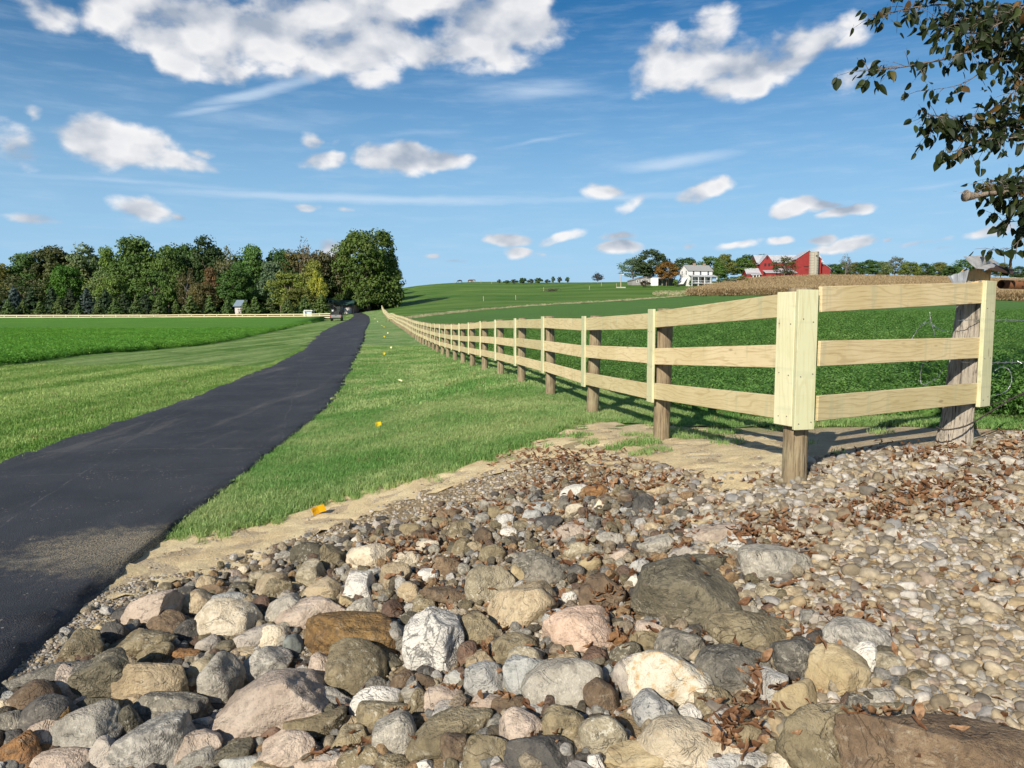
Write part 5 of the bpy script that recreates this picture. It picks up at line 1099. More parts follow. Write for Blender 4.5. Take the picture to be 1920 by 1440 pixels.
def bare_mask(q):
    """sand shows between the stones close to the far rim and round the corner post"""
    d = dist_line(gravel_far, q[:, 0], q[:, 1]); n = np.sin(q[:, 0] * 5 + 2 * np.sin(q[:, 1] * 4)) * np.sin(q[:, 1] * 6 + q[:, 0])
    dens = np.clip(.40 + d * 1.1 + .35 * n, .15, 1)
    hole = np.exp(-(((q[:, 0] - 2.55) / .55) ** 2 + ((q[:, 1] - 4.75) / .25) ** 2)) + .9 * np.exp(-(((q[:, 0] - 1.55) / .4) ** 2 + ((q[:, 1] - 5.2) / .22) ** 2))
    dens = dens - hole * .8 * (n > -.4)
    return RNG.uniform(0, 1, len(q)) < dens
def scatter_peb(n, lo, hi, smin, smax, poly=GRAVEL, lift=.15, mask=bare_mask):
    q = rand_in(poly, n, lo, hi, mask, 1.25); s = smin * (smax / smin) ** (RNG.uniform(0, 1, len(q)) ** 1.5)
    z = tz(q[:, 0], q[:, 1]) + s * RNG.uniform(-.1, lift + .2, len(q))
    rot = np.column_stack([RNG.normal(0, .28, len(q)), RNG.normal(0, .28, len(q)), RNG.uniform(0, 6.28, len(q))]); return np.column_stack([q, z]), rot, s
parts = [scatter_peb(900, (.7, 2.0), (5.6, 6.2), .035, .062, lift=.3), scatter_peb(13000, (-3, 2.2), (3.2, 7.6), .010, .026), scatter_peb(24000, (1.0, 2.0), (8.0, 7.0), .013, .036), scatter_peb(3200, (.9, 2.0), (6.5, 6.0), .026, .046, lift=.3), scatter_peb(9000, (-3, 3.0), (.5, 7.5), .008, .02)]
zone = np.array(gp([(max(-20, x), min(1450, y)) for x, y in ZONE]))
def scatter_small(n):
    q = rand_in(zone, n, zone.min(0), zone.max(0)); q = q + RNG.normal(0, .10, q.shape); s = RNG.uniform(.018, .048, len(q)) ; z = tz(q[:, 0], q[:, 1]) + s * RNG.uniform(0, .9, len(q))
    return np.column_stack([q, z]), np.column_stack([RNG.normal(0, .5, len(q)), RNG.normal(0, .5, len(q)), RNG.uniform(0, 6.28, len(q))]), s
SM = scatter_small(2600)
# gravel strip against the drive edge
gst = np.vstack([np.array(gp([(0, 1287), (100, 1194), (196, 1108), (270, 1085), (420, 1060), (420, 1085), (300, 1120), (200, 1185), (110, 1265), (0, 1345), (-60, 1400), (-60, 1340)]))])
parts.append(scatter_peb(5200, (-3.2, 3), (-1, 6.2), .006, .018, gst, mask=None))
# strays on the sand and verge foot
parts.append(scatter_peb(2600, (-3, 4.8), (5, 8.6), .004, .015, SAND, mask=None))
P_, R_, S_ = (np.concatenate([p[k] for p in parts]) for k in range(3))
scatter('pebbles', P_, R_, S_, pc_p, 14, 'small rounded pebbles covering the bed between the rocks and the fence', 'pebbles')

m2, nt2, b2 = newmat('small_stone'); r2 = info(nt2); o2 = objc(nt2); cr2 = nd(nt2, 'ShaderNodeValToRGB', None, Fac=r2); e2 = cr2.color_ramp; e2.interpolation = 'CONSTANT'
sc_ = [(.20, .168, .104), (.30, .28, .24), (.13, .11, .08), (.36, .30, .21), (.24, .20, .14), (.10, .09, .08), (.42, .38, .30), (.16, .11, .08), (.30, .24, .17), (.50, .47, .42), (.22, .21, .19), (.33, .22, .12)]
e2.elements[0].color = (*sc_[0], 1); e2.elements[1].position = 1 / len(sc_); e2.elements[1].color = (*sc_[1], 1)
for k in range(2, len(sc_)): q_ = e2.elements.new(k / len(sc_)); q_.color = (*sc_[k], 1)
n2_ = noise(nt2, vmth(nt2, 'ADD', o2, nd(nt2, 'ShaderNodeCombineXYZ', None, X=mth(nt2, 'MULTIPLY', r2, 700.), Y=0., Z=0.).outputs[0]), 2.5, 5, .7)
nt2.links.new(mixc(nt2, sstep(nt2, n2_, .35, .65), vmth(nt2, 'MULTIPLY', cr2.outputs[0], (.6, .6, .58)), vmth(nt2, 'MULTIPLY', cr2.outputs[0], (1.2, 1.18, 1.15))), b2.inputs['Base Color']); bump(nt2, b2, n2_, .6, .1)
sms = []
for k in range(10):
    v, f = rock_shape(6000 + k, 3, .55 + .04 * k); sms.append(mesh_np('small_stone', v * np.array([1, RNG.uniform(.65, .95), RNG.uniform(.45, .8)]), f, m2, True))
scatter('small_stones', *SM, proto_col('small_stone_shape', sms), 10, 'small broken stones filling the gaps between the larger rocks', 'stones')

# ------------------------------------------------------------------ dry leaves
def dryleaf(seed):
    r = random.Random(seed); n = 7; V = []; c1, c2 = r.uniform(.5, 1.6), r.uniform(-1.2, 1.2); fold = r.uniform(.2, 1.0)
    for i in range(n):
        t = i / (n - 1); w = .42 * math.sin(math.pi * min(1, t * .96 + .03)) ** .7 * (1 - .25 * t); x = math.sin(c1 * (t - .5)) / c1 * 1.6; z = (1 - math.cos(c1 * (t - .5))) / c1 * 1.6 + .1 * math.sin(7 * t + seed)
        for s in (-1, 0, 1): V.append((x, s * w * math.cos(fold) + .1 * c2 * (t - .5), z + abs(s) * w * math.sin(fold) + (.07 * math.sin(9 * t + s + seed) if s else 0)))
    f = [[i * 3 + j, i * 3 + j + 1, i * 3 + j + 4, i * 3 + j + 3] for i in range(n - 1) for j in range(2)]
    me = bpy.data.meshes.new('dry_leaf'); me.from_pydata(V, [], f); me.polygons.foreach_set('use_smooth', np.ones(len(f), bool)); return me
m, nt, b = newmat('dry_leaf'); r_ = info(nt); n_ = noise(nt, objc(nt), 3, 4, .6)
c = nd(nt, 'ShaderNodeValToRGB', None, Fac=r_); c.color_ramp.elements[0].color = (.15, .070, .033, 1); c.color_ramp.elements[1].color = (.36, .21, .11, 1); e = c.color_ramp.elements.new(.5); e.color = (.23, .118, .058, 1)
c = mixc(nt, sstep(nt, n_, .3, .7), vmth(nt, 'MULTIPLY', c.outputs[0], (.6, .6, .6)), vmth(nt, 'MULTIPLY', c.outputs[0], (1.2, 1.2, 1.2)))
nt.links.new(c, b.inputs['Base Color']); b.inputs['Roughness'].default_value = .6; add_translucent(nt, b, vmth(nt, 'MULTIPLY', c, (1.3, 1.0, .7)), .2); M_leafdry = m
dl = [dryleaf(k) for k in range(9)]
for me in dl: me.materials.append(M_leafdry)
pc_l = proto_col('dry_leaf_shape', dl)
def drop(q, top):
    """rest on whatever is below; keep the low places between the rocks"""
    P = []
    for x, y in q:
        h = BVH.ray_cast(Vector((x, y, 3)), Vector((0, 0, -1)), 5); P.append((h[0].z if h[0] else -9, h[1].z if h[0] else 1))
    P = np.array(P); gz = tz(q[:, 0], q[:, 1]); z = np.maximum(P[:, 0], gz); low = z - gz; return z, low, np.where(P[:, 0] > gz, P[:, 1], 1)
def clump(x, y, f=1.): return np.sin(x * 4.1 * f + 2 * np.sin(y * 3.3 * f)) * np.sin(y * 5.2 * f + 1.5 * np.sin(x * 2.7 * f))
L = []
q = rand_in(np.array(gp([(300, 1440), (420, 1150), (600, 1040), (850, 950), (1060, 880), (1230, 880), (1400, 960), (1650, 1080), (1700, 1440)])), 7000, (-2.5, 2.3), (3.2, 7))
z, low, nz_ = drop(q, 0); keep = (low < .075) & (nz_ > .5) & (RNG.uniform(0, 1, len(q)) < .14 + .40 * (clump(q[:, 0], q[:, 1]) > .0)) & (q[:, 0] > -1.2 + .6 * RNG.uniform(0, 1, len(q))); L.append((q[keep], z[keep]))
q = rand_in(GRAVEL, 4200, (.9, 2.2), (6.5, 6.6)); keep = (RNG.uniform(0, 1, len(q)) < .05 + .30 * (clump(q[:, 0], q[:, 1], .8) > .38)); q = q[keep]; z, low, _ = drop(q, 0); L.append((q, z + .012))
for (cx, cy, sx, sy, n) in ((1040, 865, 60, 14, 170), (1450, 1005, 60, 22, 150), (1790, 935, 80, 30, 310), (1640, 965, 50, 20, 140), (1890, 860, 45, 22, 140), (1150, 905, 80, 18, 130), (1590, 1200, 35, 30, 100), (1430, 1330, 30, 35, 75), (1370, 1400, 25, 25, 45), (760, 1035, 40, 14, 80), (1720, 850, 60, 10, 90), (1130, 1145, 20, 30, 80)):
    c = []
    while len(c) < n:
        g = ground(random.gauss(cx, sx), min(1440, random.gauss(cy, sy)))
        if g: c.append((g.x, g.y))
    c = np.array(c); z, low, nz_ = drop(c, 0); k = (low < .09); L.append((c[k], z[k] + RNG.uniform(.005, .035, k.sum())))
Q = np.vstack([l[0] for l in L]); Z = np.concatenate([l[1] for l in L])
scatter('dry_leaves', np.column_stack([Q, Z + .006]), np.column_stack([RNG.normal(0, .5, len(Q)), RNG.normal(0, .5, len(Q)), RNG.uniform(0, 6.28, len(Q))]), RNG.uniform(.022, .050, len(Q))[:, None] * RNG.uniform(.6, 1.35, (len(Q), 3)), pc_l, 9, 'curled brown dead leaves lying between the stones', 'dead leaves')

# ------------------------------------------------------------------ trees
def tree_leaf_mat():
    m, nt, b = newmat('tree_leaves'); oc = info(nt, 'Color'); r = info(nt)
    a = nd(nt, 'ShaderNodeAttribute', dict(attribute_name='tint')).outputs['Fac']; w = nd(nt, 'ShaderNodeAttribute', dict(attribute_name='warm')).outputs['Fac']
    c = mixc(nt, a, vmth(nt, 'MULTIPLY', oc, (.62, .66, .60)), vmth(nt, 'MULTIPLY', oc, (1.35, 1.30, 1.25)))
    c = mixc(nt, mth(nt, 'MULTIPLY', sstep(nt, w, .66, .95), .28), c, vmth(nt, 'MULTIPLY', oc, (1.9, 1.25, .8)))
    nt.links.new(c, b.inputs['Base Color']); b.inputs['Roughness'].default_value = .6; b.inputs['Specular IOR Level'].default_value = .2
    add_translucent(nt, b, vmth(nt, 'MULTIPLY', c, (1.2, 1.3, .6)), .25); return m
M_tl = tree_leaf_mat(); M_bark = post_mat('bark', (.16, .125, .095), (.22, .18, .14), (.06, .048, .038)); M_barkp = post_mat('pale_bark', (.30, .27, .23), (.36, .32, .27), (.12, .10, .085))
def cards(c, nrm, s, r):
    n = len(c); t = r.normal(0, 1, (n, 3)); t -= nrm * (t * nrm).sum(1)[:, None]; t /= np.linalg.norm(t, axis=1)[:, None] + 1e-9; u = np.cross(nrm, t)
    s = s[:, None]; v = np.stack([c - t * s, c + u * s * .62, c + t * s * 1.05, c - u * s * .62], 1); return v.reshape(-1, 3), np.arange(n * 4).reshape(n, 4)
def crown_mesh(seed, n=6500, size=.034, shape='round', clumps=70, gap=.0):
    """crown of leaf cards gathered in clumps round a branching volume; radius about 1, from z=0 to z=2"""
    r = np.random.default_rng(seed); d = r.normal(0, 1, (clumps, 3)); d /= np.linalg.norm(d, axis=1)[:, None]
    rad = r.uniform(.45, 1., clumps) ** .6 * .80
    cc = d * rad[:, None]
    if shape == 'round': cc[:, :2] *= (1 - .25 * np.clip(cc[:, 2:3], -1, 1)); cc[:, 2] = cc[:, 2] * 1.0 + 1
    elif shape == 'tall': cc[:, 2] = cc[:, 2] * 1.05 + 1; cc[:, :2] *= .85 + .15 * np.sin(cc[:, 2:3] * 3)
    elif shape == 'low':
        zz = r.uniform(-1.0, .88, clumps); th = r.uniform(0, 6.283, clumps); pr = .86 * np.where(zz > .15, np.sqrt(np.clip(1 - ((zz - .15) / .88) ** 2, .06, 1)), 1 - .10 * np.clip(-zz - .3, 0, 1)) * r.uniform(.62, 1, clumps) ** .5
        cc = np.column_stack([pr * np.cos(th), pr * np.sin(th), zz + 1.02]); cc[:, :2] += .12 * np.sin(cc[:, [2, 2]] * np.array([4.1, 3.3]) + seed)
    lob = np.sin(np.arctan2(cc[:, 1], cc[:, 0]) * 3 + seed) * .10 + np.sin(np.arctan2(cc[:, 1], cc[:, 0]) * 5 + 2 * cc[:, 2]) * .07; cc[:, :2] *= (1 + lob)[:, None]
    k = r.integers(0, clumps, n); cr = r.uniform(.15, .30, clumps); cr = np.where(r.uniform(0, 1, clumps) < .2, cr * 1.3, cr)
    e = r.normal(0, 1, (n, 3)); e /= np.linalg.norm(e, axis=1)[:, None]; e[:, 2] = np.where(e[:, 2] < -.3, e[:, 2] * .5, e[:, 2])
    p = cc[k] + e * (cr[k] * r.uniform(.35, 1.05, n) ** .5)[:, None] * np.array([1, 1, .8])
    nr = e * 1.0 + r.normal(0, .55, (n, 3)) + np.array([0, 0, .35]); nr /= np.linalg.norm(nr, axis=1)[:, None]
    v, f = cards(p, nr, size * r.uniform(.6, 1.4, n), r)
    me = mesh_np('crown', v, f, M_tl)
    tc = r.uniform(0, 1, clumps); wc = r.uniform(0, 1, clumps)
    fattr(me, 'tint', np.repeat(np.clip(tc[k] * .7 + r.uniform(0, .4, n), 0, 1), 4)); fattr(me, 'warm', np.repeat(np.clip(wc[k] * .8 + r.uniform(0, .25, n), 0, 1), 4)); return me, cc
def trunk_mesh(seed, cc, h0, m, r0=.05, nl=9):
    rr = random.Random(seed); mb = MB(); top = Vector((rr.uniform(-.1, .1), rr.uniform(-.1, .1), 1.15))
    mid = Vector((rr.uniform(-.05, .05), rr.uniform(-.05, .05), .35)); mb.tube([(0, 0, -h0 - .15), (0, 0, -h0 * .5), mid, top], [r0 * 1.25, r0, r0 * .8, r0 * .3], 8)
    for k in rr.sample(range(len(cc)), nl):
        e = Vector(cc[k]); s = Vector((0, 0, -h0 * .3)).lerp(top, rr.uniform(.25, .85)); mdl = s.lerp(e, .5) + Vector((0, 0, .08)); mb.tube([s, mdl, e], [r0 * .42, r0 * .25, r0 * .08], 5)
    return mb.mesh('trunk', m, True)
CR = {}
for nm, sh, n, sz, cl in (('round', 'round', 7000, .045, 62), ('round2', 'round', 7000, .045, 75), ('tall', 'tall', 7500, .042, 80), ('tall2', 'tall', 7500, .042, 66), ('low', 'low', 22000, .036, 210), ('thin', 'round', 2600, .042, 48), ('thin2', 'tall', 2000, .038, 42), ('bush', 'round', 3000, .075, 30), ('sparse', 'round', 1100, .045, 40)):
    me, cc = crown_mesh(len(CR) * 7 + 3, n, sz, sh, cl); h0 = {'low': .06, 'bush': .0}.get(nm, .35)
    CR[nm] = (me, trunk_mesh(len(CR), cc, h0, M_barkp if nm in ('thin2', 'sparse') else M_bark, .045 if nm != 'low' else .07, 14 if nm in ('thin', 'thin2', 'sparse') else 9), h0)
def conifer_meshes(seed):
    r = np.random.default_rng(seed); C, Nn, Sz = [], [], []
    for lv in range(26):
        z = .03 + .95 * (lv / 25); R_ = (1 - z) ** .8 * .98 * r.uniform(.85, 1.12); nb = int(6 + 12 * (1 - z))
        for b_ in range(nb):
            a = r.uniform(0, 6.283); L = R_ * r.uniform(.7, 1.12)
            for t in np.linspace(.2, 1, max(3, int(9 * L) + 2)):
                for q in range(2):
                    C.append((math.cos(a) * L * t + r.normal(0, .025), math.sin(a) * L * t + r.normal(0, .025), z * 2 + .10 * t * L * (1 if z > .3 else .3) - .02 + r.normal(0, .02))); Nn.append((math.cos(a) * .9 + r.normal(0, .4), math.sin(a) * .9 + r.normal(0, .4), .45 + r.normal(0, .3))); Sz.append(.085 * r.uniform(.6, 1.2))
    C, Nn, Sz = np.array(C), np.array(Nn), np.array(Sz); Nn /= np.linalg.norm(Nn, axis=1)[:, None]; v, f = cards(C, Nn, Sz, r)
    me = mesh_np('crown', v, f, M_tl); fattr(me, 'tint', np.repeat(r.uniform(0, 1, len(C)), 4)); fattr(me, 'warm', np.zeros(len(C) * 4))
    return me, MB().tube([(0, 0, -.2), (0, 0, 1.6)], [.05, .012], 7).mesh('trunk', M_bark, True)
CON = [conifer_meshes(k) for k in range(4)]
def tree(name, kind, X, Y, width, height, col, label, cat='tree', group=None, base=None, con=None, sx=1.):
    """a tree standing at X, Y: overall width and height in metres"""
    root = empty(name, (X, Y, (z1(X, Y) if base is None else base) - .1), random.uniform(0, 6.28), label=label, cat=cat, group=group)
    if con is not None: cm, tm = CON[con % 4]; s = (width / 2, width / 2, height / 2.05); off = 0
    else: cm, tm, h0 = CR[kind]; hz = height / (2.0 + h0); s = (width / 2 / .98, width / 2 / .98, hz); off = h0 * hz
    for me in (tm, cm):
        o = obj(me.name.split('.')[0], me, root); o.scale = s; o.location = (0, 0, off); o.color = (*[c * random.uniform(.92, 1.08) for c in col], 1)
    return root
GR = (0.093, 0.167, 0.041); GD = (0.064, 0.120, 0.036); GL = (0.129, 0.213, 0.048); GO = (0.161, 0.179, 0.052); GY = (0.190, 0.213, 0.048); YY = (0.345, 0.342, 0.052); RU = (0.155, 0.116, 0.051); BR = (0.132, 0.128, 0.060); BL = (0.113, 0.171, 0.100); PALE = (0.169, 0.213, 0.097)
def wood(px, top, wpx, Y, kind, col, label, name='broadleaf_tree', bot=None, group='trees of the wood'):
    X = at(px, Y); b = z1(X, Y); h = zat(top, Y) - b + .2
    w = wpx / F * Y
    return tree(name, kind, X, Y, w, h, col, label, 'tree', group)
WD = [(-60, 500, 130, 215, 'round', GD, 'dark tree beyond the outer end of the wood, farthest from the drive'), (0, 486, 105, 212, 'round2', GO, 'dull olive tree, lowest crown at the outer end of the wood'), (62, 470, 110, 214, 'tall', GD, 'dark tree between the dull olive end tree and the brown-tinged crown'), (108, 452, 112, 216, 'round', (.088, .104, .034), 'dark brown-tinged crown, first high one from the outer end of the wood'),
      (168, 455, 92, 214, 'tall2', PALE, 'paler sage green tree between the brown-tinged crown and the tall bright one'), (205, 458, 60, 214, 'tall', GL, 'narrow light green crown just before the notch in the wood'), (255, 438, 125, 210, 'tall', GR, 'tall bright green tree just after the notch in the wood'), (318, 452, 80, 206, 'round2', GR, 'mid green tree beside the tall bright one'), (345, 447, 90, 216, 'round', GD, 'dark green crown behind the tree with the tan trunk'), (388, 438, 105, 214, 'tall2', (.050, .082, .026), 'darkest high crown in the middle of the wood'),
      (428, 450, 56, 206, 'thin2', (.115, .130, .060), 'thin half bare tree with pale branches in the middle of the wood'), (475, 455, 84, 210, 'tall', GR, 'green tree with a narrow top beside the thin half bare one'), (528, 458, 76, 214, 'round', GD, 'dark crown behind the bluish pine'), (565, 462, 96, 212, 'round2', (.115, .118, .044), 'olive-brown crown under the bare twiggy top'), (612, 462, 84, 216, 'round', BR, 'brownish crown beside the bare twiggy top'), (645, 470, 76, 220, 'tall', (.090, .085, .036), 'russet olive tree partly hidden by the great green tree'),
      (578, 445, 62, 208, 'sparse', (.13, .10, .06), 'bare twiggy top rising above the yellowing trees'),
      (130, 490, 76, 196, 'round', (.070, .150, .026), 'bright green lower tree in front of the brown-tinged crown'), (40, 512, 92, 194, 'thin', (.085, .095, .045), 'dull thin tree with grey branches low in the outer wood'), (190, 505, 66, 196, 'tall2', PALE, 'sage lower tree under the pale crown'), (215, 510, 62, 192, 'round', GL, 'light green lower tree before the tall bright one'), (292, 500, 80, 194, 'round2', GR, 'leafy lower tree under the mid green one'), (352, 492, 50, 194, 'thin2', (.11, .105, .05), 'thin tree with a visible tan trunk'),
      (398, 498, 46, 196, 'tall', RU, 'russet tree in the middle of the wood'), (382, 525, 66, 190, 'round', (.130, .120, .048), 'tan brown lower tree beside the russet one'), (446, 490, 84, 192, 'tall2', (.062, .120, .030), 'fresh green tree with a straight edge beside a dark gap'), (510, 486, 76, 196, 'tall', BL, 'bluish green pine in the wood'), (545, 505, 90, 190, 'round2', GY, 'yellow-green tree in front of the twiggy top'), (590, 484, 70, 198, 'tall', GY, 'yellowing tall tree below the twiggy top'), (596, 505, 42, 190, 'tall2', YY, 'brightest yellow tree in the wood'),
      (626, 492, 70, 216, 'round', (.056, .080, .028), 'dark green tree beside the brightest yellow one'), (660, 512, 60, 218, 'round2', GO, 'olive tree against the side of the great green tree'), (565, 535, 74, 188, 'round', (.140, .150, .040), 'yellowish low tree behind the evergreen row'), (640, 545, 50, 215, 'round', GD, 'dark low tree behind the green-roofed house')]
for w_ in WD: wood(*w_)
for k_, (px, Y, w_, t_) in enumerate(((706, 248, 70, 462), (714, 275, 46, 478), (718, 305, 40, 492))): X = at(px, Y); tree('green_tree', ['round', 'round2', 'tall'][k_], X, Y, w_ / F * Y, zat(t_, Y) - z1(X, Y), GR, ['first', 'second', 'third'][k_] + ' green tree hidden up the slope behind the great round one', 'tree', 'trees at the end of the drive')
# the great tree that ends the wood beside the drive
for args in (('green_tree', 'low', 692, 215, 118, 434, (.090, .138, .036), 'great round green tree standing at the end of the drive'), ('green_tree', 'tall', 733, 226, 48, 466, (.038, .068, .022), 'darker tree at the back of the great round green one'), ('green_tree', 'low', 722, 219, 60, 500, (.090, .132, .036), 'lower green tree at the field edge of the great round one')):
    nm, kd, px, Y, wp, top, col, lab = args; X = at(px, Y); b = z1(X, Y); tree(nm, kd, X, Y, wp / F * Y, zat(top, Y) - b, col, lab, 'tree', 'trees at the end of the drive')
cx_ = [18, 46, 77, 113, 149, 186, 218, 258, 299, 331, 359, 394, 428, 462, 480, 506, 541, 573, 604]; cw_ = [36, 34, 32, 38, 32, 30, 36, 38, 38, 32, 42, 36, 30, 34, 40, 42, 40, 44, 46]; ct_ = [560, 562, 564, 556, 565, 560, 558, 555, 556, 562, 552, 555, 554, 562, 556, 560, 560, 556, 550]
cl_ = ['first evergreen from the outer end of the clipped row', 'second evergreen from the outer end of the row', 'third evergreen from the outer end of the row', 'fourth evergreen from the outer end, broader than its neighbours', 'fifth evergreen from the outer end, short and pointed', 'sixth evergreen from the outer end, narrow', 'seventh evergreen from the outer end of the row', 'eighth evergreen from the outer end, wide and full', 'ninth evergreen from the outer end of the row', 'tenth evergreen from the outer end, below the tan trunk', 'wide tall evergreen below the tan brown tree', 'evergreen beside the pale shed, on its outer side', 'slim evergreen standing right in front of the pale shed', 'evergreen just past the pale shed', 'wide evergreen second past the pale shed', 'evergreen third past the pale shed, under the bluish pine', 'evergreen fourth from the parked truck, under the yellow-green tree', 'evergreen behind the white cart', 'last evergreen of the row, beside the green-roofed house']
for i, (px, w_, t_) in enumerate(zip(cx_, cw_, ct_)):
    Y = 163 + 3 * (i % 2); X = at(px, Y); b = z1(X, Y); tree('spruce_tree', None, X, Y, w_ / F * Y * 1.12, zat(t_ - 2, Y) - b, (.095, .142, .042), cl_[i] + ' along the distant board fence', 'tree', 'row of evergreens behind the far fence', con=i)
for i, (px, t_) in enumerate(((-25, 545), (30, 535), (62, 538), (100, 536), (135, 540), (165, 538), (200, 540), (235, 545), (275, 548))):
    Y = 180 + 2 * (i % 3); X = at(px, Y); b = z1(X, Y); tree('spruce_tree', None, X, Y, 7.2, zat(t_, Y) - b, (.034, .056, .024) if i not in (1, 5) else (.060, .085, .080), ('dark' if i not in (1, 5) else 'bluish') + f' taller evergreen standing behind the row, {["outermost", "second", "third", "fourth", "fifth", "sixth", "seventh", "eighth", "ninth"][i]} from the outer end', 'tree', 'taller evergreens behind the row', con=i + 1)

def wood_mass():
    r = np.random.default_rng(77); C, Nn = [], []
    for k in range(150):
        px = r.uniform(-150, 655); Y = r.uniform(224, 244); X = at(px, Y); b0 = z1(X, Y); top = np.interp(px, [-150, 0, 60, 110, 200, 255, 330, 390, 430, 475, 560, 655], [515, 500, 484, 468, 470, 455, 466, 455, 464, 468, 474, 482]) + r.uniform(2, 30)
        h = zat(top, Y) - b0; n = 520; e = r.normal(0, 1, (n, 3)); e /= np.linalg.norm(e, axis=1)[:, None]; rad = r.uniform(3.5, 5.5); p = np.stack([X + e[:, 0] * rad, Y + e[:, 1] * rad, b0 + h * (.5 + .5 * e[:, 2] * r.uniform(.75, 1, n))], -1)
        C.append(p); Nn.append(e + r.normal(0, .6, (n, 3)) + np.array([0, 0, .3]))
    C, Nn = np.vstack(C), np.vstack(Nn); Nn /= np.linalg.norm(Nn, axis=1)[:, None]; v, f = cards(C, Nn, r.uniform(.35, .75, len(C)), r); me = mesh_np('wood', v, f, M_tl); t = r.uniform(0, 1, 150)
    fattr(me, 'tint', np.repeat(np.clip(np.repeat(t, 520) * .7 + r.uniform(0, .4, len(C)), 0, 1), 4)); fattr(me, 'warm', np.repeat(np.repeat(r.uniform(0, .8, 150), 520), 4)); o = obj('wood', me, kind='stuff', label='dark depth of the wood behind its front trees', cat='wood'); o.color = (.058, .086, .030, 1)
wood_mass()
# trees about the farm
FT = [(1186, 480, 66, 286, 'thin', BL, 'airy grey-green tree beside the grey shed'), (1218, 462, 76, 284, 'round2', (.060, .088, .040), 'big round dark green maple over the farm sheds'), (1248, 486, 46, 276, 'round', (.190, .105, .035), 'orange-tinged tree beside the white farmhouse'), (1282, 479, 62, 310, 'round', GD, 'dark domed tree behind the white farmhouse roof'), (1330, 477, 56, 305, 'round2', GR, 'green tree rising behind the far end of the farmhouse'), (1357, 474, 52, 312, 'tall', GO, 'olive tree between farmhouse and red barn'), (1388, 480, 66, 318, 'round', GR, 'broad green tree before the red barn gable'), (1402, 474, 60, 345, 'round2', GD, 'dark tree standing behind the low barn roof'), (1425, 473, 60, 350, 'round', GD, 'dark tree showing past the first red gable'), (1345, 500, 40, 296, 'round', GR, 'bushy tree at the porch end of the farmhouse'),
      (1466, 477, 56, 296, 'thin', (.105, .105, .035), 'half bare olive tree in front of the red barn'), (1120, 509, 26, 305, 'sparse', (.055, .045, .030), 'small lone dark tree on the skyline of the pasture'), (1120, 511, 24, 305.5, 'thin', (.050, .048, .030), 'twiggy companion stem of the lone skyline tree')]
for (px, t_, w_, Y, kd, col, lab) in FT:
    X = at(px, Y); b = z1(X, Y); tree('farm_tree' if px != 1120 else 'pasture_tree', kd, X, Y, w_ / F * Y, max(3, zat(t_, Y) - b), col, lab, 'tree', 'trees around the farm')
BS = [(1368, 526, 34, 262, BL, 'grey-green bush at the corner of the corn'), (1388, 524, 30, 264, GO, 'olive bush second from the corn corner'), (1350, 530, 26, 266, GD, 'dark bush below the farmhouse porch'), (1265, 532, 14, 272, GR, 'small bush against the farmhouse gable'), (1208, 534, 22, 270, (.10, .07, .045), 'brownish bush before the grey shed'), (1294, 530, 10, 276, GD, 'narrow bush in front of the porch posts')]
for (px, t_, w_, Y, col, lab) in BS:
    X = at(px, Y); b = z1(X, Y); tree('bush', 'bush', X, Y, w_ / F * Y, max(1.6, zat(t_ - 10, Y) - b), col, lab, 'bush', 'bushes around the farm')
HD = [(936, 525, 8), (950, 527, 14), (964, 525, 16), (980, 522, 20), (995, 524, 14), (1010, 522, 20), (1026, 525, 12), (1037, 519, 9), (1049, 520, 11), (1063, 520, 10)]
for i, (px, t_, w_) in enumerate(HD):
    Y = 322; X = at(px, Y); b = z1(X, Y); tree('hedge_tree', 'bush', X, Y, w_ / F * Y, zat(t_, Y) - b + .6, GD if i % 2 else (.062, .078, .040), ['small bush at the outer end of the skyline hedge', 'second bush of the skyline hedge', 'third bush of the skyline hedge', 'widest bush of the skyline hedge', 'bush beside the widest one in the skyline hedge', 'broad bush near the farm end of the skyline hedge', 'low last bush joined to the skyline hedge', 'first of three separate round trees on the skyline', 'middle of three separate round trees on the skyline', 'last of three separate round trees on the skyline'][i], 'tree', 'hedge on the skyline')
TR = [(1556, 492, 40), (1578, 488, 36), (1600, 490, 40), (1624, 484, 46), (1648, 487, 44), (1672, 478, 52), (1700, 488, 46), (1728, 491, 46), (1754, 490, 50), (1778, 496, 40), (1806, 482, 60), (1838, 478, 56), (1870, 490, 40), (1905, 497, 40), (1945, 492, 50)]
for i, (px, t_, w_) in enumerate(TR):
    Y = 400 + 8 * (i % 3); X = at(px, Y); b = z1(X, Y); col = [GD, GR, GO, GD, PALE, (.12, .11, .06), GO, GD, GO, GD, GR, GD, GO, GD, GR][i]
    tree('distant_tree', 'thin' if i == 5 else ['round', 'round2', 'tall'][i % 3], X, Y, w_ / F * Y, max(6, zat(t_, Y) - b), col, ['tree next to the barn lean-to', 'second tree past the barn', 'third tree past the barn', 'fourth tree past the barn, slightly taller', 'greyish fifth tree past the barn', 'tall feathery pale tree, highest', 'olive tree just past the tall feathery one', 'second dark tree past the feathery one', 'third tree past the feathery one', 'low tree just before the tin cap', 'hillside tree touching the tin cap', 'dark hillside tree behind the tin cap', 'tree showing under the tin sheet', 'small tree past the rusty pipe end', 'last tree beyond the rusty pipe'][i] + ' in the wood behind the corn', 'tree', 'wood behind the cornfield')
X = at(1582, 395); tree('distant_tree', 'sparse', X, 395, 7, max(8, zat(474, 395) - z1(X, 395)), (.13, .12, .09), 'bare grey round-headed tree beside the silo in the wood behind the corn', 'tree', 'wood behind the cornfield')

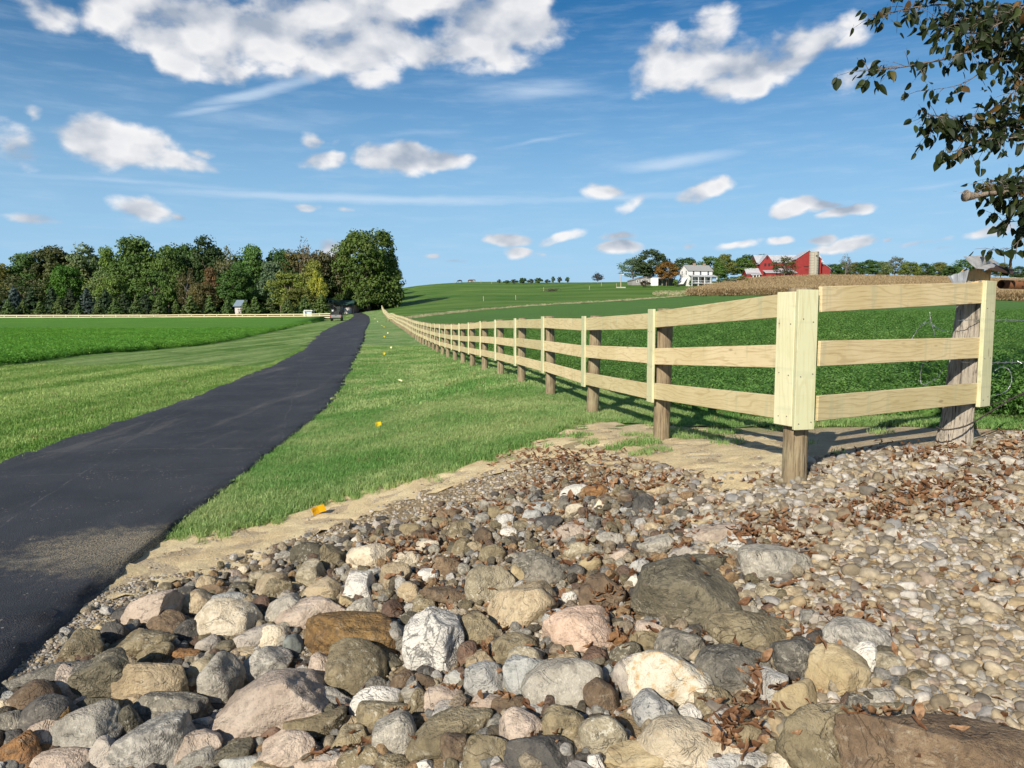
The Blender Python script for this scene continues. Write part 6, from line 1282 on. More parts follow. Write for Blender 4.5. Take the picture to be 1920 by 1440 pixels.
# ------------------------------------------------------------------ farm buildings
def clap(name, col, hor=True, sc=30., rough=.6):
    m, nt, b = newmat(name); o = objc(nt); sp = nd(nt, 'ShaderNodeSeparateXYZ', None, Vector=o)
    w = mth(nt, 'PINGPONG', mth(nt, 'MULTIPLY', sp.outputs[2] if hor else mth(nt, 'ADD', sp.outputs[0], sp.outputs[1]), sc / 10), .5); n = noise(nt, o, .8, 4, .6)
    c = mixc(nt, sstep(nt, w, .06, .0), col, tuple(x * .55 for x in col)); c = mixc(nt, sstep(nt, n, .3, .75), c, vmth(nt, 'MULTIPLY', c, (.82, .80, .78))); nt.links.new(c, b.inputs['Base Color']); b.inputs['Roughness'].default_value = rough; return m
M_white = clap('white_siding', (.78, .78, .76)); M_red = clap('red_siding', (.270, .030, .028), False, 18); M_grey_sid = clap('grey_siding', (.30, .29, .28), False, 20); M_roofg = simple('grey_shingle', (.30, .295, .28), .8, .15, 3); M_roofm = clap('metal_roof', (.50, .51, .53), False, 12, .4); M_green = clap('green_roof', (.045, .095, .080), False, 14, .5); M_brick = simple('chimney_brick', (.34, .24, .18), .85, .2, 6)
M_glass = simple('dark_glass', (.035, .04, .05), .15, .1, 3); M_stone = simple('foundation', (.42, .40, .37), .9, .2, 2); M_dark = simple('dark_opening', (.02, .02, .02), .9); M_blueroof = simple('slate_blue_roof', (.20, .26, .30), .5, .1, 2); M_brownw = simple('brown_wall', (.20, .14, .11), .8, .15, 2); M_garage = simple('garage_door', (.56, .51, .46), .6, .05, 2); M_conc = simple('silo_stave', (.38, .345, .27), .85, .15, 3); M_trim = simple('white_trim', (.80, .80, .78), .6, .05, 4); M_timber = simple('timber', (.42, .34, .22), .8, .2, 4)
def gable(x0, x1, y0, y1, zb, ze, zr, axis='x'):
    """walls with gable ends; ridge along AXIS"""
    mb = MB()
    if axis == 'x':
        ym = (y0 + y1) / 2; P = [(y0, zb), (y1, zb), (y1, ze), (ym, zr), (y0, ze)]; v = [(x0, y, z) for y, z in P] + [(x1, y, z) for y, z in P]
    else:
        xm = (x0 + x1) / 2; P = [(x0, zb), (x1, zb), (x1, ze), (xm, zr), (x0, ze)]; v = [(x, y0, z) for x, z in P] + [(x, y1, z) for x, z in P]
    return mb.add(v, [[0, 1, 2, 3, 4], [9, 8, 7, 6, 5]] + [[i, i + 5, (i + 1) % 5 + 5, (i + 1) % 5] for i in range(5)])
def roof(x0, x1, y0, y1, ze, zr, axis='x', ov=.35, t=.14):
    mb = MB(); 
    if axis == 'x':
        ym = (y0 + y1) / 2; sl = (zr - ze) / (ym - y0)
        for s, yy in ((1, y0), (-1, y1)):
            a = [(x0 - ov, yy - s * ov, ze - sl * ov + .03), (x1 + ov, yy - s * ov, ze - sl * ov + .03), (x1 + ov, ym, zr + .03), (x0 - ov, ym, zr + .03)]; mb.quadslab(a if s > 0 else a[::-1], t)
    else:
        xm = (x0 + x1) / 2; sl = (zr - ze) / (xm - x0)
        for s, xx in ((1, x0), (-1, x1)):
            a = [(xx - s * ov, y0 - ov, ze - sl * ov + .03), (xm, y0 - ov, zr + .03), (xm, y1 + ov, zr + .03), (xx - s * ov, y1 + ov, ze - sl * ov + .03)]; mb.quadslab(a[::1] if s > 0 else a[::-1], t)
    return mb
def window(parent, x, z, w, h, face, yy, m=None):
    """frame proud of a wall; FACE 'y' looks at -y, 'x' looks at -x (x is then the distance along y)"""
    f = MB(); g = MB()
    def bx(mb, a0, a1, b0, b1, d0, d1): mb.box(a0, a1, yy - d1, yy - d0, b0, b1) if face == 'y' else mb.box(yy - d1, yy - d0, a0, a1, b0, b1)
    for (a0, a1, b0, b1) in ((x - w / 2 - .1, x - w / 2, z, z + h), (x + w / 2, x + w / 2 + .1, z, z + h), (x - w / 2 - .1, x + w / 2 + .1, z + h, z + h + .12), (x - w / 2 - .12, x + w / 2 + .12, z - .1, z)): bx(f, a0, a1, b0, b1, 0, .06)
    bx(f, x - w / 2, x + w / 2, z + h / 2 - .03, z + h / 2 + .03, .012, .05); bx(g, x - w / 2, x + w / 2, z, z + h, .0, .01)
    fo = f.build('window', m or M_trim, parent); g.build('pane', M_glass, fo)
# white farmhouse: long side with a porch facing the fields, gable end to the west
hx, hy = at(1302, 280), 280.; hz = z1(hx, hy)
hs = empty('farmhouse', (hx, hy, hz), R(17), label='white two-storey farmhouse with a grey roof and long front porch', cat='house')
gable(-4.6, 5.0, -3, 3, -.5, 5.0, 7.0).build('wall', M_white, hs); rf = roof(-4.6, 5.0, -3, 3, 5.0, 7.0, ov=.3).build('roof', M_roofg, hs)
MB().box(-1.0, -.2, -.4, .4, 6.4, 7.9).box(-1.08, -.12, -.48, .48, 7.75, 7.9).build('chimney', M_brick, rf); MB().box(3.0, 3.7, -.35, .35, 6.4, 7.8).box(2.93, 3.77, -.42, .42, 7.66, 7.8).build('chimney', M_brick, rf)
for y in (-1.5, 1.4):
    for z in (1.0, 3.6): window(hs, y, z, .75, 1.4, 'x', -4.6)
for x in (.2, 3.3): window(hs, x, 3.55, .75, 1.3, 'y', -3)
for x in (-2.6,): window(hs, x, 3.55, .75, 1.3, 'y', -3)
for x in (-3, -1, 3.4): window(hs, x, 1.0, .8, 1.5, 'y', -3)
MB().box(.7, 1.7, -3.05, -3.0, .6, 2.7).build('door', M_brownw, hs)
MB().quadslab([(-4.7, -5.6, 2.75), (5.6, -5.6, 2.75), (5.6, -3, 3.5), (-4.7, -3, 3.5)], .12).build('porch_roof', M_roofm, hs)
MB().box(-4.6, 5.5, -5.5, -3.0, .35, .5).build('porch_floor', M_roofg, hs)
for x in (-4.5, -2, .5, 3, 5.4): MB().box(x - .09, x + .09, -5.45, -5.27, -.6, 2.72).build('porch_post', M_trim, hs)
MB().box(-4.4, 5.3, -5.42, -5.34, 1.3, 1.4).box(-4.4, 5.3, -5.42, -5.34, .55, .62).build('porch_rail', M_trim, hs)
MB().quadslab([(-6.4, -2.6, .2), (-4.62, -2.6, 2.6), (-4.62, 2.6, 2.6), (-6.4, 2.6, .2)], .12).build('side_roof', M_white, hs)
# grey shed and open white shed
sx_, sy_ = at(1200, 284), 284.; sz_ = z1(sx_, sy_); sh = empty('farm_shed', (sx_, sy_, sz_), R(12), label='low weathered grey farm shed under the big maple', cat='shed')
MB().prism([(-4.2, -.5), (3.4, -.5), (3.4, 3.4), (-4.2, 1.4)], -2.5, 2.5).build('wall', M_grey_sid, sh); MB().quadslab([(-4.5, -2.8, 1.34), (3.7, -2.8, 3.50), (3.7, 2.8, 3.50), (-4.5, 2.8, 1.34)], .1).build('roof', M_roofg, sh)
for x in (-2.2, -.4, 1.6): window(sh, x, .7, .6, .8, 'y', -2.5)
sx_, sy_ = at(1240, 280), 280.; sz_ = z1(sx_, sy_); sw = empty('white_shed', (sx_, sy_, sz_), R(-4), label='white shed with a dark open bay beside the orange-tinged tree', cat='shed')
MB().box(-4.2, -1.6, -1.6, 2.4, -.4, 2.6).build('wall', M_white, sw); MB().box(-1.6, 4.4, 2.2, 2.4, -.4, 2.4).box(4.2, 4.4, -1.4, 2.2, -.4, 2.4).build('back_wall', M_grey_sid, sw); MB().quadslab([(-4.5, -2.0, 2.95), (4.8, -2.0, 2.55), (4.8, 2.7, 2.9), (-4.5, 2.7, 3.3)], .12).build('roof', M_dark, sw)
for x in (-.2, 2.1, 4.2): MB().box(x - .08, x + .08, -1.5, -1.34, -.4, 2.6).build('support', M_timber, sw)
# red barn: long range, cross gable, low wings
bx_, by_ = at(1480, 310), 310.; bz_ = z1(bx_, by_); bn = empty('red_barn', (bx_, by_, bz_), R(-4), label='big red barn with pale metal roofs and two gables', cat='barn')
px_ = lambda p: (p - 1480) * 310 / F
zz_ = lambda p: zat(p, 310) - bz_
gable(px_(1420), px_(1540), 2.2, 13.2, -1, zz_(491), zz_(476)).build('wall', M_red, bn); roof(px_(1420), px_(1540), 2.2, 13.2, zz_(491), zz_(476), ov=.4).build('roof', M_roofm, bn)
gable(px_(1483), px_(1528), -4, 6, -1, zz_(487), zz_(471.5), 'y').build('gable_wall', M_red, bn); roof(px_(1483), px_(1528), -4, 6, zz_(487), zz_(471.5), 'y', .35).build('gable_roof', M_roofm, bn)
gable(px_(1421), px_(1446), -1.5, 5, -1, zz_(494), zz_(478), 'y').build('gable_wall', M_red, bn); roof(px_(1421), px_(1446), -1.5, 5, zz_(494), zz_(478), 'y', .3).build('gable_roof', M_roofm, bn)
for (p, q) in ((1430.5, 499), (1437.5, 499), (1434, 486)): window(bn, px_(p), zz_(q), .5, .9, 'y', -1.5, M_dark)
MB().prism([(px_(1446.2), -1), (px_(1482.8), -1), (px_(1482.8), zz_(513)), (px_(1446.2), zz_(513))], -6, 2).build('wing_wall', M_red, bn); MB().quadslab([(px_(1426), -6.4, zz_(513.5)), (px_(1482.7), -6.4, zz_(513.5)), (px_(1482.7), 2.1, zz_(503)), (px_(1426), 2.1, zz_(503))], .14).build('wing_roof', M_roofm, bn)
MB().box(px_(1427), px_(1446.1), -5.8, -1.6, -1, zz_(514)).build('wing_wall', M_red, bn)
gable(px_(1396), px_(1420), -3, 5, -1, zz_(513), zz_(503), 'x').build('low_wall', M_red, bn); roof(px_(1396), px_(1420), -3, 5, zz_(514), zz_(503), 'x', .3).build('low_roof', M_roofm, bn)
for p in (1405, 1411, 1416): MB().box(px_(p) - .15, px_(p) + .15, -5.3, -5.0, -1, zz_(517)).build('support', M_trim, bn)
MB().quadslab([(px_(1402), -5.5, zz_(517.5)), (px_(1421), -5.5, zz_(516)), (px_(1421), -2.9, zz_(513)), (px_(1402), -2.9, zz_(514))], .1).build('open_bay_roof', M_roofm, bn)
MB().prism([(px_(1529), -1), (px_(1551), -1), (px_(1551), zz_(505)), (px_(1540), zz_(497)), (px_(1529), zz_(494))], 0, 9).build('lean_to_wall', M_red, bn); MB().box(px_(1540), px_(1551), -.08, -.03, -1, zz_(516)).build('foundation', M_stone, bn)
MB().quadslab([(px_(1529), -.3, zz_(493)), (px_(1541), -.3, zz_(496.5)), (px_(1541), 9.3, zz_(496.5)), (px_(1529), 9.3, zz_(493))], .12).quadslab([(px_(1541), -.3, zz_(496.5)), (px_(1552), -.3, zz_(505)), (px_(1552), 9.3, zz_(505)), (px_(1541), 9.3, zz_(496.5))], .12).build('lean_to_roof', M_roofm, bn)
MB().box(px_(1497), px_(1513), -4.10, -4.02, zz_(501.5), zz_(500.6)).box(px_(1500), px_(1507), -4.10, -4.02, zz_(507.4), zz_(506.6)).build('door_track', M_dark, bn); MB().box(px_(1508), px_(1512), -4.6, -4.1, -1, zz_(518)).build('trough', M_trim, bn)
# silo of concrete staves with hoops
sxx, syy = at(1521.5, 303), 303.; szz = z1(sxx, syy); si = empty('silo', (sxx, syy, szz), 0, label='tall pale concrete stave silo standing against the red barn', cat='silo'); hs_ = zat(472, 303) - szz
n = 28; V = []; 
for rr_, z in ((1.76, -.5), (1.76, hs_), (1.62, hs_), (1.62, hs_ - .9)): V += [(rr_ * math.cos(2 * math.pi * j / n), rr_ * math.sin(2 * math.pi * j / n), z) for j in range(n)]
me = bpy.data.meshes.new('stave_wall'); me.from_pydata(V, [], [[k * n + j, k * n + (j + 1) % n, (k + 1) * n + (j + 1) % n, (k + 1) * n + j] for k in range(3) for j in range(n)] + [[3 * n + j for j in range(n)]]); me.materials.append(M_conc); obj('stave_wall', me, si)
hoop = MB(); m_ = 28; hoop.tube([(1.785 * math.cos(2 * math.pi * j / m_), 1.785 * math.sin(2 * math.pi * j / m_), 0) for j in range(m_ + 1)], .05, 5, False); hm = hoop.mesh('hoop', simple('rusted_hoop', (.20, .17, .13), .7))
for k in range(11): o = obj('hoop', hm, si); o.location = (0, 0, .5 + k * (hs_ - .9) / 10)
MB().box(-.55, .35, -2.05, -1.7, .2, hs_ - .4).build('chute', M_conc, si); MB().box(-.1, .5, -2.08, -2.04, hs_ - 2.0, hs_ - 1.5).build('chute_opening', M_dark, si)
# house with the green roof at the end of the drive
gx_, gy_ = at(645, 203), 203.; gz_ = z1(gx_, gy_) ; gh = empty('house', (gx_, gy_, gz_), 0, label='low house with a dark green roof and pale garage door at the drive end', cat='house')
qx = lambda p: (p - 645) * 203 / F
qz = lambda p: zat(p, 203) - gz_
MB().box(qx(636), qx(664), 0, 7, -1, qz(572)).build('wall', M_brownw, gh); MB().box(qx(612), qx(636) - .01, .5, 8, -1, qz(568)).build('side_wall', M_brownw, gh)
MB().quadslab([(qx(633), -.8, qz(572)), (qx(666), -.8, qz(572)), (qx(660), 4, qz(563)), (qx(633), 4, qz(563))], .15).quadslab([(qx(633), 8, qz(572)), (qx(633), 4, qz(563)), (qx(660), 4, qz(563)), (qx(666), 8, qz(572))], .15).build('roof', M_green, gh)
MB().quadslab([(qx(612), -.2, qz(559.5)), (qx(615), 8.3, qz(559.5)), (qx(637), 8.3, qz(569)), (qx(637), -.4, qz(570))][::1], .15).build('side_roof', M_green, gh)
MB().box(qx(646), qx(660), -.09, -.02, -1, qz(577)).build('garage_door', M_garage, gh); MB().box(qx(646), qx(660), -.09, -.02, qz(577) + .02, qz(575.5)).build('garage_opening', M_dark, gh); MB().box(qx(662), qx(664.5), -.08, -.02, -1, qz(578.5)).build('brick_pier', M_brick, gh)
window(gh, qx(621), qz(569.5), 1.1, .7, 'y', .5); window(gh, qx(640), qz(579), .6, .9, 'y', 0)
# pale shed glimpsed through the evergreens
px2, py2 = at(451, 172), 172.; pz2 = z1(px2, py2); ps = empty('pale_shed', (px2, py2, pz2), 0, label='pale shed with a blue-grey roof glimpsed between evergreens', cat='shed'); k_ = 178 / F
MB().box(-1.1, .7, 0, 3, -.5, zat(574, 172) - pz2).build('wall', M_garage, ps); MB().quadslab([(-1.4, -.4, zat(575, 172) - pz2), (1.0, -.4, zat(575, 172) - pz2), (1.0, 2.2, zat(563, 172) - pz2), (-1.4, 2.2, zat(563, 172) - pz2)], .12).build('roof', M_blueroof, ps)
# utility pole in the pasture
ux, uy = at(1163, 268), 268.; uz = z1(ux, uy); up_ = empty('utility_pole', (ux, uy, uz), 0, label='short pale wooden pole with a small lamp arm in the pasture', cat='pole'); hh = zat(513, uy) - uz
MB().tube([(0, 0, -.5), (0, 0, hh)], [.17, .13], 8).build('pole', M_timber, up_); MB().box(0, .9, -.06, .06, hh - .25, hh - .12).box(.6, .95, -.12, .12, hh - .33, hh - .2).build('lamp_arm', M_trim, up_); MB().box(-1.6, 1.6, -.4, .4, 0, .35).build('base_block', M_stone, up_)

# ------------------------------------------------------------------ pickup truck seen from behind, white cart, post
tX, tY = at(632, 141), 141.; tz_ = z1(tX, tY) + .02
tk = empty('pickup_truck', (tX, tY, tz_), R(9), label='dark pickup truck with a silver tailgate parked beside the drive', cat='truck')
M_car = simple('dark_paint', (.020, .021, .024), .25, .1, 3); M_sil = simple('silver_paint', (.30, .285, .275), .35, .06, 2, .3); M_tyre = simple('tyre', (.018, .018, .018), .85); M_rim = simple('rim', (.35, .35, .36), .4, .1, 5, .7); M_tail = simple('tail_lamp', (.35, .02, .02), .3); M_load = simple('equipment', (.035, .04, .035), .7, .3, 5)
MB().prism([(-.99, .52), (.99, .52), (1.0, .95), (.96, 1.12), (-.96, 1.12), (-1.0, .95)], -2.55, -.45).build('cargo_bed', M_car, tk)
MB().prism([(-.97, .5), (.97, .5), (.99, 1.1), (.80, 1.86), (.7, 1.92), (-.7, 1.92), (-.80, 1.86), (-.99, 1.1)], -.42, 1.35).build('cab', M_car, tk)
MB().prism([(-.97, .5), (.97, .5), (.95, 1.16), (-.95, 1.16)], 1.36, 2.75).build('hood', M_car, tk)
tg = MB().box(-.86, .86, -2.63, -2.56, .60, 1.10).box(-.84, .84, -2.645, -2.63, .82, .86).build('tailgate', M_sil, tk); MB().box(-.14, .14, -2.67, -2.645, .96, 1.02).build('handle', M_car, tg)
MB().box(-.98, .98, -2.78, -2.60, .42, .57).build('bumper', M_car, tk)
for s in (-1, 1):
    MB().box(s * .93 - .06, s * .93 + .06, -2.62, -2.56, .70, 1.08).build('tail_lamp', M_tail, tk)
    for y in (-1.55, 1.75):
        wv = MB().tube([(s * .76, y, .39), (s * .80, y, .39), (s * .98, y, .39), (s * 1.0, y, .39)], [.34, .40, .40, .34], 18).build('wheel', M_tyre, tk); MB().tube([(s * 1.001, y, .39), (s * 1.012, y, .39)], .22, 12).build('rim', M_rim, wv)
    MB().box(s * 1.0 - .01, s * 1.0 + s * .22 + .01 if s > 0 else s * 1.0 + .01, .95, 1.1, 1.22, 1.42).build('mirror', M_car, tk) if s > 0 else MB().box(-1.23, -.99, .95, 1.1, 1.22, 1.42).build('mirror', M_car, tk)
MB().add([(-.72, -.445, 1.2), (.72, -.445, 1.2), (.62, -.445, 1.74), (-.62, -.445, 1.74), (-.72, -.43, 1.2), (.72, -.43, 1.2), (.62, -.43, 1.74), (-.62, -.43, 1.74)], [[0, 1, 2, 3], [4, 7, 6, 5], [0, 4, 5, 1], [1, 5, 6, 2], [2, 6, 7, 3], [3, 7, 4, 0]]).build('rear_window', M_glass, tk)
rk = MB()
for s in (-.85, .85): rk.tube([(s, -2.4, 1.1), (s * .86, -2.3, 2.1), (s * .86, .2, 2.15), (s * .86, .9, 1.95)], .04, 6)
rk.tube([(-.73, -2.3, 2.1), (.73, -2.3, 2.1)], .04, 6).tube([(-.73, .1, 2.15), (.73, .1, 2.15)], .04, 6).build('ladder_rack', M_car, tk)
MB().box(-.6, .55, -1.9, -.6, 1.1, 1.7).box(.1, .75, -1.5, .0, 1.7, 2.6).tube([(.2, -1, 2.3), (-.5, -.6, 2.75), (-.55, -.4, 2.3)], .1, 6).build('equipment', M_load, tk)
MB().box(-.72, -.38, -1.95, -1.9, 1.72, 2.0).build('sign_plate', M_trim, tk)
cX, cY = at(580, 156), 156.; cz_ = z1(cX, cY); ct = empty('white_cart', (cX, cY, cz_), 0, label='small white roofed cart standing behind the distant fence', cat='cart')
MB().box(-.75, .75, -.5, 1.5, .35, .95).build('body', M_trim, ct); MB().box(-.85, .85, -.6, 1.6, 1.85, 1.97).build('roof', M_trim, ct); MB().box(-.6, .6, -.52, -.5, 1.0, 1.7).build('windshield', simple('pale_glass', (.45, .52, .58), .2), ct)
for x in (-.72, .66):
    for y in (-.48, 1.42): MB().box(x, x + .06, y, y + .06, .95, 1.86).build('support', M_trim, ct)
for x in (-.7, .7):
    for y in (-.2, 1.2): MB().tube([(x - .1, y, .25), (x + .1, y, .25)], .26, 12).build('wheel', M_tyre, ct)
wX = at(571, 155); MB().box(-.09, .09, -.09, .09, -.3, 1.75).box(-.13, .13, -.13, .13, 1.75, 1.83).build('white_post', M_trim, label='slim white post standing next to the white cart', cat='post').location = (wX, 155, z1(wX, 155))

# ------------------------------------------------------------------ grazing horses
def horse(px, py, Y, m, rz, label):
    X = at(px, Y); root = empty('horse', (X, Y, z1(X, Y)), rz, label=label, cat='horse', group='horses grazing on the hill')
    P = [((-.75, 0, 1.22), .28), ((-.35, 0, 1.20), .30), ((.1, 0, 1.16), .31), ((.5, 0, 1.22), .28), ((.85, 0, 1.15), .17), ((1.2, 0, .72), .13), ((1.42, 0, .32), .10), ((1.55, 0, .12), .06), ((-.9, 0, 1.05), .08), ((-1.02, 0, .6), .04)]
    E = [(0, 1), (1, 2), (2, 3), (3, 4), (4, 5), (5, 6), (6, 7), (0, 8), (8, 9)]
    for x, yo, at_, hind in ((-.72, .17, 0, 1), (-.68, -.17, 0, 1), (.5, .16, 3, 0), (.56, -.16, 3, 0)):
        b = len(P); P += [((x + (.08 if hind else 0), yo, .85), .14 if hind else .10), ((x - (.12 if hind else -.02), yo, .48), .065), ((x - .04, yo, .16), .045), ((x, yo, .0), .06)]; E += [(at_, b), (b, b + 1), (b + 1, b + 2), (b + 2, b + 3)]
    me = bpy.data.meshes.new('body'); me.from_pydata([p for p, _ in P], E, []); o = bpy.data.objects.new('body', me); COL.objects.link(o)
    sk = o.modifiers.new('s', 'SKIN'); sk.use_smooth_shade = True; o.modifiers.new('d', 'SUBSURF').levels = 1
    for q, (_, r_) in zip(me.skin_vertices[0].data, P): q.radius = (r_, r_)
    me.skin_vertices[0].data[2].use_root = True
    dg = bpy.context.evaluated_depsgraph_get(); nm = bpy.data.meshes.new_from_object(o.evaluated_get(dg)); bpy.data.objects.remove(o); nm.name = 'body'; nm.materials.clear(); nm.materials.append(m); obj('body', nm, root)
    MB().tube([(.85, 0, 1.38), (1.15, 0, .98), (1.36, 0, .6)], [.05, .06, .02], 5).build('mane', M_load, root)
horse(863, 541, 335, simple('dark_coat', (.022, .018, .016), .6), R(175), 'dark horse grazing alone on the hill below the skyline')
horse(882, 540, 333, simple('chestnut_coat', (.11, .06, .03), .6), R(10), 'chestnut horse grazing beside the pale one on the hill')
horse(888, 540, 338, simple('pale_coat', (.30, .24, .17), .6), R(200), 'pale tan horse grazing beside the chestnut one on the hill')

# ------------------------------------------------------------------ corn, weeds, stakes
def corn_stalk(seed):
    r = random.Random(seed); mb = MB(); mb.tube([(0, 0, 0), (.03, .02, 1.2), (.0, .03, 2.3)], [.02, .016, .008], 4)
    for k in range(8):
        a = k * 2.6 + r.uniform(-.5, .5); z = .35 + k * .23; L = r.uniform(.45, .8); w = .05; c, s = math.cos(a), math.sin(a); b = []
        for t, dz, ww in ((0, 0, .6), (.45, .16, 1), (.8, -.02, .8), (1, -.32, .1)): b += [(c * L * t - s * w * ww, s * L * t + c * w * ww, z + dz), (c * L * t + s * w * ww, s * L * t - c * w * ww, z + dz)]
        mb.add(b, [[0, 1, 3, 2], [2, 3, 5, 4], [4, 5, 7, 6]])
    mb.tube([(.05, 0, 1.0), (.12, .02, 1.25)], [.035, .03], 5)
    for k in range(4): a = k * 1.6 + r.uniform(0, 1); mb.add([(0, .03, 2.25), (.02, .03, 2.25), (.12 * math.cos(a), .03 + .12 * math.sin(a), 2.55)], [[0, 1, 2]])
    return mb
m, nt, b = newmat('dry_corn'); r_ = info(nt); n_ = noise(nt, objc(nt), 2, 3, .6); c = mixc(nt, sstep(nt, r_, 0, 1), (.38, .265, .130), (.60, .47, .27)); c = mixc(nt, sstep(nt, n_, .35, .7), c, vmth(nt, 'MULTIPLY', c, (.6, .55, .5))); nt.links.new(c, b.inputs['Base Color']); add_translucent(nt, b, c, .25); M_corn = m
cm_ = [corn_stalk(k).mesh('corn_stalk', M_corn) for k in range(6)]; pc_c = proto_col('corn_plant', cm_)
CORN = np.array([(at(1283, 222), 222), (at(1330, 250), 250), (at(1400, 280), 280), (at(1560, 296), 296), (at(1800, 292), 292), (at(2100, 280), 280), (at(2300, 200), 200), (at(1925, 158), 158), (at(1890, 160), 160), (at(1600, 188), 188), (at(1420, 208), 208)])
def rows(poly, dr, ds, jit):
    lo, hi = poly.min(0), poly.max(0); a = np.arange(lo[0], hi[0], ds); b_ = np.arange(lo[1], hi[1], dr); g = np.stack(np.meshgrid(a, b_), -1).reshape(-1, 2) + RNG.normal(0, jit, (len(a) * len(b_), 2))
    return g[pip(poly, g[:, 0], g[:, 1])]
q = rows(CORN, .85, .30, .07); q = q[q[:, 0] / q[:, 1] < .72]
q = q[(RNG.uniform(0, 1, len(q)) < np.where(dist_line(np.vstack([CORN, CORN[:1]]), q[:, 0], q[:, 1]) < 7, 1., .42))]
print('corn', len(q)); grow('cornfield', q, pc_c, 6, np.column_stack([RNG.uniform(1.2, 1.6, len(q))] * 2 + [RNG.uniform(.85, 1.08, len(q))]), 'ripe tan cornfield below the red barn', 'corn', -.02, .07)
# pale weeds along the top of the crop
m, nt, b = newmat('pale_weed'); r_ = info(nt); c = mixc(nt, r_, (.20, .21, .09), (.46, .42, .26)); nt.links.new(c, b.inputs['Base Color']); M_weed = m
pc_w = proto_col('weed_clump', [mk('weed_clump', tuft(90 + k, 26, .55, .35, .03, .5), M_weed) for k in range(4)])
ln = np.array(cr_far[:6]); sg = RNG.uniform(0, 1, 1500) * (len(ln) - 1); k_ = sg.astype(int); q = ln[k_] + (ln[np.minimum(k_ + 1, len(ln) - 1)] - ln[k_]) * (sg - k_)[:, None] + RNG.normal(0, .5, (1500, 2)) + np.array([0, .6])
grow('weeds', q, pc_w, 4, RNG.uniform(.5, 1.3, len(q)), 'line of pale weeds between the crop and the pasture', 'weeds')
q = np.array([(at(px, Y), Y) for px, Y in zip(RNG.normal(1034, 8, 40), RNG.normal(262, 1.2, 40))]); grow('weeds', q, proto_col('brush_clump', [mk('brush_clump', leafy(40 + k, 60, .7, .6, .09), simple('brush', (.13, .125, .085), .9)) for k in range(3)]), 3, RNG.uniform(.8, 1.6, len(q)), 'tangle of grey brush lying in the middle of the pasture', 'brush')
q = np.array([(at(px, Y), Y) for px, Y in zip(RNG.uniform(1225, 1345, 260), RNG.normal(236, 5, 260))]); grow('weeds', q, pc_w, 4, RNG.uniform(1, 1.8, len(q)), 'rough dry weeds beside the corner of the corn', 'weeds')
# taller dark weeds past the end upright
q = np.column_stack([RNG.uniform(4.9, 8.5, 500), RNG.uniform(7.4, 9.6, 500)]); grow('weeds', q, pc_cr, 5, np.column_stack([RNG.uniform(1., 1.7, 500)] * 2 + [RNG.uniform(1.2, 2.3, 500)]), 'tall leafy weeds behind the wires past the end upright', 'weeds')
stk = MB().tube([(0, 0, -.3), (.02, 0, 1.15)], .06, 6).mesh('fence_stake', M_timber)
for i, (px, py, Y, lab) in enumerate([(1285, 552, 236, 'weathered stake at the weedy corner of the corn'), (1019, 549, 262, 'stake standing beside the grey brush pile'), (967, 563, 215, 'stake in the lower pasture before the brush pile'), (907, 566, 212, 'stake in the lower pasture, far from the brush pile'), (922, 534, 322, 'stake just before the skyline hedge'), (902, 536, 328, 'skyline stake between horses and hedge'), (852, 540, 338, 'skyline stake beside the dark horse'), (1104, 548, 262, 'stake near the two dark dung heaps in the pasture'), (1155, 541, 272, 'stake beside the lamp pole'), (1127, 538, 280, 'stake below the lone skyline tree')]):
    X = at(px, Y); o = obj('fence_stake', stk, label=lab, cat='stake', group='stakes in the pasture'); o.location = (X, Y, z1(X, Y)); o.rotation_euler = (random.uniform(-.08, .08), random.uniform(-.08, .08), i); o.scale = (1.3, 1.3, 1.15)
# red flowers before the house
m, nt, b = newmat('red_flowers'); c = mixc(nt, info(nt), (.42, .12, .12), (.50, .30, .24)); nt.links.new(c, b.inputs['Base Color'])
pc_f = proto_col('flower_clump', [mk('flower_clump', leafy(70 + k, 30, .45, .5, .10), m) for k in range(3)])
q = np.column_stack([at(672, 222) + RNG.normal(0, 2.0, 160), RNG.normal(221, .9, 160)]); grow('flower_bed', q, pc_f, 3, RNG.uniform(.6, 1.2, 160), 'strip of reddish flowers in front of the green-roofed house', 'flowers')

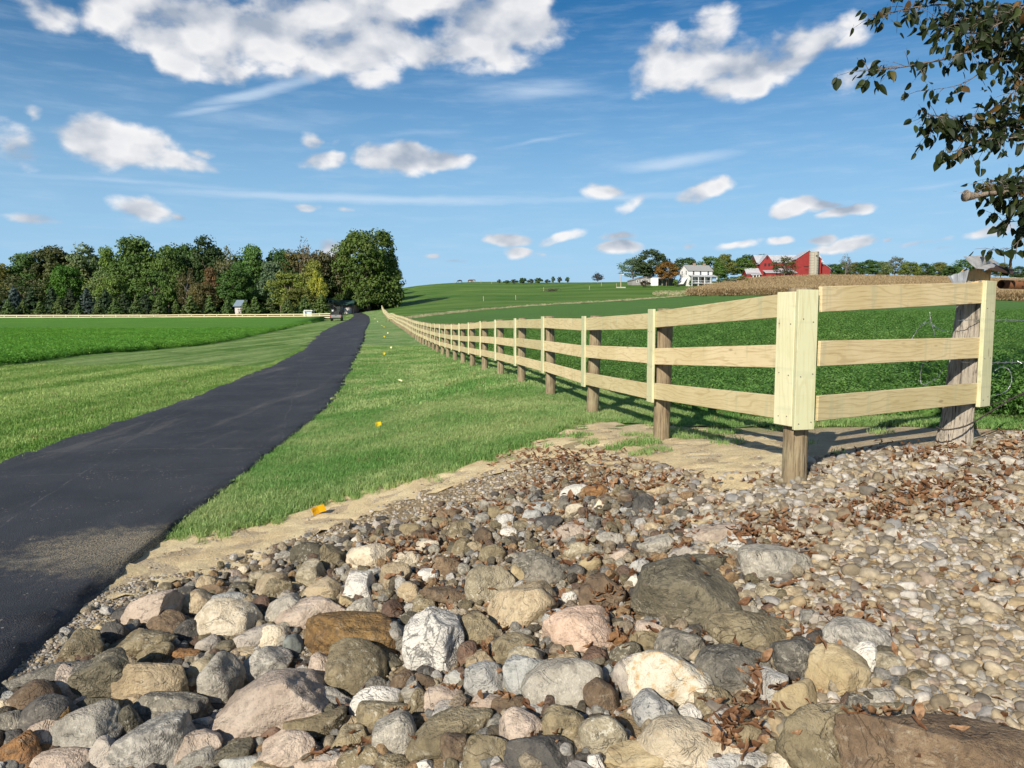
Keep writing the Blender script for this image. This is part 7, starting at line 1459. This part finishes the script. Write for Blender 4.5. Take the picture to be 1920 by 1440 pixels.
# ------------------------------------------------------------------ tree whose boughs hang in from the side
nt_root = empty('overhanging_tree', (5.75, 6.75, z1(5.75, 6.75)), 0, label='tree whose dark leafy boughs hang in beside the tin-capped post', cat='tree')
NL = nt_root.location.copy()
loc = lambda v: tuple(Vector(v) - NL)
z0 = z1(5.75, 6.75)
MB().tube([loc((5.75, 6.75, z0 - .3)), loc((5.73, 6.75, z0 + .2)), loc((5.65, 6.76, z0 + 1.5)), loc((5.7, 6.78, z0 + 3)), loc((5.4, 6.7, z0 + 5.6))], [.24, .19, .16, .13, .07], 14).build('trunk', M_bark, nt_root, True)
TW = [  # pixel paths with a distance, from the trunk side to the tip
 ([(2120, 60, 4.6), (1990, 62, 4.5), (1935, 62, 4.4), (1860, 78, 4.3), (1790, 97, 4.2), (1740, 112, 4.1), (1690, 122, 4.05), (1655, 128, 4.0), (1600, 133, 3.95)], .017, .10),
 ([(2130, 40, 4.6), (2000, 20, 4.7), (1920, 12, 4.7), (1850, 16, 4.6), (1760, 8, 4.5), (1700, 12, 4.4), (1668, 18, 4.35), (1618, 30, 4.3)], .016, .15),
 ([(2100, 110, 4.4), (1935, 92, 4.5), (1850, 102, 4.4), (1822, 128, 4.3), (1790, 152, 4.25), (1760, 163, 4.2), (1720, 169, 4.2)], .010, .05),
 ([(2110, 230, 4.5), (1935, 232, 4.6), (1860, 236, 4.5), (1800, 240, 4.4), (1760, 222, 4.35), (1720, 214, 4.3), (1708, 206, 4.3)], .013, .16),
 ([(2100, 190, 4.6), (1935, 200, 4.7), (1890, 212, 4.6), (1850, 214, 4.5), (1820, 218, 4.4), (1780, 218, 4.4), (1745, 232, 4.35), (1725, 252, 4.3)], .010, .17),
 ([(2100, 260, 4.5), (1935, 250, 4.4), (1880, 258, 4.4), (1830, 262, 4.35), (1790, 280, 4.3), (1765, 285, 4.3), (1750, 292, 4.3)], .010, .14),
 ([(2100, 320, 4.6), (1960, 318, 4.5), (1905, 330, 4.4), (1880, 345, 4.4), (1850, 338, 4.35), (1825, 345, 4.3)], .012, .17),
 ([(2100, 380, 4.4), (1960, 372, 4.3), (1915, 375, 4.3), (1895, 395, 4.25), (1885, 400, 4.25)], .010, .16),
 ([(2100, 420, 4.6), (1960, 405, 4.5), (1915, 412, 4.5), (1875, 415, 4.45), (1850, 405, 4.4)], .006, .07),
 ([(2100, 440, 4.5), (1960, 432, 4.4), (1910, 445, 4.35), (1885, 465, 4.3), (1850, 470, 4.3)], .006, .10),
 ([(2060, 10, 4.2), (1930, -10, 4.2), (1850, 40, 4.2), (1800, 62, 4.2), (1760, 58, 4.15), (1730, 48, 4.1)], .010, .14),
 ([(2060, 140, 4.3), (1940, 130, 4.3), (1900, 145, 4.3), (1880, 170, 4.25), (1872, 195, 4.25)], .009, .17),
 ([(2060, 350, 4.3), (2000, 345, 4.3), (1940, 338, 4.25), (1900, 346, 4.2), (1870, 350, 4.2), (1840, 346, 4.2)], .007, .34),
 ([(2060, 365, 4.3), (1990, 370, 4.3), (1935, 376, 4.25), (1905, 388, 4.2)], .007, .36),
 ([(2060, 60, 4.4), (1960, 75, 4.4), (1900, 95, 4.35), (1850, 72, 4.3), (1815, 85, 4.3), (1780, 60, 4.3)], .010, .20),
 ([(2060, 0, 4.6), (1960, 20, 4.5), (1900, 30, 4.5), (1840, 28, 4.45), (1780, 35, 4.4), (1735, 20, 4.4)], .010, .20),
 ([(2060, 110, 4.6), (1970, 120, 4.6), (1920, 118, 4.5), (1885, 130, 4.5)], .009, .22),
 ([(2060, 90, 4.9), (1950, 40, 4.9), (1900, 60, 4.8), (1860, 50, 4.8), (1810, 30, 4.7)], .010, .15)]
leaf_pos = []
for path, r0, den in TW:
    pv_ = [PX(x, y, Y + 1.85) for x, y, Y in path]; P3 = smooth3([Vector((5.68, 6.77, pv_[0].z - .12))] + pv_, 7); n = len(P3); bmb = MB().tube([loc(p) for p in P3], [r0 * (1 - .88 * i / (n - 1)) for i in range(n)], 7); root_br = bmb.build('branch', M_bark, nt_root, True)
    tw = MB(); acc = 0
    for i in range(4, n - 1):
        p, q = P3[i], P3[i + 1]; L = (q - p).length; acc += L * (den / .15) * 58
        while acc > 1:
            acc -= 1; t = random.random(); b0_ = p.lerp(q, t); d = Vector((random.gauss(-.3, .8), random.gauss(0, .8), random.gauss(-.1, .8))).normalized(); ln_ = random.uniform(.02, .19)
            e_ = b0_ + d * ln_ + Vector((0, 0, -.02)); tw.tube([loc(b0_), loc(b0_.lerp(e_, .5) + Vector((0, 0, .012))), loc(e_)], [.0026, .0020, .0012], 4)
            for _ in range(random.choice((1, 1, 2, 2))): leaf_pos.append((e_ + Vector((random.gauss(0, .018), random.gauss(0, .018), random.gauss(0, .018))), d, i / n))
    leaf_pos.append((P3[-1], (P3[-1] - P3[-2]).normalized(), 1.))
    if tw.v: tw.build('twig', M_bark, root_br, True, kind='stuff')
# broken dead limb with a frayed end
dp = smooth3([Vector((5.68, 6.77, zat(335, 6.35))), PX(2110, 340, 6.35), PX(1985, 352, 6.20), PX(1920, 356, 6.10), PX(1880, 361, 6.05), PX(1845, 362, 6.00), PX(1822, 366, 5.98), PX(1806, 368, 5.97), PX(1797, 367, 5.96)], 6); n = len(dp)
M_dead = post_mat('dead_wood', (.20, .155, .11), (.28, .22, .16), (.085, .062, .046))
lm = MB().tube([loc(p) for p in dp], [.034 - .017 * min(1, i / (n * .62)) + (.030 * max(0, (i / n - .72) / .28) if i / n < .985 else -.004) for i in range(n)], 12); dead = lm.build('dead_limb', M_dead, nt_root, True, label='broken dead limb with a swollen frayed end')
fr = MB()
for k in range(26):
    b0_ = dp[-2] + Vector((random.uniform(0, .12), random.gauss(0, .012), random.gauss(0, .014))); e_ = b0_ + Vector((-random.uniform(.01, .05), random.gauss(0, .02), random.gauss(.004, .018))); fr.tube([loc(b0_), loc(e_)], [.002, .0008], 4)
fr.tube([loc(dp[-3]), loc(PX(1795, 362, 5.95)), loc(PX(1774, 358, 5.95))], [.003, .002, .001], 4)
for k in range(8):
    b0_ = PX(random.uniform(1830, 1930), random.uniform(345, 365), 6.05); e_ = b0_ + Vector((random.uniform(-.14, .03), random.gauss(0, .05), random.uniform(-.02, .09))); fr.tube([loc(b0_), loc(b0_.lerp(e_, .5) + Vector((0, 0, .01))), loc(e_)], [.004, .003, .001], 5)
fr.build('frayed_splinters', M_barkp, dead, True, kind='stuff')
def heart_leaf(seed, broad):
    r = random.Random(seed); n = 8; V = []; cv = r.uniform(-.5, .9); fold = r.uniform(.1, .75); tw_ = r.uniform(-.5, .5)
    for i in range(n):
        t = i / (n - 1); w = broad * (math.sin(math.pi * t ** .72) ** .8) * (1 - .1 * t) if 0 < i < n - 1 else .004; z = -cv * t * t * .5
        for s in (-1, 0, 1):
            x = t - (.10 * abs(s) if i <= 1 else 0); y = s * w * math.cos(fold); zz = z + abs(s) * w * math.sin(fold); a = tw_ * t; V.append((x, y * math.cos(a) - zz * math.sin(a), y * math.sin(a) + zz * math.cos(a)))
    f = [[i * 3 + j, i * 3 + j + 1, i * 3 + j + 4, i * 3 + j + 3] for i in range(n - 1) for j in range(2)]; b = len(V)
    V += [(-.45, .012, 0), (-.45, -.012, 0), (.05, -.01, 0), (.05, .01, 0)]; f.append([b, b + 1, b + 2, b + 3]); return V, f
m, nt, b = newmat('bough_leaf'); r_ = info(nt); cr = nd(nt, 'ShaderNodeValToRGB', None, Fac=r_); cr.color_ramp.elements[0].color = (.017, .026, .008, 1); cr.color_ramp.elements[1].color = (.115, .070, .020, 1)  # leaf colours darkened to stand in for shade from the crown above
for p_, c_ in ((.50, (.020, .034, .011)), (.70, (.045, .066, .018)), (.84, (.080, .080, .024)), (.90, (.085, .052, .022))): e = cr.color_ramp.elements.new(p_); e.color = (*c_, 1)
n_ = noise(nt, objc(nt), 4, 3, .6); c = mixc(nt, sstep(nt, n_, .35, .7), cr.outputs[0], vmth(nt, 'MULTIPLY', cr.outputs[0], (1.3, 1.15, .9))); nt.links.new(c, b.inputs['Base Color']); b.inputs['Roughness'].default_value = .5; add_translucent(nt, b, vmth(nt, 'MULTIPLY', c, (1.2, 1.3, .5)), .22); M_bl = m
lv = []
for k in range(10):
    V, f = heart_leaf(k, .30 + .1 * (k % 3)); me = bpy.data.meshes.new('leaf'); me.from_pydata(V, [], f); me.materials.append(m); me.polygons.foreach_set('use_smooth', np.ones(len(f), bool)); lv.append(me)
def leaf_mat4(p, d, s):
    hang = Vector((d.x * .5 + random.gauss(0, .35), d.y * .5 + random.gauss(0, .35), -random.uniform(.2, 1.3))).normalized(); nn = Vector((random.gauss(0, .8), random.gauss(-.5, .8), random.gauss(.4, .6))); y = nn.cross(hang).normalized(); zc = hang.cross(y); M = Matrix((hang, y, zc)).transposed().to_4x4(); return Matrix.Translation(p - NL) @ M @ Matrix.Scale(s, 4)
random.Random(3).shuffle(leaf_pos); print('leaves', len(leaf_pos))
inview = lambda p: abs(p.x / p.y) < .68
vis = [l for l in leaf_pos if inview(l[0])]; rest = [l for l in leaf_pos if not inview(l[0])]
for p, d, t in vis[:300]:
    o = obj('leaf', random.choice(lv), nt_root); o.matrix_local = leaf_mat4(p, d, random.uniform(.050, .096) * (1.0 if t < .9 else .8))
fv, ff = [], []
for p, d, t in vis[300:] + rest + [(Vector((random.gauss(5.5, .8), random.gauss(6.8, .7), random.gauss(7.6, .6))), Vector((0, 0, -1)), 0.) for _ in range(500)]:
    src = random.choice(lv); M = leaf_mat4(p, d, random.uniform(.050, .096)); b0_ = len(fv); fv += [tuple(M @ v.co) for v in src.vertices]; ff += [[i + b0_ for i in q.vertices] for q in src.polygons]
me = bpy.data.meshes.new('foliage'); me.from_pydata(fv, [], ff); me.materials.append(M_bl); obj('foliage', me, nt_root, kind='stuff')
print('tris', sum(len(o.data.loop_triangles) or len(o.data.polygons) for o in S.objects if o.type == 'MESH'))
